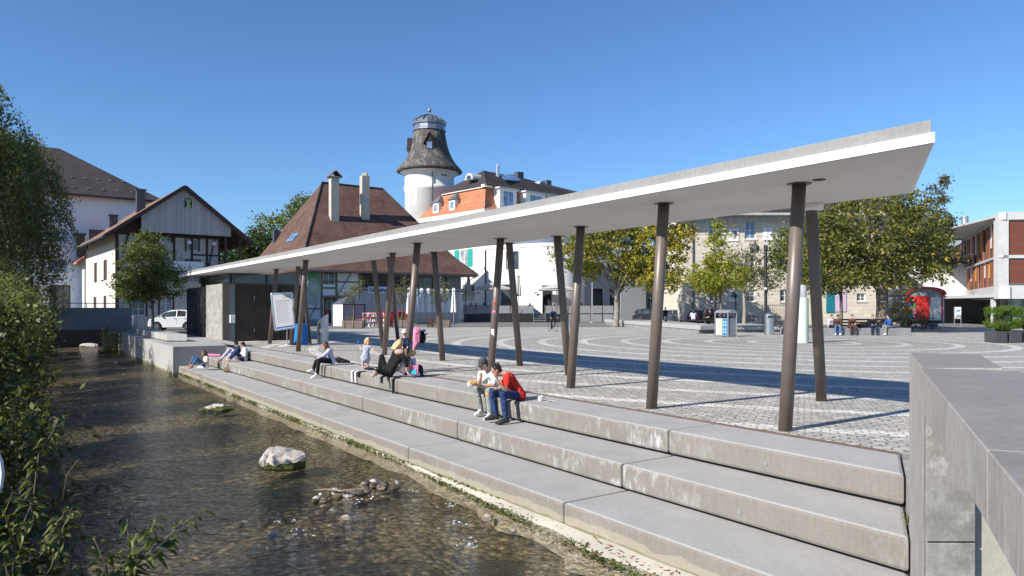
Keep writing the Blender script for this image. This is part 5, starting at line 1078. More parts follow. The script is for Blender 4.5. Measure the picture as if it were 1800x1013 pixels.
# foreground nettles with individual stems and pointed leaves
def nettle(label, stems, seed, leaf=.085, mat='leaf_shrub', name='nettle'):
    r = random.Random(seed); base = V(stems[0][0]); root = T(name, label, 'plant', base); ms = MB(); ml = MB()
    for pts in stems:
        pts = [V(p) for p in pts]; ms.tube(pts, [.006-.004*i/(len(pts)-1) for i in range(len(pts))], 6)
        L = [0]; 
        for a, b in zip(pts, pts[1:]): L.append(L[-1]+(b-a).length)
        s = .25*L[-1]; k = 0
        while s < L[-1]:
            j = max(i for i in range(len(L)-1) if L[i] <= s); f = (s-L[j])/(L[j+1]-L[j]); c = pts[j].lerp(pts[j+1], f); t = (pts[j+1]-pts[j]).normalized()
            for sd in (0, 1, 2):
                if r.random() < .18: continue
                an = r.uniform(0, 6.28); o = V((math.cos(an), math.sin(an), r.uniform(-.5, .35))).normalized(); w_ = o.cross(V((0,0,1))).normalized(); l = leaf*r.uniform(.5, 1.25)*(1.15-.5*s/L[-1]); q = c+o*.02
                up = w_.cross(o)*.18*l; d_ = V((0,0,-.35*l))
                ml.add([q, q+o*l*.35+w_*l*.22+up, q+o*l*.35-w_*l*.22+up, q+o*l*.35, q+o*l*.75+w_*l*.13+d_*.4, q+o*l*.75-w_*l*.13+d_*.4, q+o*l*.75+d_*.55, q+o*l+d_], [(0,3,1), (0,2,3), (1,3,6,4), (3,2,5,6), (4,6,7), (6,5,7)])
            s += r.uniform(.025, .05); k += 1
    part(ms, 'stems', M['stem'], root, smooth=True); part(ml, 'leaves', M[mat], root)
M['stem'] = pm('reddish plant stem', (.16, .11, .07), .7, .3, 20, .2)
M['leaf_nettle'] = leafmat('nettle leaves', [(.07, .11, .02), (.12, .16, .035), (.18, .20, .05), (.09, .13, .03)], .35)
def px(*a): return P(*a)
nettle('nettle spray with reddish stems hanging over the water at the lower left', [[px(205, 1100, 3.6), px(222, 1010, 3.6), px(280, 955, 3.65), px(330, 915, 3.7), px(365, 898, 3.75)], [px(205, 1100, 3.6), px(228, 980, 3.6), px(224, 912, 3.6)], [px(205, 1100, 3.6), px(185, 990, 3.5), px(165, 945, 3.45)], [px(222, 1010, 3.6), px(255, 960, 3.7), px(262, 925, 3.75)], [px(280, 955, 3.65), px(268, 930, 3.6), px(270, 910, 3.6)]], 3, .10, 'leaf_nettle')
nettle('tall climbing nettle stem at the left edge above the wheel level', [[px(20, 1080, 4.2), px(25, 960, 4.2), px(58, 880, 4.25), px(68, 800, 4.3), px(95, 755, 4.35), px(104, 735, 4.4)], [px(25, 960, 4.2), px(8, 900, 4.1), px(22, 870, 4.1)], [px(30, 990, 4.2), px(70, 965, 4.3), px(100, 950, 4.35)], [px(40, 930, 4.2), px(60, 915, 4.2), px(52, 880, 4.1)]], 5, .085, 'leaf_nettle')
nettle('dim nettle clump in the lower left corner', [[px(-10, 1090, 3.2), px(0, 1010, 3.2), px(-5, 960, 3.2)], [px(30, 1100, 3.2), px(15, 1020, 3.1), px(8, 985, 3.1)], [px(75, 1100, 3.6), px(70, 1030, 3.6), px(88, 1000, 3.6)], [px(110, 1110, 3.8), px(125, 1040, 3.8), px(118, 1000, 3.8)]], 7, .085, 'leaf_nettle')
nettle('single twig with tiny leaves over the dark water', [[px(110, 880, 5.2), px(118, 835, 5.2), px(132, 815, 5.2), px(140, 806, 5.2)]], 8, .03, 'leaf_nettle', 'twig')
nettle('leafy tendrils in the shade at the upper left bank', [[px(10, 790, 6), px(20, 740, 6), px(30, 700, 6), px(34, 680, 6)], [px(60, 800, 6), px(48, 750, 6), px(58, 720, 6)], [px(20, 840, 5.5), px(34, 790, 5.5), px(52, 770, 5.5)]], 9, .06, 'leaf_nettle')
nettle('flowering umbel plant by the water edge lower left', [[px(90, 1000, 4.6), px(110, 930, 4.7), px(128, 890, 4.8)], [px(90, 1000, 4.6), px(104, 940, 4.7), px(112, 900, 4.8)]], 10, .12, 'leaf_pale')
for a, b, s, seed in (((880, 600), 5.0, 6, 1),): pass
# ivy on the abutment and green tuft on the step
def tuftpts(c, r_, n, seed, sq=(1,1,1)):
    r = np.random.default_rng(seed); return np.array(c)+r.normal(size=(n, 3))*r_*.5*np.array(sq)
b = UV(53.5, 5.3, -.9); root = T('ivy', 'green ivy climbing the quay corner under the footbridge', 'ivy', b)
o = bpy.data.objects.new('leaves', leafmesh('ivy', tuftpts((b.x, b.y, b.z+.5), 1.3, 900, 3, (.5, .8, .8)), .13, M['leaf_green'], b)); col.objects.link(o); o.parent = root
m = MB(); m.tube([b, b+V((.1, 0, 1.2))], [.03, .01], 5); part(m, 'stem', M['bark'], root)
b = PW(6.95, -.05)+V((0,0,-.38)); b = P(1596, 905, 7.3); b.z = -.36; nettle('small green weed growing in the gap at the end of the second step', [[b, b+V((.0,.0,.07)), b+V((-.03,0,.13))], [b, b+V((.02,.01,.09))], [b, b+V((-.05,0,.05))]], 12, .05, 'leaf_nettle', 'weed')
# clipped hedge boxes right
def hedge(px0, Y, w_, label, seed):
    c = P(px0, 540, Y); root = T('planter_hedge', label, 'hedge', (c.x, c.y, 0)); r = np.random.default_rng(seed)
    pts = []
    for k in range(230):
        d = r.normal(size=3); d /= np.linalg.norm(d); q = np.sign(d)*np.abs(d)**.45; e = np.array([w_*.56, .62, .58])*(.82+.22*r.random()); pts.append(np.array([c.x, c.y, 1.25])+q*e*np.array([1,1,1])*.92+r.normal(size=(34, 3))*.05)
    o = bpy.data.objects.new('foliage', leafmesh('hedge', np.concatenate(pts), .075, M['leaf_hedge'], (c.x, c.y, 0), .2, .5, 0, seed)); col.objects.link(o); o.parent = root
    m = MB(); m.lathe([(w_*.2, .5), (w_*.3, .8), (w_*.3, 1.4), (w_*.1, 1.6)], (c.x, c.y, 0), 10); part(m, 'branches', M['leaf_dark'], root)
    m = MB(); m.box((c.x-w_*.27, c.y, .30), (w_*.44, .9, .56)); m.box((c.x+w_*.27, c.y, .30), (w_*.44, .9, .56)); part(m, 'planter', M['darkgrey'], root, bevel=.015)
hedge(1763, 37.0, 1.35, 'clipped bright green hedge in dark planter boxes, left one', 1)
hedge(1812, 38.0, 1.35, 'clipped bright green hedge in dark planter boxes at the right picture edge', 2)
# ================================================================= OBJECTS
def R(o, rotz): o.rotation_euler = (0, 0, rotz); return o
# ---- cars
def car(label, loc, rot, L=4.0, W=1.72, Hh=1.48, paint=None, cat='car'):
    r = T('parked_car', label, cat, (0,0,0)); hw = W/2
    def side(pts, y0, y1, mbx): mbx.hexa([V((x, y0, z)) for x, z in pts], [V((x, y1, z)) for x, z in pts])
    s = L/4.0; k = Hh/1.48
    low = [(-2.0, .30), (-1.97, .62), (-1.85, .80), (-1.35, .93), (-.95, .97), (1.75, 1.02), (1.93, .9), (2.0, .6), (1.97, .28), (1.68, .22), (1.6, .42), (1.42, .60), (1.2, .64), (.98, .60), (.82, .42), (.76, .20), (-.82, .20), (-.9, .42), (-1.06, .60), (-1.28, .64), (-1.5, .60), (-1.66, .42), (-1.74, .24)]
    low = [(x*s, z*k) for x, z in low]; n = len(low); m = MB()
    ys = [-hw+.02, -hw+.0, hw-.0, hw-.02]; 
    lo2 = [(x*.985, z*.985+.01) for x, z in low]
    b = len(m.v); rings = [(lo2, -hw+.0-.0), (low, -hw+.10), (low, hw-.10), (lo2, hw)]
    for pts, y in rings: m.v += [(x, y, z) for x, z in pts]
    for i in range(3):
        for j in range(n): j2 = (j+1) % n; m.f.append((b+i*n+j, b+(i+1)*n+j, b+(i+1)*n+j2, b+i*n+j2))
    m.f.append(tuple(b+j for j in range(n))); m.f.append(tuple(b+3*n+j for j in reversed(range(n))))
    rf = [(-.62, 1.32), (-.25, 1.44), (.4, 1.48), (1.25, 1.42), (1.62, 1.32)]; tp = [(x*s, z*k) for x, z in rf]
    rr = MB(); yy = hw-.24; N = len(tp); v0 = len(rr.v)
    for y in (-yy, -yy+.1, yy-.1, yy):
        for x, z in tp: rr.v.append((x, y, z+(.02 if abs(y) < yy else -.03)))
    for i in range(3):
        for j in range(N-1): rr.f.append((v0+i*N+j, v0+i*N+j+1, v0+(i+1)*N+j+1, v0+(i+1)*N+j))
    bd = part(m, 'body', paint, r, smooth=False, bevel=.03); roof = part(rr, 'roof', paint, r, smooth=True)
    g = MB(); base = [(-1.32*s, .94*k), (1.86*s, .99*k)]
    lo = [V((base[0][0], -hw+.06, base[0][1])), V((base[1][0], -hw+.06, base[1][1])), V((base[1][0], hw-.06, base[1][1])), V((base[0][0], hw-.06, base[0][1]))]
    hi = [V((tp[0][0]+.04, -yy-.01, tp[0][1]-.005)), V((tp[-1][0]-.03, -yy-.01, tp[-1][1]-.01)), V((tp[-1][0]-.03, yy+.01, tp[-1][1]-.01)), V((tp[0][0]+.04, yy+.01, tp[0][1]-.005))]
    midl = [V((.3*s, -yy-.0, 1.45*k)), V((.3*s, yy, 1.45*k))]
    g.hexa([lo[0], lo[1], lo[2], lo[3]], [hi[0], hi[1], hi[2], hi[3]]); g.hexa([hi[0], hi[1], hi[2], hi[3]], [V((-.2*s, -yy+.02, 1.42*k)), V((1.2*s, -yy+.02, 1.40*k)), V((1.2*s, yy-.02, 1.40*k)), V((-.2*s, yy-.02, 1.42*k))]); part(g, 'windows', M['glass'], r)
    p_ = MB()
    for sy in (-1, 1):
        for (xa, za, xb, zb) in ((-1.30, .95, -.60, 1.33), (.28, .97, .30, 1.46), (1.05, .99, 1.05, 1.43), (1.84, 1.0, 1.60, 1.33)): 
            p_.bar((xa*s, sy*(hw-.055), za*k), (xb*s, sy*(yy+.02), zb*k), .07, .05)
        p_.bar((-.60*s, sy*(yy+.01), 1.32*k), (.4*s, sy*(yy+.01), 1.46*k), .05, .05); p_.bar((.4*s, sy*(yy+.01), 1.46*k), (1.6*s, sy*(yy+.01), 1.33*k), .05, .05)
    part(p_, 'pillars', paint, r)
    for sx in (-1.28, 1.2):
        for sy in (-1, 1):
            w_ = MB(); c = V((sx*s, sy*(hw-.1), .31)); w_._lathe([(.18, -.1), (.29, -.1), (.31, -.07), (.31, .07), (.29, .1), (.18, .1)], c, V((1,0,0)), V((0,0,1)), V((0,1,0)), 22); wh = part(w_, 'wheel', M['rubber'], r, smooth=False)
            h = MB(); h._lathe([(.02, .0), (.19, .0), (.19, .02)], c+V((0, sy*.095, 0)), V((1,0,0)), V((0,0,1)), V((0,sy,0)), 16); part(h, 'rim', M['steel'], wh)
    for sy in (-1, 1):
        m = MB(); m.ball((-1.82*s, sy*(hw-.28), .70*k), (.16, .17, .09), 10, 6); part(m, 'headlight', M['glass_sky'], r, smooth=True)
        m = MB(); m.ball((1.93*s, sy*(hw-.16), .85*k), (.08, .11, .16), 10, 6); part(m, 'tail_light', M['red'], r, smooth=True)
        m = MB(); m.ball((-.85*s, sy*(hw+.06), 1.02*k), (.07, .11, .07), 10, 6); part(m, 'mirror', paint, r, smooth=True)
    m = MB(); m.box((-1.99*s, 0, .45*k), (.06, W*.62, .2)); part(m, 'grille', M['darkgrey'], r); m = MB(); 
    for sy in (-1, 1):
        for x in (.28, 1.05): m.box((x*s, sy*(hw-.001), .66*k), (.012, .01, .52)); m.box(((x-.12 if x < 1 else x-.1)*s, sy*(hw+.01), .84*k), (.16, .02, .03))
    part(m, 'door_gaps', M['darkgrey'], r); r.location = loc; r.rotation_euler = (0,0,rot); return r
carpaint = pm('white car paint', (.74, .75, .76), .25, .03, 2, 0, spec=.6); dpaint = pm('dark grey car paint', (.035, .037, .042), .25, .1, 2, 0, metal=.3); dpaint2 = pm('silver blue car paint', (.16, .18, .21), .28, .1, 2, 0, metal=.5)
car('white hatchback parked behind the round tree beside the kiosk', GP2(303, 57)+V((.3,0,0)), math.radians(8), 3.7, 1.7, 1.58, carpaint)
car('dark grey estate car parked beyond the concrete platform near the bushes', GP2(1148, 80), math.radians(165), 4.4, 1.8, 1.62, dpaint)
car('silver blue car parked just right of the dark estate car', GP2(1178, 78), math.radians(-15), 4.0, 1.75, 1.5, dpaint2)
car('dark car parked behind the little maple in front of the stone building', GP2(1248, 69), math.radians(205), 4.2, 1.78, 1.62, dpaint)
# ---- notice board
r = T('notice_board', 'tilted aluminium notice board with white printed sheet on a round foot', 'notice board', G(504, 609))
Y = G(504, 609).y; tl_, tr_, br_, bl_ = P(476.8, 517, Y), P(513.3, 514.8, Y+.05), P(517.6, 576, Y), P(483.8, 581, Y-.05); nv = V((-.1, -1, 0)).normalized()
m = MB(); 
for a, b in ((tl_, tr_), (tr_, br_), (br_, bl_), (bl_, tl_)): m.bar(a, b, .07, .09, nv)
part(m, 'frame', M['steel'], r, bevel=.01)
m = MB(); m.hexa([bl_+nv*.0, br_+nv*.0, tr_+nv*.0, tl_], [bl_+nv*.03, br_+nv*.03, tr_+nv*.03, tl_+nv*.03]); sh = part(m, 'sheet', pm('shade grey printed sheet', (.42, .43, .46), .7, .04), r)  # white sheet; its shade is put into the grey colour
def bp(x, y): return tl_.lerp(tr_, x).lerp(bl_.lerp(br_, x), y)+nv*.034
m = MB(); rr = random.Random(3)
for i in range(13):
    y = .26+i*.045; m.quad(bp(.18, y), bp(.18, y+.010), bp(.78+rr.uniform(-.1, .06), y+.010), bp(.78, y))
m.quad(bp(.18, .2), bp(.18, .222), bp(.86, .222), bp(.86, .2)); m.quad(bp(.55, .1), bp(.55, .12), bp(.85, .115), bp(.85, .095)); part(m, 'text_lines', M['midgrey'], sh)
m = MB(); m.quad(bp(.08, .925), bp(.08, .965), bp(.96, .965), bp(.96, .925)); part(m, 'blue_stripe', M['c_blue'], sh)
m = MB(); f0 = G(504, 609); m.tube([bl_.lerp(br_, .6)+V((0,.06,0)), f0+V((0,0,.03))], .022, 8); part(m, 'post', M['steel'], r)
m = MB(); m.lathe([(.36, .004), (.36, .03), (.10, .07), (.05, .12)], f0, 20); part(m, 'foot', M['conc_light'], r, smooth=False)
# ---- blue bin, slanted steel cylinder, litter bin, recycling station
b = G(528, 606); m = MB(); m.lathe([(.36, .0), (.37, .05), (.335, .92), (.35, .93), (.35, .99), (.30, 1.0)], b, 24); bl = single(m, 'blue_bin', M['blue_bin'], 'bright blue plastic bin standing among the far columns', 'bin', smooth=False)
b = G(567.5, 604.5); m = MB(); n = 28; rr_ = .27
lo = [V((b.x+rr_*math.cos(a), b.y+rr_*math.sin(a), 0)) for a in [2*math.pi*k/n for k in range(n)]]; hi = [V((p.x, p.y, 1.28+(p.x-b.x)/rr_*.19)) for p in lo]; m.hexa(lo, hi); root = T('steel_pillar', 'brushed steel cylinder with slanting top beyond the columns', 'bin', b)
part(m, 'body', M['steel'], root, smooth=False); m = MB(); m.hexa([V((b.x+(p.x-b.x)*.8, b.y+(p.y-b.y)*.8, p.z+.002)) for p in hi], [V((b.x+(p.x-b.x)*.8, b.y+(p.y-b.y)*.8, p.z+.01)) for p in hi]); part(m, 'opening', M['void'], root)
b = G(1352, 588.5); root = T('litter_bin', 'tall brushed steel litter bin with black slot below the lamp post', 'bin', b); m = MB(); m.lathe([(.28, 0), (.28, .05), (.30, .06), (.30, 1.18), (.29, 1.2), (.29, 1.36), (.24, 1.4), (.02, 1.42)], b, 28); part(m, 'body', M['steel'], root, smooth=False)
m = MB(); m.box((b.x-.02, b.y-.275, 1.16), (.32, .08, .12)); part(m, 'slot', M['black'], root)
b = G(1279.4, 592.4); root = T('recycling_station', 'grey metal recycling station with curved roof and blue labels', 'bin', b)
la = V((-.62, .50, 0)); ra = V((.60, .25, 0)); m = MB(); c4 = [b, b+ra, b+ra+la, b+la]
m.hexa([p+V((0,0,.06)) for p in c4], [p+V((0,0,1.12)) for p in c4]); 
for p in c4: m.bar(p+V((0,0,0)), p+V((0,0,1.5)), .07)
part(m, 'body', M['midgrey'], root, bevel=.01)
m = MB(); ce = (c4[0]+c4[2])/2; o = [ce+(p-ce)*1.12 for p in c4]; q0 = [p+V((0,0,1.44)) for p in o]; ap = [o[0].lerp(o[1], .5)+V((0,0,1.64)), o[3].lerp(o[2], .5)+V((0,0,1.64))]
m.hexa([q0[0], q0[1], o[0].lerp(o[1], .75)+V((0,0,1.60)), ap[0], o[0].lerp(o[1], .25)+V((0,0,1.60))], [q0[3], q0[2], o[3].lerp(o[2], .75)+V((0,0,1.60)), ap[1], o[3].lerp(o[2], .25)+V((0,0,1.60))]); part(m, 'roof', M['galv'], root)
ln = V((-la.y, la.x, 0)).normalized(); ln = -ln if ln.y > 0 else ln
for f0_, f1_, mt_ in ((.06, .40, M['blue_bin']), (.45, .66, pm('pale yellow label', (.62, .62, .30), .7, .05)), (.70, .92, M['paper'])):
    m = MB(); m.hexa([b+la*f0_+ln*.002+V((0,0,.12)), b+la*f1_+ln*.002+V((0,0,.12)), b+la*f1_+ln*.002+V((0,0,1.08)), b+la*f0_+ln*.002+V((0,0,1.08))], [b+la*x+ln*.02+V((0,0,z)) for x, z in ((f0_, .12), (f1_, .12), (f1_, 1.08), (f0_, 1.08))]); lp = part(m, 'label_panel', mt_, root)
    if f0_ < .1:
        m = MB()
        for z in (.28, .45, .7, .88):
            for fx in (.13, .29): c_ = b+la*fx+ln*.024+V((0,0,z)); m.ball(c_, (.045, .012, .05), 8, 5)
        part(m, 'pictogram', M['paper'], lp)
m = MB(); 
for f0_ in (.25, .6): m.cap(b+la*f0_+ln*.01+V((0,0,1.28)), b+la*f0_+ln*(-.2)+V((0,0,1.28)), .12, .12, 12)
part(m, 'collar', M['darkgrey'], root)
# ---- poster column, lamp post, poles
b = G(1411, 603); root = T('advertising_column', 'pale green round column with glass lantern top in the square', 'column', b)
m = MB(); m.lathe([(.28, 0), (.28, 2.25), (.26, 2.27)], b, 24); part(m, 'shaft', pm('pale mint paint', (.52, .60, .50), .6, .06, 2, .05), root, smooth=False)
m = MB(); m.lathe([(.17, 2.27), (.17, 2.85), (.15, 2.9)], b+V((.03,0,0)), 20); part(m, 'lantern', M['glass_cur'], root)
b = GP2(1346, 49.5); root = T('lamp_post', 'slim black lamp post with pale ring behind the steel litter bin', 'lamp post', b)
m = MB(); m.lathe([(.13, 0), (.13, 1.2), (.10, 1.25), (.10, 5.6), (.14, 5.62), (.14, 5.95), (.05, 6.0)], b, 16); part(m, 'post', M['black'], root); m = MB(); m.lathe([(.105, 3.0), (.105, 3.12)], b, 16); part(m, 'ring', M['paper'], root)
b = GP2(1041, 83); root = T('flag_pole', 'thin pale grey pole standing in front of the terrace', 'pole', b); m = MB(); m.tube([b, b+V((0,0,4.6))], [.09, .06], 10); part(m, 'pole', M['galv'], root); m = MB(); m.lathe([(.3, 0), (.3, .12), (.12, .25)], b, 14); part(m, 'foot', M['galv'], root)
b = GP2(1265, 66); root = T('lamp_post', 'dark pole left of the small maple tree', 'lamp post', b); m = MB(); m.tube([b+V((-.4,0,0)), b+V((-.4,0,3.6))], .12, 10); part(m, 'post', M['black'], root); m = MB(); m.ball(b+V((-.4,0,3.7)), .2); part(m, 'lamp_head', M['zinc'], root, smooth=True)
b = GP2(1327, 60); root = T('pendant_lamp', 'dark round hanging lamp in front of the stone facade', 'lamp', b+V((0,0,6.6))); m = MB(); m.ball(b+V((0,0,6.6)), .38, 14, 8); m.tube([b+V((0,0,6.9)), b+V((0,0,7.6))], .02, 5); part(m, 'shade', M['darkgrey'], root, smooth=True)
m = MB(); m.tube([b+V((-8, 14, 9.5)), b+V((0,0,7.6)), b+V((8, 0, 7.9))], .012, 4); part(m, 'cable', M['black'], root)
# ---- low concrete platforms and benches
def poly(name, pts, z0, z1, mat, label, cat, base=None, bev=.02):
    root = T(name, label, cat, V((sum(p[0] for p in pts)/len(pts), sum(p[1] for p in pts)/len(pts), 0))); m = MB(); m.prism(pts, z0, z1); part(m, 'slab', mat, root, bevel=bev)
    if base: c = V((root.location.x, root.location.y)); q = [tuple(c+(V(p)-c)*base) for p in pts]; m = MB(); m.prism(q, .0, z0-.003); part(m, 'base', M['conc_dark'], root)
    return root
poly('platform', [(9.4, 74), (12.66, 49), (14.05, 49.6), (14.5, 62), (13.6, 75)], .26, .56, M['conc_bench'], 'long low concrete platform bench with shadow gap across the square', 'platform', .965)
poly('platform', [(15.4, 52.0), (19.2, 51.2), (20.4, 62), (15.6, 62)], .2, .42, M['conc_bench'], 'smaller low concrete platform behind the recycling station', 'platform', .96)
poly('concrete_block', [(G(1361, 586).x, 47.8), (G(1361, 586).x+.65, 47.8), (G(1361, 586).x+.65, 49.0), (G(1361, 586).x, 49.0)], .0, .42, M['conc_bench'], 'small concrete seat block right of the steel litter bin', 'block')
poly('concrete_block', [(18.15, 48.6), (18.4, 48.6), (18.4, 49.2), (18.15, 49.2)], .0, .40, M['black'], 'small black box beside the concrete seat block', 'box')
for lab, x0, x1, Yb, mt_ in (('black bench on which people sit beyond the platform', 1166, 1262, 56.5, M['black']),):
    root = T('bench', lab, 'bench', GP2((x0+x1)/2, Yb)); a = GP2(x0, Yb+6); c = GP2(x1, Yb); m = MB(); m.bar(a+V((0,0,.72)), c+V((0,0,.72)), .7, .08); part(m, 'seat', mt_, root); m = MB()
    for f in (.05, .35, .65, .95): q = a.lerp(c, f); m.box(q+V((0,0,.35)), (.12, .5, .68))
    part(m, 'legs', mt_, root)
poly('concrete_bench', [(G(1448, 590).x, 46.4), (G(1603, 590).x, 46.2), (G(1603, 590).x, 47.3), (G(1448, 590).x, 47.6)], .0, .46, M['conc_dark'], 'long dark concrete bench under the big linden tree', 'bench')
m = MB(); a, c = GP2(1458, 49.5), GP2(1560, 49.5); 
for z in (.55, .75, .95): m.bar(a+V((0,0,z)), c+V((0,0,z)), .05, .12, V((0,0,1)))
for f in (0, .33, .66, 1): q = a.lerp(c, f); m.bar(q, q+V((0,0,1.0)), .08)
single(m, 'low_fence', M['black'], 'low black board fence behind the people under the linden', 'fence')
# ---- restaurant terrace
tY = 85.8; tx0 = -5.7; tx1 = (1079-HX)/F*tY; s0, s1 = (938-HX)/F*tY, (958.5-HX)/F*tY
tr = T('terrace', 'raised restaurant terrace with grey panel railing and black base', 'terrace', (3, tY, 0))
for (xa, xb) in ((tx0, s0), (s1, tx1)):
    m = MB(); yb = 91 if xa < 0 else 87.8; m.prism([(xa, tY), (xb, tY), (xb, yb), (xa, yb)], 0, 1.02); part(m, 'deck', M['black'], tr)
    n = max(2, round((xb-xa)/1.28)); ps = MB()
    for k in range(n):
        a, b = xa+(xb-xa)*k/n+.05, xa+(xb-xa)*(k+1)/n-.05; m = MB(); m.box(((a+b)/2, tY-.02, 1.52), (b-a, .04, .88)); part(m, 'railing_panel', M['midgrey'] if xa < 0 else M['midgrey'], tr)
        ps.box((a-.05, tY, 1.5), (.06, .06, 1.0))
    ps.box(((xa+xb)/2, tY, 2.02), (xb-xa, .07, .05)); part(ps, 'railing_posts', M['black'], tr)
    if xa > 0:
        for k in range(n): a, b = xa+(xb-xa)*k/n+.06, xa+(xb-xa)*(k+1)/n-.06; m = MB(); m.box(((a+b)/2, tY-.03, .5), (b-a, .03, .9)); part(m, 'base_panel', M['midgrey'] if k > 1 else M['black'], tr)
for k in range(4):
    m = MB(); m.box(((s0+s1)/2, tY-.1+.3*k, .13+.25*k), (s1-s0, .32, .26)); st_ = part(m, 'step', M['black'], tr); m = MB(); m.box(((s0+s1)/2, tY-.262+.3*k, .235+.25*k), (s1-s0, .02, .06)); part(m, 'nosing', M['galv'], st_)
m = MB(); 
for x in (s0, s1): m.tube([(x, tY-.3, 0), (x, tY-.3, 1.0), (x, tY+.9, 2.0), (x, tY+.9, 1.0)], .03, 6)
part(m, 'handrail', M['galv'], tr)
def parasol_open(px_, Y, ztop, half, lab, zb=1.02):
    b = GP2(px_, Y); b.z = zb; r = T('parasol', lab, 'parasol', b, group='open parasols on the terrace'); m = MB(); m.tube([b, V((b.x, b.y, ztop))], .045, 8); part(m, 'pole', M['galv'], r)
    m = MB(); ap = V((b.x, b.y, ztop)); c = [V((b.x+dx*half, b.y+dy*half, ztop-.75)) for dx, dy in ((-1,-1),(1,-1),(1,1),(-1,1))]
    for i in range(4):
        a_, b_ = c[i], c[(i+1) % 4]; md = (a_+b_)/2+V((0,0,.12)); m.quad(ap, a_, md); m.quad(ap, md, b_); m.quad(a_, a_-V((0,0,.14)), b_-V((0,0,.14)), b_)
    part(m, 'canopy', M['parasol_b'], r)
parasol_open(866, 87.2, 4.75, 2.1, 'open beige parasol on the left part of the terrace'); parasol_open(979, 87.2, 4.65, 2.2, 'open beige parasol beside the terrace steps'); parasol_open(816, 89.5, 4.2, 1.4, 'partly hidden open parasol at the left end of the terrace')
def parasol_shut(px_, Y, z0, zc, zt, r_, mat, lab, grp, zb=0.0):
    b = GP2(px_, Y); b.z = zb; r = T('closed_parasol', lab, 'parasol', b, group=grp); m = MB(); m.tube([b, V((b.x, b.y, zt))], .035, 8); part(m, 'pole', M['galv'], r)
    m = MB(); n = 14; pr = [(r_*1.0, zc), (r_*1.05, zc+.1), (r_*.8, zc+(zt-zc)*.5), (r_*.45, zt-.25), (r_*.75, zt-.12), (r_*.35, zt+.05), (.03, zt+.1)]; bb = len(m.v)
    for rad, z in pr:
        for k in range(n): a = 2*math.pi*k/n; q = rad*(1+.22*(-1)**k); m.v.append((b.x+q*math.cos(a), b.y+q*math.sin(a), z))
    for i in range(len(pr)-1):
        for k in range(n): k2 = (k+1) % n; m.f.append((bb+i*n+k, bb+i*n+k2, bb+(i+1)*n+k2, bb+(i+1)*n+k))
    part(m, 'folded_cloth', mat, r); m = MB()
    if zb == 0: m.lathe([(.38, 0.01), (.38, .08), (.06, .12)], b, 14); part(m, 'foot', M['darkgrey'], r)
    return r
ord_ = ['leftmost closed white parasol in the row before the boarded wall', 'second closed white parasol from the left in the row', 'third closed white parasol from the left in the row', 'fourth closed white parasol from the left in the row', 'fifth closed white parasol, behind thin planter tree twigs', 'sixth closed white parasol, third from the right', 'second closed white parasol from the right', 'rightmost closed white parasol standing free beside the terrace']
for i, px_ in enumerate((719, 731.5, 741, 753, 765, 776, 786.5, 797.5)):
    Yp = 75.5+i*.55 if i < 7 else 76; parasol_shut(px_, Yp, 0, 1.25 if i else 1.1, 3.7, .27, M['parasol_w'], ord_[i], 'closed white parasols in a row')
parasol_shut(823.5, 88.5, 0, 3.3, 5.7, .30, M['parasol_b'], 'tall folded beige parasol at the left of the terrace', 'folded beige parasols', 1.02); parasol_shut(911, 87.5, 0, 3.1, 5.6, .30, M['parasol_b'], 'tall folded beige parasol in the middle of the terrace', 'folded beige parasols', 1.02)
# ---- planters with small trees
def planter(px0, px1, Y, lab, crown, seed, reddish=False):
    a, c = GP2(px0, Y), GP2(px1, Y); mid_ = (a+c)/2; w_ = (c-a).length; r = T('tree_planter', lab, 'planter', mid_); m = MB()
    m.hexa([a+V((0,0,.06)), c+V((0,0,.06)), c+V((0,.8,.06)), a+V((0,.8,.06))], [a+V((-.03,-.03,.66)), c+V((.03,-.03,.66)), c+V((.03,.83,.66)), a+V((-.03,.83,.66))]); part(m, 'box', M['planter'], r)
    m = MB(); 
    for x in (.08, .5, .92): q = a.lerp(c, x); m.box(q+V((0,.1,.03)), (.12, .1, .06)); m.box(q+V((0,-.045,.36)), (.10, .03, .6))
    part(m, 'battens', M['timber'], r)
    tree('planter_tree', crown, V((mid_.x, mid_.y+.4, .6)), .045, 1.5, [(0, 0, 2.35, .95, .85, .8), (.3, 0, 3.1, .6, .6, .7), (-.5, 0, 1.9, .6, .6, .5)], 60, 16, .32, .14, 'leaf_pale', 'bark', seed, limbs=12)
    tree('planter_grass', lab.split(' ')[0]+' tuft of golden grass in the planter, '+['left one', 'middle one', 'right one'][seed-81], V((mid_.x-.3, mid_.y+.3, .55)), .01, .1, [(0, 0, .25, .28, .2, .22), (.6, 0, .18, .2, .15, .12)], 16, 24, .16, .09, 'leaf_yel', 'bark', seed+9, limbs=0, cat='grass', up=-.2, asp=.2)
planter(601.5, 638.5, 61.0, 'weathered wooden planter box left of the stacked chairs', 'young thin tree with pale leaves in the left planter', 81)
planter(692, 719, 62.5, 'wooden planter box behind the pushchair, with grasses', 'young thin tree with pale leaves in the middle planter', 82)
planter(756, 791, 64.5, 'wooden planter box in front of the closed parasols', 'young thin tree with pale leaves in the right planter', 83)
for px_, col_, lab in ((756.5, M['c_brown'], 'narrow red brown pallet leaning on the right planter'), (685, M['c_brown'], 'narrow red brown pallet left of the middle planter')):
    q = GP2(px_, 63.5); m = MB()
    for k in range(4): m.box(q+V((-.25+k*.17, 0, .4)), (.07, .06, .8))
    m.box(q+V((0,-.04,.2)), (.6, .03, .09)); m.box(q+V((0,-.04,.65)), (.6, .03, .09)); single(m, 'pallet', col_, lab, 'pallet')
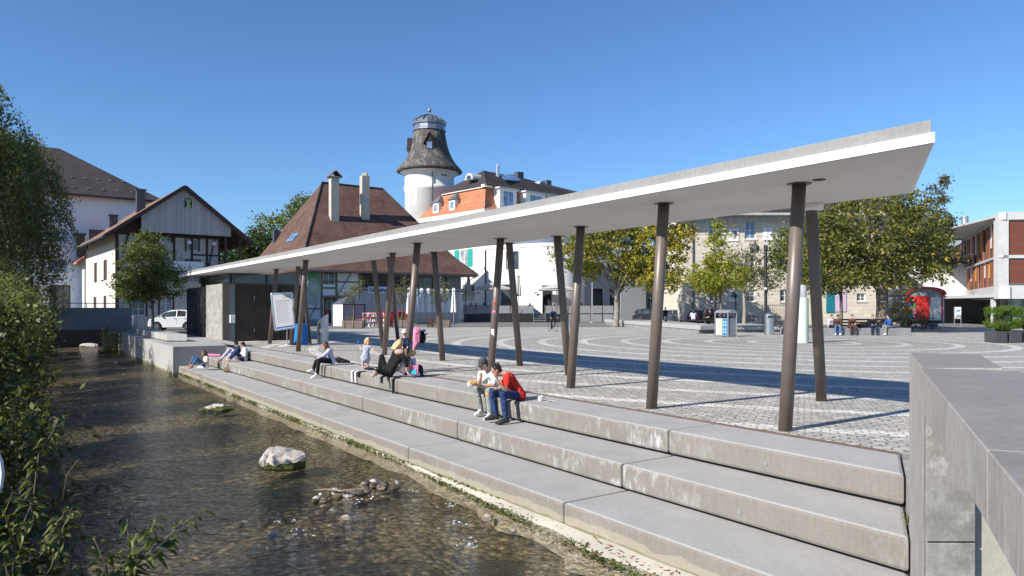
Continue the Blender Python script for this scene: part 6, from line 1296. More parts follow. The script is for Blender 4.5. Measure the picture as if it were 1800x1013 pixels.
# ---- shed, red cabinets, stacked furniture
q0 = GP2(603, 68.5); q1 = GP2(642, 70.5); dr = (q1-q0).normalized(); bk_ = V((-dr.y, dr.x, 0)); r = T('garden_shed', 'small lilac and white storage shed behind the left planter', 'shed', q0)
m = MB(); m.hexa([q0, q1, q1+bk_*1.8, q0+bk_*1.8], [p+V((0,0,2.05)) for p in (q0, q1, q1+bk_*1.8, q0+bk_*1.8)]); part(m, 'body', M['c_white'], r)
m = MB(); w_ = (q1-q0).length
for f in (0, .5, .97): m.bar(q0.lerp(q1, f)-bk_*.03, q0.lerp(q1, f)-bk_*.03+V((0,0,2.1)), .08)
m.bar(q0-bk_*.03+V((0,0,2.05)), q1-bk_*.03+V((0,0,2.05)), .1); part(m, 'frame', M['black'], r)
for f0_, f1_ in ((.04, .46), (.54, .94)):
    m = MB(); m.hexa([q0.lerp(q1, f0_)-bk_*.002+V((0,0,.05)), q0.lerp(q1, f1_)-bk_*.002+V((0,0,.05)), q0.lerp(q1, f1_)-bk_*.002+V((0,0,1.98)), q0.lerp(q1, f0_)-bk_*.002+V((0,0,1.98))], [q0.lerp(q1, f)-bk_*.03+V((0,0,z)) for f, z in ((f0_, .05), (f1_, .05), (f1_, 1.98), (f0_, 1.98))]); part(m, 'door', pm('pale lilac grey paint', (.34, .29, .34), .7, .08), r)
m = MB(); ap = (q0+q1+bk_*1.8)/2+V((0,0,2.9)); c4 = [q0-dr*.1-bk_*.1, q1+dr*.1-bk_*.1, q1+dr*.1+bk_*1.9, q0-dr*.1+bk_*1.9]; c4 = [p+V((0,0,2.1)) for p in c4]
for i in range(4): m.quad(c4[i], c4[(i+1) % 4], ap)
m.quad(*c4[::-1]); part(m, 'roof', M['zinc'], r)
for px_, w_, n, lab in ((674.5, .95, 2, 'open red metal rack on the left'), (687.5, .7, 1, 'narrow red metal rack between the columns'), (706.5, .72, 2, 'red cabinet with dark folded items inside')):
    q = GP2(px_, 71); m = MB(); hh = 1.35; m.box(q+V((0,0,hh)), (w_, .5, .06)); m.box(q+V((0,0,.12)), (w_, .5, .06)); m.box(q+V((0,.24,hh/2)), (w_, .03, hh))
    for sx in (-1, 1): m.box(q+V((sx*(w_/2-.03), 0, hh/2)), (.06, .5, hh-.06))
    r = T('red_rack', lab+' by the boarded wall', 'rack', q); part(m, 'cabinet', M['red'], r); m = MB()
    for k in range(4*n): m.box(q+V((-w_/2+.12+k*(w_-.2)/(4*n), -.05, .72)), (.05, .3, 1.0))
    part(m, 'folded_items', M['red'] if n == 1 or px_ < 680 else M['black'], r)
rr = random.Random(8)
def folding_chair(q, rot, lab=None):
    r = T('folding_chair', lab or 'red and grey folded bistro chair in the stack beside the shed', 'chair', q, group='stacked red bistro chairs'); m = MB()
    for sx in (-.2, .2): m.tube([q+V((sx, -.2, 0)), q+V((sx, .15, .85))], .014, 5); m.tube([q+V((sx, .2, 0)), q+V((sx, -.15, .48))], .014, 5)
    part(m, 'frame', M['galv'], r); m = MB(); m.box(q+V((0, .0, .46)), (.42, .36, .03)); part(m, 'seat', pm_r, r); m = MB(); m.box(q+V((0, .14, .78)), (.42, .025, .14)); part(m, 'backrest', pm_r, r); return r
pm_r = pm('faded red slats', (.55, .14, .14), .7, .15)
fc = folding_chair(V((0,0,0)), 0); k = 0
for ix in range(7):
    for iz in range(2):
        loc = GP2(642.5+ix*4.7, 66.5)+V((0, rr.uniform(-.2, .2), iz*.45)); rot = rr.uniform(-.4, .4)
        if k == 0: fc.location = loc; fc.rotation_euler = (0,0,rot)
        else: dup(fc, loc, rot)
        k += 1
fc['label'] = 'red and grey folded bistro chair in the stack beside the shed'
tq = GP2(641, 63.5); r = T('bistro_table', 'red topped bistro table beside the left planter', 'table', tq); m = MB(); m.box(tq+V((0,0,.74)), (1.3, .7, .03)); part(m, 'tabletop', pm_r, r); m = MB()
for sx in (-.5, .5): m.tube([tq+V((sx, -.3, 0)), tq+V((sx*.3, .3, .73))], .018, 5); m.tube([tq+V((sx, .3, 0)), tq+V((sx*.3, -.3, .73))], .018, 5)
part(m, 'legs', M['galv'], r)
# ---- circus wagon
Yw = 59.5; x0, x1 = (1593-HX)/F*Yw, (1657-HX)/F*Yw; r = T('circus_wagon', 'red and silver circus wagon with arched roof and red door', 'wagon', ((x0+x1)/2, Yw, 0))
w_ = x1-x0; zf = .72; zs = 2.75; zt = 3.38
def arch(y, ex=0.0, dz=0.0):
    pts = []
    for k in range(13): a = math.pi*(1-k/12); pts.append(V(((x0+x1)/2+(w_/2+ex)*math.cos(a), y, zs+dz+(zt-zs)*math.sin(a)**.8)))
    return pts
m = MB(); Lw = 6.2; vw = V((.9, 5.9, 0)); f_ = [V((x1, Yw, zf)), V((x0, Yw, zf))][::-1]
fr_ = [V((x0, Yw, zf)), V((x1, Yw, zf))]+arch(Yw)[::-1]; m.hexa(fr_, [p+vw for p in fr_]); part(m, 'body', M['board_wagon'], r)
m = MB(); A0, A1 = arch(Yw-.2, .14, .05), arch(Yw-.2, .02, -.08); 
for a, b, c, d in zip(A0, A0[1:], A1[1:], A1): m.hexa([a, b, c, d], [p+V((0,.18,0)) for p in (a, b, c, d)])
m.box((x0+.06, Yw-.03, (zf+zs)/2), (.12, .06, zs-zf)); m.box((x1-.06, Yw-.03, (zf+zs)/2), (.12, .06, zs-zf)); part(m, 'red_trim', M['red'], r)
m = MB(); B0 = arch(Yw-.25, .2, .08)
for a, b in zip(B0, B0[1:]): m.hexa([a, b, b+V((0,0,-.04)), a+V((0,0,-.04))], [p+vw*1.05 for p in (a, b, b+V((0,0,-.04)), a+V((0,0,-.04)))])
part(m, 'arched_roof', M['lead'], r)
m = MB(); m.box((x0+w_*.44, Yw-.04, (zf+2.72)/2), (w_*.36, .07, 2.72-zf)); dr_ = part(m, 'door', M['red'], r); m = MB(); m.box((x0+w_*.30, Yw-.1, 1.7), (.03, .04, .3)); part(m, 'handle', M['steel'], dr_)
m = MB(); m.box((x0+w_*.8, Yw-.03, (zf+2.6)/2), (w_*.3, .05, 2.6-zf)); part(m, 'silver_panel', M['galv'], r)
for (fx, fz, ww, hh, mt_) in ((.10, 2.05, .42, .34, M['c_blue']), (.195, 1.95, .34, .4, pm('green poster', (.07, .28, .08), .7, .2)), (.11, 1.7, .5, .2, pm('yellow poster', (.55, .5, .12), .7, .2)), (.10, 1.4, .42, .3, M['c_navy']), (.20, 1.42, .36, .44, M['c_pink']), (.10, 1.12, .42, .3, M['teal'])):
    m = MB(); m.box((x0+w_*fx, Yw-.03, fz), (ww, .02, hh)); part(m, 'poster', mt_, r)
m = MB(); c_ = V((x0+w_*.13, Yw-.1, 2.45)); m.tube([c_+V((.26*math.cos(a), 0, .2*math.sin(a))) for a in [k*math.pi/8 for k in range(17)]], .07, 8); part(m, 'life_ring', M['red'], r, smooth=True)
m = MB(); m.tube([V((x1+.05, Yw-.05, .0)), V((x1+.05, Yw-.05, 2.75))], .04, 6); part(m, 'drainpipe', M['white_paint'], r)
for fx, fy in ((.12, .8), (.88, .8), (.3, 5.2), (1.0, 5.2)):
    m = MB(); m._lathe([(.05, -.08), (.4, -.08), (.4, .08), (.05, .08)], V((x0+w_*fx, Yw+fy, .41)), V((1,0,0)), V((0,0,1)), V((0,1,0)) if False else V((0,1,0)), 16); part(m, 'wheel', M['rubber'], r)
m = MB(); m.box(((x0+x1)/2, Yw+2.5, .6), (w_*.9, 4.6, .2)); part(m, 'chassis', M['black'], r)
q = GP2(1624, 58.3); r = T('potted_plant', 'terracotta pot with leafy plant below the wagon door', 'plant', q); m = MB(); m.lathe([(.2, 0), (.24, .3), (.27, .62), (.22, .62)], q, 14); part(m, 'pot', M['corten'], r)
o = bpy.data.objects.new('leaves', leafmesh('plant', tuftpts((q.x, q.y, .85), .7, 160, 5, (1.2, .6, .6)), .16, M['leaf_green'], q)); col.objects.link(o); o.parent = r
q = GP2(1639, 58.0); m = MB(); m.box(q+V((0,0,.45)), (.8, .4, .06)); m.box(q+V((.0,-.1,.22)), (.7, .3, .04))
for sx in (-.35, .35):
    for sy in (-.15, .15): m.box(q+V((sx, sy, .22)), (.04, .04, .44))
single(m, 'side_table', M['zinc'], 'small grey blue table under the circus wagon', 'table')
b = GP2(1583, 52.5); tree('rust_shrub', 'thin shrub with rusty orange leaves behind the bench and left of the wagon', b, .04, .8, [(0, 0, 1.3, .9, .7, 1.0), (.5, 0, 2.0, .5, .5, .5)], 60, 22, .3, .13, 'leaf_chest', 'bark', 66, limbs=14, cat='shrub')
# ---- sign with stripes
q = GP2(1683.5, 66); r = T('information_sign', 'white sign with blue mark and black diagonal stripes on two legs', 'sign', q); m = MB()
for sx in (-.3, .3): m.box(q+V((sx, 0, .9)), (.05, .05, 1.8))
part(m, 'legs', M['galv'], r); m = MB(); m.box(q+V((0,-.03,1.28)), (.56, .03, 1.05)); pb = part(m, 'board', M['paper'], r)
m = MB(); m.hexa([q+V((x, -.052, z)) for x, z in ((-.16, 1.36), (.16, 1.42), (.2, 1.56), (-.12, 1.5))], [q+V((x, -.048, z)) for x, z in ((-.16, 1.36), (.16, 1.42), (.2, 1.56), (-.12, 1.5))]); part(m, 'blue_mark', M['blue_bin'], pb)
m = MB()
for k in range(4): x = -.27+k*.16; m.hexa([q+V((a, -.052, z)) for a, z in ((x, .82), (x+.08, .82), (min(x+.3, .27), 1.12), (min(x+.22, .27), 1.12))], [q+V((a, -.047, z)) for a, z in ((x, .82), (x+.08, .82), (min(x+.3, .27), 1.12), (min(x+.22, .27), 1.12))])
part(m, 'stripes', M['black'], pb)
q = GP2(1208.5, 84); m = MB(); m.hexa([q+V((-.35,-.35,0)), q+V((.35,-.35,0)), q+V((.35,.35,0)), q+V((-.35,.35,0))], [q+V((-.42,-.42,1.4)), q+V((.42,-.42,1.4)), q+V((.42,.42,1.4)), q+V((-.42,.42,1.4))]); m.box(q+V((0,0,1.45)), (.9, .9, .1)); single(m, 'wheelie_bin', pm('green bin plastic', (.02, .16, .07), .5, .1), 'green refuse bin at the corner of the stone building', 'bin')
m = MB(); a, c = V(G(1100, 566)), V(G(1210, 566)); m.bar(V((17.0, 90, .6)), V((23.5, 88, .6)), .2, 1.2); single(m, 'garden_wall', M['plaster_c'], 'pale low garden wall between the cars and the stone building', 'wall')
# bicycles parked by the wagon
def bicycle(lab, loc, rot, mat, s=1.0):
    r = T('bicycle', lab, 'bicycle', (0,0,0)); 
    for x in (-.52, .52):
        m = MB(); m.tube([V((x+.33*math.cos(a), 0, .34+.33*math.sin(a))) for a in [2*math.pi*k/24 for k in range(25)]], .017, 6, False); w_ = part(m, 'wheel', M['rubber'], r)
        m = MB()
        for k in range(12): a = math.pi*2*k/12; m.tube([V((x, 0, .34)), V((x+.32*math.cos(a), 0, .34+.32*math.sin(a)))], .003, 3)
        m.tube([V((x, -.05, .34)), V((x, .05, .34))], .025, 8); part(m, 'spokes', M['steel'], w_)
    m = MB(); bb = V((-.08, 0, .30)); st_ = V((-.24, 0, .80)); hd = V((.34, 0, .78)); hl = V((.38, 0, .64))
    for a, b in ((bb, st_), (st_, hd), (bb, hl), (V((-.52,.05,.34)), bb), (V((-.52,.05,.34)), st_+V((.03,0,-.1))), (V((-.52,-.05,.34)), bb), (hd, hl)): m.tube([a, b], .017, 7)
    m.tube([hl, V((.46, .05, .5)), V((.52, .05, .34))], .013, 6); m.tube([hl, V((.46, -.05, .5)), V((.52, -.05, .34))], .013, 6); part(m, 'frame', mat, r)
    m = MB(); m.tube([hd, V((.31, 0, .98)), V((.33, -.12, 1.0)), V((.2, -.28, .98))], .012, 6); m.tube([V((.31, 0, .98)), V((.33, .12, 1.0)), V((.2, .28, .98))], .012, 6); part(m, 'handlebar', M['black'], r)
    m = MB(); m.cap(V((-.38, 0, .93)), V((-.16, 0, .93)), .06, .025); m.tube([st_, V((-.27, 0, .92))], .014, 6); part(m, 'saddle', M['black'], r)
    m = MB(); m._lathe([(.01, -.01), (.09, -.01), (.09, .01), (.01, .01)], bb, V((1,0,0)), V((0,0,1)), V((0,1,0)), 14); m.tube([bb+V((0,-.08,0)), bb+V((.12,-.08,-.12))], .01, 5); m.tube([bb+V((0,.08,0)), bb+V((-.12,.08,.12))], .01, 5); part(m, 'crank', M['darkgrey'], r)
    r.location = loc; r.rotation_euler = (0, 0, rot); r.scale = (s,)*3; return r
bicycle('parked bicycle with pale frame left of the red one', GP2(1586, 52), .5, M['galv']); bicycle('parked red bicycle in front of the wagon', GP2(1598, 52.5), 1.1, M['red']); bicycle('dark bicycle leaning by the wagon steps', GP2(1612, 57), .1, M['darkgrey']); bicycle('dark bicycle leaning on the steps rail of the stone building', GP2(1366, 60), .0, M['darkgrey']); bicycle('second dark bicycle near the stone building entrance', GP2(1376, 61), .2, M['darkgrey'])
q = P(-86, 833, 5.0); bicycle('bicycle whose pale tyred wheel just shows at the left picture edge', V((q.x-.5, q.y, q.z-.34)), 0.0, M['galv']); 
for o in bpy.data.objects:
    if o.name.startswith('wheel') and o.parent and 'just shows' in o.parent.get('label', ''): o.data = o.data.copy(); o.data.materials[0] = M['paper']
# entrance railing of stone building
m = MB(); a = SF.p(SF.t(1331), 1.5, 0); c = SF.p(SF.t(1370), 1.5, 0)
for k in range(12): q = a.lerp(c, k/11); m.tube([q, q+V((0,0,2.0))], .02, 4)
m.tube([a+V((0,0,2.0)), c+V((0,0,2.0))], .03, 4); single(m, 'railing', M['black'], 'black entrance railing in front of the stone building', 'railing')
m = MB(); SF.slab(m, SF.t(1373), SF.t(1382), 1.0, 3.2, 1.0, 1.08); sgn = single(m, 'info_case', M['midgrey'], 'framed notice case before the stone building beside the big column', 'notice'); m = MB(); c_ = SF.p(SF.t(1377.5), 1.10, 2.1); m.ball(c_, (.16, .02, .22), 10, 6); part(m, 'round_mark', M['paper'], sgn)
# ---- stones in the stream
def rock(name, lab, c, size, mat, seed, parent=None, group=None, sub=3, cat='rock', rough=.16):
    bm = bmesh.new(); bmesh.ops.create_icosphere(bm, subdivisions=sub, radius=1.0); r = np.random.default_rng(seed); pl = [V(r.normal(size=3)).normalized() for _ in range(9)]
    for v in bm.verts:
        d = v.co.normalized(); k = 1.0
        for p in pl: 
            t = d.dot(p)
            if t > .55: k = min(k, .62/t+.12)
        k *= 1+rough*.5*math.sin(d.x*7+seed)*math.sin(d.y*6)*math.sin(d.z*5+1); v.co = V((d.x*size[0], d.y*size[1], d.z*size[2]))*k
    me = bpy.data.meshes.new(name); bm.to_mesh(me); bm.free(); me.materials.append(mat); o = bpy.data.objects.new(name, me); col.objects.link(o); o.location = c; o.rotation_euler = (0, 0, seed*1.3); o['label'] = lab; o['category'] = cat
    if group: o['group'] = group
    return o
m = MB(); c = G(500, 818, WATER)
rk_ = [(-.42,-.22), (-.05,-.36), (.30,-.30), (.44,-.02), (.30,.28), (-.12,.32), (-.40,.12)]
lo = [V((c.x+x*.9, c.y+y*.9, -1.15)) for x, y in rk_]; m1 = [V((c.x+x*.98, c.y+y*.98, WATER+h)) for (x, y), h in zip(rk_, (.12, .10, .14, .22, .2, .2, .16))]; tp = [V((c.x+x*.62-.06, c.y+y*.62, WATER+h)) for (x, y), h in zip(rk_, (.28, .25, .22, .20, .25, .33, .34))]
m.hexa(lo, m1); m.f.pop(1); nn = len(m.v); m.v += [tuple(p) for p in tp]; L7 = 7
for i in range(L7): m.f.append((7+i, 7+(i+1) % 7, nn+(i+1) % 7, nn+i))
m.f.append(tuple(nn+i for i in range(7))); o = single(m, 'boulder', M['mossrock'], 'large pale angular boulder with mossy foot in the stream', 'rock'); 
s_ = o.modifiers.new('b', 'BEVEL'); s_.width = .035; s_.segments = 1; s_ = o.modifiers.new('s', 'SUBSURF'); s_.subdivision_type = 'SIMPLE'; s_.levels = s_.render_levels = 3
tx = bpy.data.textures.new('rocktex', 'CLOUDS'); tx.noise_scale = .16; d_ = o.modifiers.new('d', 'DISPLACE'); d_.texture = tx; d_.strength = .055; d_.mid_level = .5
rock('mossy_rock', 'low flat moss covered rock in mid stream', G(381, 720, WATER)+V((0,0,-.02)), (.42, .24, .17), M['mossrock'], 5, rough=.7); rock('flat_stone', 'flat grey slab lying near the quay wall in shadow', G(216, 636, WATER)+V((0,0,0)), (.9, .45, .16), M['rockd'], 6)
rock('pale_stone', 'small pale stone in the stream under the footbridge', G(157, 608, WATER), (.8, .5, .2), M['rockm'], 7)
rr = random.Random(21); k = 0
for i in range(46):
    t_ = i/45; X_ = 560+135*t_+rr.uniform(-10, 10); Y_ = 879-20*math.sin(t_*1.6)-t_*6+rr.uniform(-7, 7); s_ = rr.uniform(.04, .115); c = G(X_, Y_, WATER); c.z += rr.uniform(-.02, .03)
    rock('river_stone', 'wet brown cobble piled across the riffle in the stream', c, (s_, s_*.8, s_*.62), M['rockd'] if rr.random() < .72 else M['rockm'], 30+i, group='cobbles piled across the riffle', sub=2, cat='stone')
for i in range(60):
    X_ = rr.choice((rr.uniform(440, 620), rr.uniform(420, 900))); Y_ = rr.uniform(885, 950); s_ = rr.uniform(.03, .09); c = G(X_, Y_, WATER-.03)
    rock('river_stone', 'half drowned cobble in the shallow riffle', c, (s_*1.3, s_, s_*.5), M['rockd'] if rr.random() < .8 else M['rockm'], 90+i, group='half drowned cobbles in the shallow riffle', sub=2, cat='stone')
m = MB(); a, c = G(550, 862, WATER+.04), G(600, 863, WATER+.10); m.tube([a, a.lerp(c, .5)+V((0,0,.02)), c, c+V((.35,.05,.02))], [.008, .014, .016, .012], 6); m.tube([G(590, 872, WATER+.03), G(640, 858, WATER+.10)], [.012, .01], 6); m.tube([G(592, 862, WATER+.05), P(591, 845, G(592, 862, WATER+.05).y)], .005, 4); single(m, 'driftwood', M['timber'], 'thin driftwood sticks caught on the cobbles', 'stick')
# broken white water
m = MB(); rr = random.Random(5)
for (fx, fy, n, sx, sy) in ((500, 915, 60, 30, 8), (535, 935, 60, 28, 7), (455, 965, 70, 22, 9), (625, 882, 60, 22, 7), (790, 888, 60, 16, 5), (810, 920, 80, 26, 6), (830, 955, 80, 20, 9), (655, 870, 30, 12, 5), (725, 862, 34, 22, 3)):
    for i in range(int(n*.3)):
        c = G(rr.gauss(fx, sx*.6), rr.gauss(fy, sy*.6), WATER+.006); l = rr.uniform(.006, .024); a = rr.gauss(.5, .5); d = V((math.cos(a), math.sin(a), 0))*l; p_ = V((-d.y, d.x, 0))*rr.uniform(.2, .5); hz = V((0,0,rr.uniform(.003, .02)))
        m.add([c-d, c+p_, c+d, c-p_, c+hz], [(0,3,4), (3,2,4), (2,1,4), (1,0,4)])
struct(m, 'foam', M['foam'], kind='stuff', label='white broken water on the riffle', cat='foam')
# ---- things lying on the steps
q = G(1003.5-52, 706.5, 0); 
b = G(950, 705, .0); m = MB(); m.lathe([(.035, 0), (.045, .02), (.05, .075), (.03, .09), (.01, .085)], b, 9); m.ball(b+V((.03,.02,.07)), .035, 7, 5); single(m, 'crumpled_paper', M['paper'], 'crumpled white paper bag on the top step right of the man in red', 'paper bag')
b = G(966, 706, .0); m = MB(); pts = [b+V((x, y, z)) for x, y, z in ((-.1, -.05, .004), (.0, -.07, .02), (.12, -.03, .005), (.10, .05, .012), (-.05, .06, .006))]; m.hexa([p-V((0,0,.003)) for p in pts], pts); single(m, 'napkin', M['paper'], 'flat white napkin beside the crumpled bag', 'napkin')
rr = random.Random(2); m = MB()
for i in range(46):
    t_ = rr.choice((0, 1, 2)); v0, v1, zt, _ = tiers[t_]; u = rr.uniform(5, 22); v = rr.uniform(v0+.08, v1-.2); c = UV(u, v, zt+.003); l = rr.uniform(.006, .022); a = rr.uniform(0, 3.1)
    m.add([c+V((l*math.cos(a), l*math.sin(a), 0)), c+V((-l*.4*math.sin(a), l*.4*math.cos(a), .004)), c-V((l*math.cos(a), l*math.sin(a), 0)), c+V((l*.4*math.sin(a), -l*.4*math.cos(a), .0))], [(0,1,2,3)])
struct(m, 'litter', pm('tiny dry litter', (.30, .24, .15), .9, .5, 30, 0), kind='stuff', label='tiny dry leaves and crumbs scattered on the steps', cat='litter')
for (px_, py_, zz, lab) in ((1345, 815, None, 'round steel plug in the front face of the top step'), (1299, 900, None, 'round plug mark in the front face of the middle step')):
    v0 = 7.898 if py_ < 850 else 6.978; k_ = (px_-HX)/F; Yp = v0/(N2.x*k_+N2.y); c = P(px_, py_, Yp); n3 = V((-N2.x, -N2.y, 0)); X3 = V((D2.x, D2.y, 0)); m = MB(); m._lathe([(.032, 0), (.032, .004), (.026, .005), (.022, .002), (.0, .003)], c, X3, V((0,0,1)), n3, 20, False); single(m, 'cover_cap', M['midgrey'], lab, 'cap')
# ================================================================= PEOPLE
def remesh(mb, name, mat, parent, vox=.012, smooth=4, label=None):
    off = WL.get(parent.name, V((0,0,0))); me = mb.mesh('tmp', off, mat, False, uv=False); o = bpy.data.objects.new('tmp', me); col.objects.link(o)
    a = o.modifiers.new('r', 'REMESH'); a.mode = 'VOXEL'; a.voxel_size = vox; s = o.modifiers.new('s', 'SMOOTH'); s.iterations = smooth; s.factor = .5
    me2 = bpy.data.meshes.new_from_object(o.evaluated_get(bpy.context.evaluated_depsgraph_get())); me2.name = name; bpy.data.objects.remove(o); bpy.data.meshes.remove(me)
    me2.polygons.foreach_set('use_smooth', [True]*len(me2.polygons))
    if not me2.materials: me2.materials.append(mat)
    o = bpy.data.objects.new(name, me2); col.objects.link(o); o.parent = parent; WL[o.name] = off
    if label: o['label'] = label
    return o
def hand(m, wr, el, s, palm_n=None, curl=.5, tgt=None):
    d = ((tgt-wr) if tgt is not None else (wr-el)).normalized(); pn = palm_n or V((0,0,-1)); sd = d.cross(pn)
    sd = sd.normalized() if sd.length > .1 else V((1,0,0)); pn = sd.cross(d).normalized()
    pc = wr+d*.05*s; m.cap(wr, wr+d*.03*s, .024*s, .027*s, 8)
    for k in (-1.2, -.4, .4, 1.2): m.cap(wr+d*.02*s+sd*k*.014*s, wr+d*.085*s+sd*k*.018*s, .014*s, .012*s, 7)
    for i, L in enumerate((.062, .076, .070, .052)):
        b = wr+d*.088*s+sd*(-1.2+.8*i)*.018*s; k1 = b+(d*(1-curl*.4)+pn*curl*.6).normalized()*L*.5*s; k2 = k1+(d*(1-curl)+pn*(curl*1.3+.1)).normalized()*L*.5*s
        m.cap(b, k1, .0105*s, .0095*s, 7); m.cap(k1, k2, .0095*s, .008*s, 7)
    tb = wr+d*.03*s-sd*.026*s; t1 = tb+(d*.6-sd*.7+pn*.35).normalized()*.038*s; m.cap(tb, t1, .014*s, .011*s, 7); m.cap(t1, t1+(d*.8-sd*.2+pn*.5).normalized()*.03*s, .011*s, .009*s, 7)
def foot(m, an, toe, s, shoe=0.0):
    f = (toe-an); f.z = 0; L = f.length; f = f.normalized() if L > 1e-4 else V((1,0,0)); z0 = min(an.z, toe.z)
    sd = V((-f.y, f.x, 0)); e = shoe; heel = an-f*.045*s+V((0,0,-.045*s))
    m.cap(an, heel, .036*s+e, .034*s+e, 8)
    ball = toe-f*.05*s
    for k in (-1, 1): m.cap(heel+sd*k*.012*s, ball+sd*k*.022*s, .03*s+e, .025*s+e, 8)
    m.cap(an+f*.02*s, ball+V((0,0,.012*s)), .034*s+e, .026*s+e, 8)
    if shoe: m.cap(ball-sd*.015*s, toe-sd*.01*s, .026*s+e, .022*s+e, 8); m.cap(ball+sd*.015*s, toe, .026*s+e, .022*s+e, 8)
    else:
        for i, k in enumerate((-1.3, -.6, 0, .6, 1.2)): m.cap(ball+sd*k*.02*s, toe+sd*k*.018*s-f*abs(k)*.012*s, .012*s, .009*s, 6)
def person(label, J, s=1.0, vox=.012, skin='skin', hair='hair_d', hairlen=0.0, shirt=None, sleeve=1.0, trousers=None, leg=1.0, shoes=None, dress=None, hood=None, fem=0.0, curl=(.5, .5), htgt=(None, None), face=True, hairback=None, low=False, neckopen=False, base=None, hs=1.0):
    """J: hed(center) fd(face dir) ud(head up) nek shL shR elL elR wrL wrR pel hiL hiR knL knR anL anR toL toR (world)"""
    J = {k: (V(v) if v is not None else None) for k, v in J.items()}; base = base or V((J['pel'].x, J['pel'].y, min(J[k].z for k in ('anL', 'anR', 'pel'))-.05))
    r = T('person', label, 'person', base); fd = J['fd'].normalized(); ud = J.get('ud') or V((0,0,1)); ud = (ud-fd*ud.dot(fd)).normalized(); sd = ud.cross(fd)   # sd: person's left
    hc = J['hed']; m = MB(); a = s*hs
    m.ball(hc+ud*.02*a-fd*.012*a, (.097*a, .078*a, .105*a), 14, 10, (fd, sd, ud)); m.ball(hc-ud*.055*a+fd*.022*a, (.068*a, .056*a, .066*a), 12, 8, (fd, sd, ud)); m.ball(hc-ud*.095*a+fd*.055*a, (.026*a, .03*a, .022*a), 10, 6, (fd, sd, ud))
    m.cap(hc+fd*.082*a+ud*.012*a, hc+fd*.103*a-ud*.022*a, .009*a, .015*a, 8); m.ball(hc+fd*.078*a-ud*.052*a, (.014*a, .024*a, .010*a), 8, 5, (fd, sd, ud))
    for k in (-1, 1):
        m.ball(hc+sd*k*.078*a-ud*.005*a, (.02*a, .010*a, .03*a), 8, 6, (fd, sd, ud)); m.ball(hc+fd*.078*a+sd*k*.034*a+ud*.028*a, (.012*a, .025*a, .008*a), 8, 5, (fd, sd, ud))
    nk = J['nek']; m.cap(nk, hc-ud*.06*a-fd*.02*a, .055*s*(1-.12*fem), .05*s*(1-.12*fem), 10); a = s
    shL, shR, hiL, hiR = J['shL'], J['shR'], J['hiL'], J['hiR']; mc = (shL+shR)/2; pel = J['pel']; tb = (.115-.014*fem)*a; che = mc.lerp(pel, .25)
    lat = (shL-shR).normalized(); 
    def torso(mm, e=0.0, z0=0.0):
        for k in (-1, 0, 1): 
            sp = mc+lat*k*(shL-shR).length*.25; wp = mc.lerp(pel, .62)+lat*k*.062*a; hp = pel+lat*k*.08*a
            mm.cap(sp.lerp(wp, .15), wp, tb*.93+e, tb*(.86-.10*fem)+e, 10); mm.cap(wp, hp, tb*(.86-.10*fem)+e, tb*.97+e, 10)
        for sh in (shL, shR): mm.cap(mc.lerp(nk, .3), sh, .06*a+e, .052*a+e, 10)
    torso(m); el = (J['elL'], J['elR']); wr = (J['wrL'], J['wrR'])
    for i, (sh, e_, w_) in enumerate(((shL, el[0], wr[0]), (shR, el[1], wr[1]))):
        m.cap(sh, e_, .05*a, .038*a, 10); m.cap(e_, e_.lerp(w_, .35), .038*a, .040*a, 10); m.cap(e_.lerp(w_, .35), w_, .040*a, .025*a, 10); 
        if not low: hand(m, w_, e_, a, curl=curl[i], tgt=htgt[i], palm_n=V((0,0,-1)))
        else: m.cap(w_, w_+(w_-e_).normalized()*.12*a, .03*a, .02*a, 8)
    for hi, kn, an, to in ((hiL, J['knL'], J['anL'], J['toL']), (hiR, J['knR'], J['anR'], J['toR'])):
        m.cap(hi, kn, .082*a, .055*a, 10); m.cap(kn, kn.lerp(an, .35), .052*a, .054*a, 10); m.cap(kn.lerp(an, .35), an, .054*a, .034*a, 10); foot(m, an, to, a)
    body = remesh(m, 'body', M[skin], r, vox)
    if shirt:
        m = MB(); torso(m, .012*a)
        for sh, e_, w_ in ((shL, el[0], wr[0]), (shR, el[1], wr[1])):
            if sleeve <= 1: q = sh.lerp(e_, sleeve); m.cap(sh, q, .062*a, (.062-.008*sleeve)*a, 10)
            else: m.cap(sh, e_, .060*a, .050*a, 10); q = e_.lerp(w_, sleeve-1); m.cap(e_, q, .050*a, .038*a, 10)
        remesh(m, 'shirt' if not dress else 'dress', M[shirt], r, vox, 3)
    if dress:
        m = MB(); up_ = (mc-pel).normalized(); pz = pel-up_*.13*a; pr = mc.lerp(pel, .35); m.cap(pr, pr+(pz-pr)*.35, .12*a, .14*a, 14); m.cap(pr+(pz-pr)*.35, pz, .15*a, .25*a, 14); remesh(m, 'skirt', M[dress], r, vox, 2)
    if trousers:
        m = MB(); 
        for k in (-1, 0, 1): m.cap(pel+lat*k*.08*a+(mc-pel)*.10, pel+lat*k*.08*a, tb*.80, tb*.99, 10)
        for hi, kn, an in ((hiL, J['knL'], J['anL']), (hiR, J['knR'], J['anR'])):
            if leg <= .5: q = hi.lerp(kn, leg*2); m.cap(hi, q, .096*a, .082*a, 10)
            else: q = kn.lerp(an, (leg-.5)*2); m.cap(hi, kn, .095*a, .072*a, 10); m.cap(kn, q, .070*a, .052*a, 10)
        remesh(m, 'trousers', M[trousers], r, vox, 3)
    if shoes:
        for an, to in ((J['anL'], J['toL']), (J['anR'], J['toR'])): m = MB(); foot(m, an, to, a, .009*a); remesh(m, 'shoe', M[shoes], r, vox, 2)
    a = s*hs; m = MB(); hb = hc-fd*.022*a+ud*.035*a
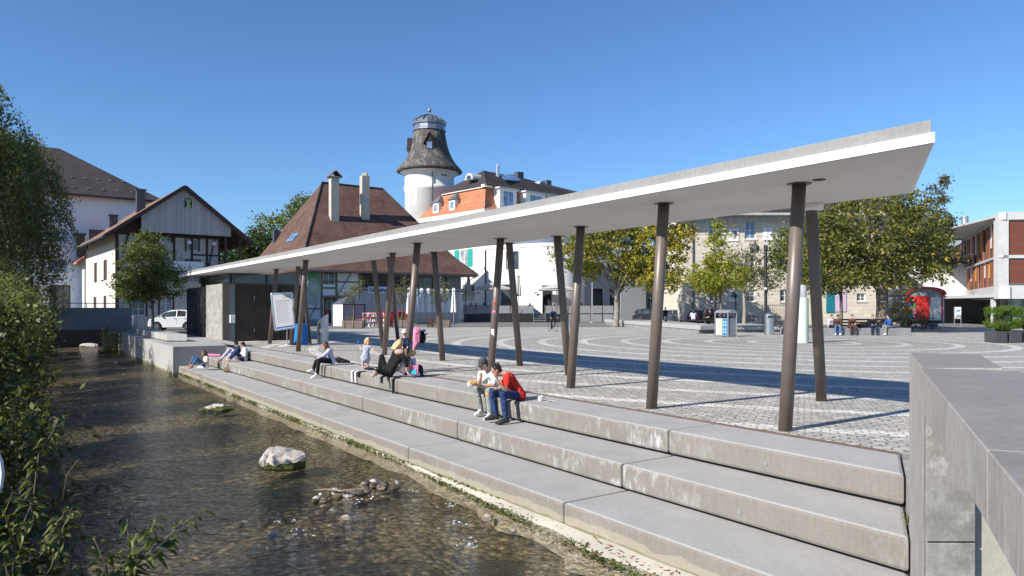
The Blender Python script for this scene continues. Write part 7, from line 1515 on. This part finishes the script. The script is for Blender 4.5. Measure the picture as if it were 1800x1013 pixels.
    if hair:
        m.ball(hb, (.097*a, .088*a, .098*a), 14, 10, (fd, sd, ud)); m.ball(hc-fd*.055*a-ud*.01*a, (.062*a, .082*a, .085*a), 12, 8, (fd, sd, ud))
        if hairlen > 0:
            dn = hairback or V((0,0,-1)); 
            for k in (-1, 0, 1): p0 = hc-fd*.05*a+sd*k*.05*a; p1 = p0+dn*(.12*a)-fd*.06*a; p2 = p1+dn*(hairlen*a)-V((fd.x, fd.y, 0))*.07*a+sd*k*.01*a; m.cap(p0, p1, .062*a, .06*a, 9); m.cap(p1, p2, .06*a, .034*a, 9)
            for k in (-1, 1): m.cap(hc+sd*k*.075*a+ud*.02*a-fd*.01*a, hc+sd*k*.08*a-fd*.02*a+dn*.13*a, .025*a, .02*a, 8)
        else:
            for k in range(9): an_ = k*.7; m.cap(hb+fd*.05*a*math.cos(an_)+sd*.055*a*math.sin(an_)+ud*.06*a, hb+fd*.075*a*math.cos(an_)+sd*.07*a*math.sin(an_)+ud*.082*a, .03*a, .012*a, 6)
        remesh(m, 'hair', M[hair], r, max(vox*.9, .007), 1)
    if hood == 'cap':
        m = MB(); m.ball(hb+ud*.012*a, (.108*a, .098*a, .092*a), 14, 10, (fd, sd, ud)); m.cap(hb+fd*.07*a-ud*.0*a, hb+fd*.155*a-ud*.028*a, .045*a, .04*a, 10); m.v = [tuple(v) for v in m.v]
        m2 = MB(); m2.ball(hb+ud*.02*a, (.108*a, .098*a, .090*a), 14, 10, (fd, sd, ud)); bx_ = hb+fd*.115*a-ud*.015*a; m2.ball(bx_, (.07*a, .07*a, .014*a), 12, 6, (fd, sd, ud)); remesh(m2, 'cap', M['cap'], r, vox*.8, 1)
    if hood == 'hat': m = MB(); m.ball(hb+ud*.02*a, (.108*a, .1*a, .09*a), 14, 10, (fd, sd, ud)); m.ball(hb+fd*.02*a-ud*.0*a, (.15*a, .14*a, .02*a), 14, 6, (fd, sd, ud)); remesh(m, 'hat', M['c_white'], r, vox, 1)
    if face and not low:
        for k in (-1, 1): m = MB(); m.ball(hc+fd*.0845*a+sd*k*.032*a+ud*.012*a, (.006*a, .012*a, .007*a), 8, 6, (fd, sd, ud)); part(m, 'eye', M['black'], r, smooth=True)
        m = MB(); m.ball(hc+fd*.0905*a-ud*.052*a, (.004*a, .020*a, .004*a), 8, 5, (fd, sd, ud)); part(m, 'mouth', M['c_brown'], r, smooth=True)
    return r
def W(px_, py_, Y0): 
    return P(px_, py_, Y0)
# --- man in red jersey (profile, bent over his food)
Y0 = 14.05
def w_(x, y, dy=0.0, Y0_=None): return P(x, y, (Y0_ or Y0)+dy)
J = dict(hed=w_(872, 651, .0), fd=(-.93, -.25, -.42), ud=(-.35, -.1, .93), nek=w_(889, 657, .0), shL=w_(892, 664, -.17), shR=w_(893, 661, .19), elL=w_(888, 688, -.28), elR=w_(878, 684, .12), wrL=w_(878, 668, -.24), wrR=w_(863, 688, -.0),
         pel=w_(914, 695, .06), hiL=w_(911, 695, -.04), hiR=w_(911, 694, .14), knL=w_(882, 695, -.40), knR=w_(864, 692, -.10), anL=w_(888, 738, -.42), anR=w_(872, 731, -.20), toL=w_(872, 744, -.52), toR=w_(853, 737, -.30))
J['anL'] = P(889, 736, 13.55); J['toL'] = P(873, 743.5, 13.45); J['anR'] = P(871, 730, 13.78); J['toR'] = P(854, 736.5, 13.70); J['knL'] = P(884, 694, 13.62); J['knR'] = P(865, 691, 13.85)
J['wrL'] = P(876, 672, 13.72); J['elL'] = P(889, 686, 13.78)
red = person('man in red jersey and dark jeans bent over eating on the top step', J, 1.0, .0095, 'skin2', 'hair_d', 0, 'c_red', .62, 'c_jean', 1.0, 'shoe_d', htgt=(P(869, 659, 13.75), P(856, 692, 14.0)), curl=(.8, .6))
m = MB(); c = P(859, 692.5, 13.9)
for i in range(16): a = i*.9; m.ball(c+V((.07*math.cos(a)*(.3+.05*i/2), .06*math.sin(a), .012*math.sin(i*2.1))), (.03, .026, .02), 8, 6)
single(m, 'sandwich', M['food'], 'golden filled bread held by the man in red', 'food')
# --- man with grey cap
Y1 = 14.95
J = dict(hed=P(849, 641, 14.75), fd=(-.72, -.55, -.42), ud=(-.25, -.2, .95), nek=P(856, 652, 14.9), shL=P(871, 660, 14.72), shR=P(845, 657, 15.08), elL=P(867, 678, 14.52), elR=P(842, 674, 14.95), wrL=P(841, 678, 14.45), wrR=P(846, 661, 14.72),
         pel=P(869, 691, 15.0), hiL=P(868, 690, 14.88), hiR=P(860, 689, 15.08), knL=P(858, 688, 14.42), knR=P(838, 684, 14.58), anL=P(861, 729, 14.2), anR=P(846, 722, 14.6), toL=P(853, 737, 14.0), toR=P(836, 729, 14.42))
capm = person('man in grey cap and white shirt eating, seated beside the man in red', J, .98, .0095, 'skin', 'hair_b', 0, 'c_white', .75, 'c_grey', 1.0, 'shoe_w', hood='cap', htgt=(P(829, 675, 14.4), P(846, 655, 14.66)), curl=(.6, .9))
m = MB(); c = P(832, 672, 14.33)
for i in range(14): a = i*.8; m.ball(c+V((.075*math.cos(a)*(.5+.03*i), .05*math.sin(a), .018*math.sin(i*1.7))), (.03, .024, .02), 8, 6)
single(m, 'sandwich', M['food'], 'golden filled bread held by the man in the grey cap', 'food')
m = MB(); c = P(826, 676, 14.35); m.lathe([(.02, -.05), (.05, -.02), (.06, .04), (.045, .05)], c, 7); single(m, 'paper_wrap', M['paper'], 'white paper wrap under the bread of the man in the cap', 'paper')
# --- woman with white long sleeves, sitting in profile
Yw_ = 21.7
g = G(582, 640, 0); Yb = 2306/(640-540)
def q_(x, y, dy=0): return P(x, y, Yb+dy)
Yb = 22.6
J = dict(hed=q_(571, 608), fd=(-.88, -.3, -.42), ud=(-.3, -.1, .95), nek=q_(578, 613), shL=q_(578, 617, -.16), shR=q_(579, 615, .17), elL=q_(569, 626, -.22), elR=q_(573, 626, .1), wrL=q_(559, 630, -.3), wrR=q_(565, 631, -.05),
         pel=q_(584, 634.5, .05), hiL=q_(583, 635, -.04), hiR=q_(583, 634, .12), knL=q_(560, 634, -.40), knR=q_(557, 632, -.15), anL=q_(558, 657.5, -.35), anR=q_(550.5, 650, -.2), toL=q_(547.5, 664, -.5), toR=q_(541, 653, -.32))
person('woman with long brown hair, white top and black trousers sitting on the top step', J, .98, .012, 'skin', 'hair_b', .24, 'c_lav', 1.95, 'c_black', 1.0, 'shoe_w', fem=1, htgt=(q_(555, 631.5, -.3), q_(560, 632.5, -.1)))
m = MB(); c = G(598, 638, 0)
for i in range(9): m.ball(c+V((rr.uniform(-.22, .3), rr.uniform(-.08, .08), rr.uniform(.03, .13))), (rr.uniform(.07, .12), .08, .05), 8, 6)
bgx = T('bundle', 'dark backpack and scarf lying behind the woman in white', 'bag', c); remesh(m, 'cloth_bag', M['c_black'], bgx, .02, 2); m = MB(); m.ball(c+V((-.1, 0, .16)), (.12, .09, .05)); remesh(m, 'scarf', M['c_khaki'], bgx, .02, 1)
m = MB(); m.box(P(569, 629, Yb-.25), (.14, .08, .012)); single(m, 'phone', M['black'], 'black phone in the lap of the woman in white', 'phone')
# --- woman in black seen from behind
Yk = 18.6
def k_(x, y, dy=0): return P(x, y, Yk+dy)
J = dict(hed=k_(702.5, 605, .12), fd=(.45, .72, -.55), ud=(.35, .30, .9), nek=k_(702, 614, .05), shL=k_(693, 620, .06), shR=k_(709, 626, -.1), elL=k_(699, 636, .32), elR=k_(714, 641, -.12), wrL=k_(706, 650, .3), wrR=k_(716, 655, -.08),
         pel=k_(681, 655, .05), hiL=k_(677, 653, .14), hiR=k_(682, 656, -.02), knL=k_(671, 627, .26), knR=k_(664, 652, -.15), anL=k_(666, 651, .1), anR=k_(661, 655, -.32), toL=k_(657, 653, .05), toR=k_(651, 662, -.45))
person('woman in black leaning on one arm, seen from behind, blond hair, barefoot', J, .98, .011, 'skin', 'hair_y', .07, 'c_black', 1.35, 'c_black', .92, None, fem=1, hairback=V((-.25, .1, -.7)).normalized(), htgt=(k_(709, 654, .3), k_(720, 658, -.1)), curl=(.2, .1), face=False)
m = MB(); ks_ = k_(700, 617.5, -.06); m.ball(k_(701.5, 619, -.075), (.125, .045, .075), 14, 8); remesh(m, 'bare_back', M['skin'], bpy.data.objects[[o.name for o in bpy.data.objects if o.get('label', '').startswith('woman in black leaning')][0]], .012, 2)
# toddler standing
Yt = 21.4
def t_(x, y, dy=0): return P(x, y, Yt+dy)
J = dict(hed=t_(646.5, 600), fd=(.45, -.75, -.25), ud=(.05, 0, 1), nek=t_(645, 607.5), shL=t_(650, 610, -.02), shR=t_(640, 609.5, .02), elL=t_(654, 614, -.06), elR=t_(636, 609, .0), wrL=t_(657, 616, -.1), wrR=t_(633.5, 604.5, -.04),
         pel=t_(643, 625), hiL=t_(646, 626), hiR=t_(640, 626), knL=t_(646.5, 636, -.02), knR=t_(638.5, 636, .02), anL=t_(646.5, 645.5), anR=t_(637.5, 646), toL=t_(648.5, 648.5, -.10), toR=t_(637.5, 649, -.11))
person('blond toddler in checked dress and pink leggings standing on the top step', J, .62, .0085, 'skin', 'hair_y', .02, 'c_dress', .45, 'c_pink', .72, None, 'c_dress', fem=1, htgt=(t_(660, 617, -.12), t_(631, 602, -.05)), curl=(.2, .8), hs=1.38)
m = MB(); c = t_(630.5, 602, -.05); m.ball(c, (.06, .04, .045), 10, 6); m.ball(c+V((.02,0,.06)), (.025, .02, .04), 8, 6); m.ball(c+V((-.05,0,-.02)), (.035, .03, .02), 8, 6); single(m, 'soft_toy', M['c_blue'], 'blue and white soft toy in the raised hand of the toddler', 'toy')
# small girl beside the woman in black
Yg = 18.9
def g_(x, y, dy=0): return P(x, y, Yg+dy)
J = dict(hed=g_(726, 619), fd=(.9, -.1, -.3), ud=(.1, .0, 1), nek=g_(726, 627), shL=g_(727, 631, .12), shR=g_(726, 631, -.12), elL=g_(729, 640, .15), elR=g_(729, 641, -.14), wrL=g_(733, 646, .1), wrR=g_(733, 648, -.1),
         pel=g_(727, 652), hiL=g_(728, 652, .07), hiR=g_(728, 652, -.07), knL=g_(741, 648, .1), knR=g_(740, 650, -.08), anL=g_(742, 660, .15), anR=g_(741, 660, .0), toL=g_(748, 661, .16), toR=g_(747, 661, .02))
person('small girl with light brown curls and pale top beside the woman in black', J, .68, .011, 'skin', 'hair_y', .03, 'c_lav', 1.6, 'c_navy', 1.0, 'shoe_d', fem=1, hs=1.25)
c = g_(726, 650.5, -.28); m = MB(); m.hexa([c+V((x, y, -.12)) for x, y in ((-.13, -.05), (.13, -.05), (.13, .05), (-.13, .05))], [c+V((x, y, .12)) for x, y in ((-.14, -.06), (.14, -.06), (.13, .05), (-.13, .05))]); bgp = single(m, 'childs_bag', M['c_pink'], 'bright pink and turquoise child bag below the small girl', 'bag')
m = MB(); m.hexa([c+V((x, -.062, z)) for x, z in ((-.1, -.1), (.1, -.1), (.08, .04), (0, -.01), (-.08, .04))], [c+V((x, -.070, z)) for x, z in ((-.1, -.1), (.1, -.1), (.08, .04), (0, -.01), (-.08, .04))]); part(m, 'turquoise_patch', pm('turquoise cloth', (.05, .45, .62), .8, .1), bgp)
c = g_(708, 648, -.1); m = MB(); m.ball(c, (.12, .1, .13), 12, 8); m.ball(c+V((.02, .0, .1)), (.07, .06, .06), 10, 6); bt = T('cloth_bag', 'cream cloth bag behind the arm of the woman in black', 'bag', c-V((0,0,.12))); remesh(m, 'bag', M['paper'], bt, .015, 2)
# pushchair with pink blanket and a child sunhat
Yp = 20.0; r = T('pushchair', 'dark pushchair with pink blanket hanging behind the column', 'pushchair', P(712, 645, Yp)); bq = P(716, 600, Yp)
zg = 0.0; bx_, by_ = P(716, 600, Yp).x, Yp
m = MB()
for sx in (-.25, .25):
    m.tube([V((bx_-.35, by_+sx, .08)), V((bx_+.25, by_+sx, .72)), V((bx_+.40, by_+sx, 1.0)), V((bx_+.52, by_+sx, 1.06))], .014, 6); m.tube([V((bx_+.30, by_+sx, .08)), V((bx_-.1, by_+sx, .5)), V((bx_-.38, by_+sx, .52))], .014, 6)
m.tube([V((bx_+.52, by_-.25, 1.06)), V((bx_+.52, by_+.25, 1.06))], .018, 6); part(m, 'frame', M['black'], r)
for x in (-.35, .30):
    for sx in (-.25, .25): m = MB(); m._lathe([(.02, -.02), (.10, -.02), (.10, .02), (.02, .02)], V((bx_+x, by_+sx, .10)), V((1,0,0)), V((0,0,1)), V((0,1,0)), 14); part(m, 'wheel', M['rubber'], r)
m = MB(); m.cap(V((bx_-.1, by_, .45)), V((bx_+.16, by_, .72)), .14, .11, 12); remesh(m, 'seat', M['c_navy'], r, .02, 1)
m = MB(); c = P(731.5, 597, Yp-.32); m.cap(c+V((0,0,.26)), c+V((-.01,0,-.1)), .08, .065, 10); m.cap(c+V((-.01,0,-.1)), c+V((-.10, 0, -.33)), .075, .02, 10); m.cap(c+V((.05,0,.25)), c+V((.06,0,-.05)), .075, .045, 8); remesh(m, 'pink_blanket', M['c_pink'], r, .016, 1)
m = MB(); c = P(742, 594, Yp-.2); m.ball(c, (.11, .1, .16), 10, 8); m.ball(c+V((-.05,0,.13)), (.12, .06, .06), 10, 6); remesh(m, 'black_bag', M['c_black'], r, .016, 1)
m = MB(); m.cap(P(738, 584, Yp-.2), P(746, 581, Yp-.1), .05, .045, 8); remesh(m, 'green_cloth', M['tealdark'], r, .016, 1)
J = dict(hed=P(711, 585, 20.1), fd=(-.2, -.9, -.2), nek=P(711, 594, 20.1), shL=P(716, 597, 20.1), shR=P(706, 597, 20.1), elL=P(718, 604, 20.0), elR=P(704, 604, 20.0), wrL=P(717, 609, 19.9), wrR=P(707, 609, 19.9), pel=P(711, 615, 20.1), hiL=P(714, 615, 20.05), hiR=P(708, 615, 20.05), knL=P(714, 617, 19.8), knR=P(707, 617, 19.8), anL=P(714, 628, 19.75), anR=P(707, 628, 19.75), toL=P(714, 632, 19.68), toR=P(706, 632, 19.68))
person('small child in white sun hat leaning by the pushchair', J, .66, .012, 'skin', 'hair_b', 0, 'c_navy', 1.9, 'c_khaki', 1.0, 'shoe_d', hood='hat')
# clothes hanging on the step edge, shoes, bags
def drape(name, lab, cat, px_, py_, wd, ln, mat, zt=0.0, v_edge=7.9, back=.18):
    k_ = (px_-HX)/F; Yp_ = v_edge/(N2.x*k_+N2.y); u_ = -(D2.x*0)+(V((k_*Yp_, Yp_)).dot(D2)); m = MB(); n = 8
    for th in (0, 1):
        for i in range(n+1):
            uu = u_+wd*(i/n-.5); wob = .006*math.sin(i*2.1); o_ = .012+th*.012
            for v, z in ((v_edge+back, zt+o_), (v_edge+.03, zt+o_+wob), (v_edge-.02-o_, zt-.01), (v_edge-.015-o_-wob, zt-ln*.5), (v_edge-.012-o_, zt-ln*(1+.06*math.sin(i*1.3)))): m.v.append(tuple(UV(uu, v, z)))
    for th in (0, 1):
        for i in range(n):
            for j in range(4): b = th*(n+1)*5; f = (b+i*5+j, b+(i+1)*5+j, b+(i+1)*5+j+1, b+i*5+j+1); m.f.append(f if th else f[::-1])
    return single(m, name, mat, lab, cat, smooth=True)
drape('towel', 'white towel hanging over the step edge, left strip', 'towel', 620.5, 655, .10, .30, M['c_white']); drape('towel', 'white towel hanging over the step edge, right strip', 'towel', 627, 656, .10, .29, M['c_white'])
drape('sock', 'dark sock hanging over the step edge beside the towels', 'sock', 632, 656, .12, .13, M['c_black']); drape('jacket', 'black jacket sleeve hanging down over the step edge', 'jacket', 692.5, 665, .10, .36, M['c_black']); drape('cloth', 'short black cloth hanging below the woman in black', 'cloth', 672, 662, .09, .16, M['c_black'])
for (px_, py_, lab) in ((647.5, 650, 'black sandals in front of the toddler, left one'), (653, 651, 'black sandals in front of the toddler, right one')):
    c = G(px_, py_, 0); m = MB(); m.cap(c+V((-.08,0,.02)), c+V((.07,0,.02)), .035, .03, 8); m.cap(c+V((-.02,0,.05)), c+V((.03,0,.05)), .03, .028, 8); single(m, 'sandal', M['c_black'], lab, 'shoe', smooth=True)
c = G(718, 659, 0); m = MB(); m.ball(c+V((0,0,.03)), (.16, .08, .035), 10, 6); single(m, 'folded_cloth', M['c_navy'], 'dark blue folded cloth under the hand of the woman in black', 'cloth', smooth=True)
c = P(878, 724, 14.2); c = UV(11.45, 7.84, -.2); m = MB(); m.ball(c, (.05, .05, .13), 10, 6)
# --- pair of young men on the middle step
Ya = 29.5
def a_(x, y, dy=0): return P(x, y, Ya+dy)
J = dict(hed=a_(414, 604, .5), fd=(-.75, -.5, -.4), ud=(-.2,-.2,1), nek=a_(417, 609, .5), shL=a_(420, 613, .35), shR=a_(412, 610, .7), elL=a_(414, 622, .1), elR=a_(404, 608.5, .5), wrL=a_(408, 620, -.2), wrR=a_(396, 605, .3), pel=a_(420, 629, .45), hiL=a_(419, 629.5, .35), hiR=a_(418, 629, .55), knL=a_(411, 617, -.15), knR=a_(402, 616, .25), anL=a_(398, 633.5, -.3), anR=a_(388, 632, .1), toL=a_(391, 636, -.4), toR=a_(378, 637, -.05))
person('young man in navy top with raised hand, reclining on the middle step', J, .97, .014, 'skin2', 'hair_d', 0, 'c_navy', 1.5, 'c_lav', .95, None, htgt=(None, a_(392, 603.5, .25)))
J = dict(hed=a_(427, 607, -.1), fd=(-.8, -.4, -.45), ud=(-.3,-.2,1), nek=a_(430, 611, -.1), shL=a_(431, 615, -.25), shR=a_(430, 613, .1), elL=a_(431, 625, -.35), elR=a_(424, 622, .0), wrL=a_(423, 628, -.4), wrR=a_(419, 625, -.2), pel=a_(430, 633, -.05), hiL=a_(428, 633.5, -.15), hiR=a_(428, 633, .1), knL=a_(414.5, 619, -.5), knR=a_(412, 620, -.25), anL=a_(402, 635, -.6), anR=a_(399, 634, -.4), toL=a_(395, 639, -.7), toR=a_(392, 637, -.5))
person('young man in white shirt and blue jeans reading on the middle step', J, .97, .014, 'skin', 'hair_d', 0, 'c_white', 1.5, 'c_jean', .85, None)
# --- woman on the lowest step
Yl = 29.6
def l_(x, y, dy=0): return P(x, y, Yl+dy)
J = dict(hed=l_(358.5, 621, .0), fd=(-.85, -.35, -.4), ud=(-.2,-.1,1), nek=l_(361, 626.5), shL=l_(364, 630, -.15), shR=l_(361, 629, .15), elL=l_(365, 637.5, -.25), elR=l_(357, 636, .1), wrL=l_(358, 639, -.4), wrR=l_(353, 633, -.1), pel=l_(363, 643, .0), hiL=l_(361, 643.5, -.08), hiR=l_(361, 643, .1), knL=l_(346, 631, -.35), knR=l_(341, 629.5, -.05), anL=l_(337, 643.5, -.3), anR=l_(334.5, 642, -.0), toL=l_(331, 648.5, -.4), toR=l_(328.5, 647, -.12))
person('woman with long brown hair, pale top and jeans sitting on the lowest step', J, .97, .014, 'skin2', 'hair_b', .22, 'c_white', .1, 'c_jeanl', .85, None, fem=1)
for px_, lab in ((353, 'white and black sneaker beside the woman on the lowest step, left one'), (358, 'white and black sneaker beside the woman on the lowest step, right one')):
    c = G(px_, 648, -.76); m = MB(); m.cap(c+V((-.1,0,.04)), c+V((.1,0,.035)), .045, .038, 8); m.ball(c+V((-.04,0,.08)), (.06, .045, .04)); single(m, 'sneaker', M['shoe_w'], lab, 'shoe', smooth=True)
c = G(402, 655, -.76); bg_ = T('leather_bag', 'olive brown slouchy bag on the lowest step', 'bag', c); m = MB(); m.ball(c+V((0,0,.1)), (.24, .14, .11), 12, 8); m.ball(c+V((.08,0,.2)), (.12, .09, .1), 10, 8); remesh(m, 'bag', M['c_khaki'], bg_, .02, 2); m = MB(); m.tube([c+V((-.1,0,.15)), c+V((.0,0,.36)), c+V((.12,0,.3)), c+V((.17,0,.15))], .012, 6); part(m, 'strap', M['c_khaki'], bg_)
c = G(375, 627, -.38); m = MB(); m.cap(c+V((-.28,0,.06)), c+V((.28,0,.06)), .07, .05, 10); single(m, 'pink_mat', M['c_pink'], 'rolled pink mat lying behind the woman on the lowest step', 'mat', smooth=True)
c = G(386, 636, -.38); 
# --- cyclist
Yc = 54.5; cb = GP2(972, Yc); bk = bicycle('bicycle ridden across the square', cb, math.radians(-68), M['darkgrey'], 1.0)
fx = V((math.cos(math.radians(-68)), math.sin(math.radians(-68)), 0)); lx = V((-fx.y, fx.x, 0))
def c_(f, l, z): return cb+fx*f+lx*l+V((0,0,z))
J = dict(hed=c_(.12, 0, 1.62), fd=fx, ud=(0,0,1), nek=c_(.02, 0, 1.45), shL=c_(.02, .18, 1.38), shR=c_(.02, -.18, 1.38), elL=c_(.12, .27, 1.14), elR=c_(.12, -.27, 1.14), wrL=c_(.22, .27, 1.01), wrR=c_(.22, -.27, 1.01), pel=c_(-.25, 0, 1.03), hiL=c_(-.22, .1, 1.0), hiR=c_(-.22, -.1, 1.0), knL=c_(.12, .12, .76), knR=c_(.02, -.12, .62), anL=c_(.02, .12, .40), anR=c_(-.08, -.12, .24), toL=c_(.16, .12, .36), toR=c_(.06, -.12, .18))
person('cyclist with long brown hair and navy jacket riding across the square', J, .98, .02, 'skin', 'hair_b', .15, 'c_navy', 1.7, 'c_black', 1.0, 'shoe_d', fem=1, low=True)
# --- distant seated people
def seated(label, px_, Y, zs, face_, **kw):
    b = GP2(px_, Y); b.z = zs; a = math.radians(face_); f = V((math.cos(a), math.sin(a), 0)); l = V((-f.y, f.x, 0)); ln = kw.pop('lean', .1); s = kw.pop('s', 1.0)
    def q(x, y, z): return b+f*x*s+l*y*s+V((0,0,z*s))
    J = dict(hed=q(ln+.06, 0, .74), fd=f+V((0,0,-.25)), ud=(0,0,1), nek=q(ln, 0, .58), shL=q(ln, .19, .52), shR=q(ln, -.19, .52), elL=q(ln+.12, .25, .27), elR=q(ln+.12, -.25, .27), wrL=q(ln+.33, .14, .24), wrR=q(ln+.33, -.14, .24), pel=q(0, 0, .11), hiL=q(.02, .1, .10), hiR=q(.02, -.1, .10), knL=q(.44, .13, .12), knR=q(.44, -.13, .12), anL=q(.46, .13, -.34), anR=q(.42, -.13, -.34), toL=q(.6, .14, -.40), toR=q(.56, -.14, -.40))
    return person(label, J, s, .025, low=True, base=b, **kw)
seated('person in grey top and jeans sitting on the end of the platform by the chestnut', 1085, 73.0, .56, 200, shirt='c_lav', trousers='c_jean', hair='hair_b', hairlen=.12, shoes='shoe_d')
seated('person in light blue shirt sitting with back to the square on the black bench', 1219, 59.5, .76, 80, shirt='c_lav', trousers='c_black', hair='hair_d', hairlen=.08)
seated('dark dressed person on the black bench behind the recycling station, left one', 1238, 58, .76, 20, shirt='c_black', trousers='c_black', hair='hair_b', hairlen=.1)
seated('dark dressed person with pale face on the black bench right behind the recycling station', 1252, 57, .76, 170, shirt='c_black', trousers='c_black', hair='hair_d', hairlen=.1)
seated('person in dark jacket on a bike seat beside the silver blue car', 1170, 74, .9, 250, shirt='c_navy', trousers='c_black', hair='hair_d')
seated('person in brown jacket, cap and light jeans on the bench under the linden', 1472, 46.6, .46, 250, shirt='c_brown', sleeve=1.9, trousers='c_jeanl', hair='hair_d', shoes='shoe_w', hood='cap', lean=.18)
seated('person in dark brown coat hunched on the bench under the linden', 1495, 46.6, .46, 265, shirt='c_brown', sleeve=1.9, trousers='c_brown', hair='hair_b', shoes='shoe_d', lean=.25)
seated('person in black sweater on the bench against the linden trunk', 1533, 46.6, .46, 260, shirt='c_black', sleeve=1.8, trousers='c_navy', hair='hair_b', shoes='shoe_d')
seated('person in blue jacket seen from the side at the right of the bench', 1566, 46.4, .46, 190, shirt='c_blue', sleeve=1.9, trousers='c_grey', hair='hair_d', shoes='shoe_w', lean=.15)
seated('person partly hidden behind the column at the left end of the linden bench', 1460, 47.0, .46, 280, shirt='c_lav', trousers='c_black', hair='hair_d', shoes='shoe_w')
m = MB(); c = GP2(1516, 46.8); m.cap(c+V((-.2,0,.6)), c+V((.25,0,.6)), .15, .13, 10); m.ball(c+V((.1,0,.75)), (.2,.12,.08)); bx2 = T('rucksacks', 'pair of dark rucksacks on the bench between two people', 'bag', c); remesh(m, 'bag', M['c_black'], bx2, .03, 1)
for px_, yy, f_, sh, hr, lab in ((829, 87.3, 250, 'c_black', 'hair_d', 'terrace guest in black at the far left behind the railing'), (838, 87.8, 200, 'c_brown', 'hair_b', 'terrace guest in brown behind the left railing'), (851, 87.2, 90, 'c_black', 'hair_d', 'terrace guest in black under the left parasol'), (884, 87.4, 180, 'c_navy', 'hair_d', 'terrace guest in navy right of the stickered column'),
      (893, 88.0, 270, 'c_blue', 'hair_b', 'terrace guest in blue by the restaurant window'), (932, 87.2, 250, 'c_pink', 'hair_y', 'terrace guest in pink beside the terrace steps'), (974, 87.3, 260, 'c_brown', 'hair_d', 'terrace guest with tanned arms under the right parasol'), (1023, 87.2, 200, 'c_white', 'hair_b', 'terrace guest in white at the right part of the terrace'), (1036, 87.3, 200, 'c_red', 'hair_y', 'terrace guest in red at the right end of the terrace')):
    seated(lab, px_, yy, 1.47, f_, shirt=sh, trousers='c_black', hair=hr, hairlen=.05, skin='skin')
for i, px_ in enumerate((833, 846, 858, 888, 915, 928, 970, 1000, 1030)):
    c = GP2(px_, 88.0); c.z = 1.02; r = T('terrace_table', ['small dark table', 'round dark table', 'dark bistro table'][i % 3]+' on the terrace, '+('number %d' % i if False else ['far left', 'near the left parasol', 'under the left parasol', 'before the dark window', 'left of the folded parasol', 'beside the steps', 'under the right parasol', 'behind the V columns', 'near the pale pole'][i]), 'table', c); m = MB(); m.lathe([(.38, .72), (.38, .75)], c, 12); part(m, 'tabletop', M['darkgrey'], r); m = MB(); m.tube([c, c+V((0,0,.72))], .03, 6); m.lathe([(.22, 0), (.22, .03)], c, 10); part(m, 'leg', M['darkgrey'], r)
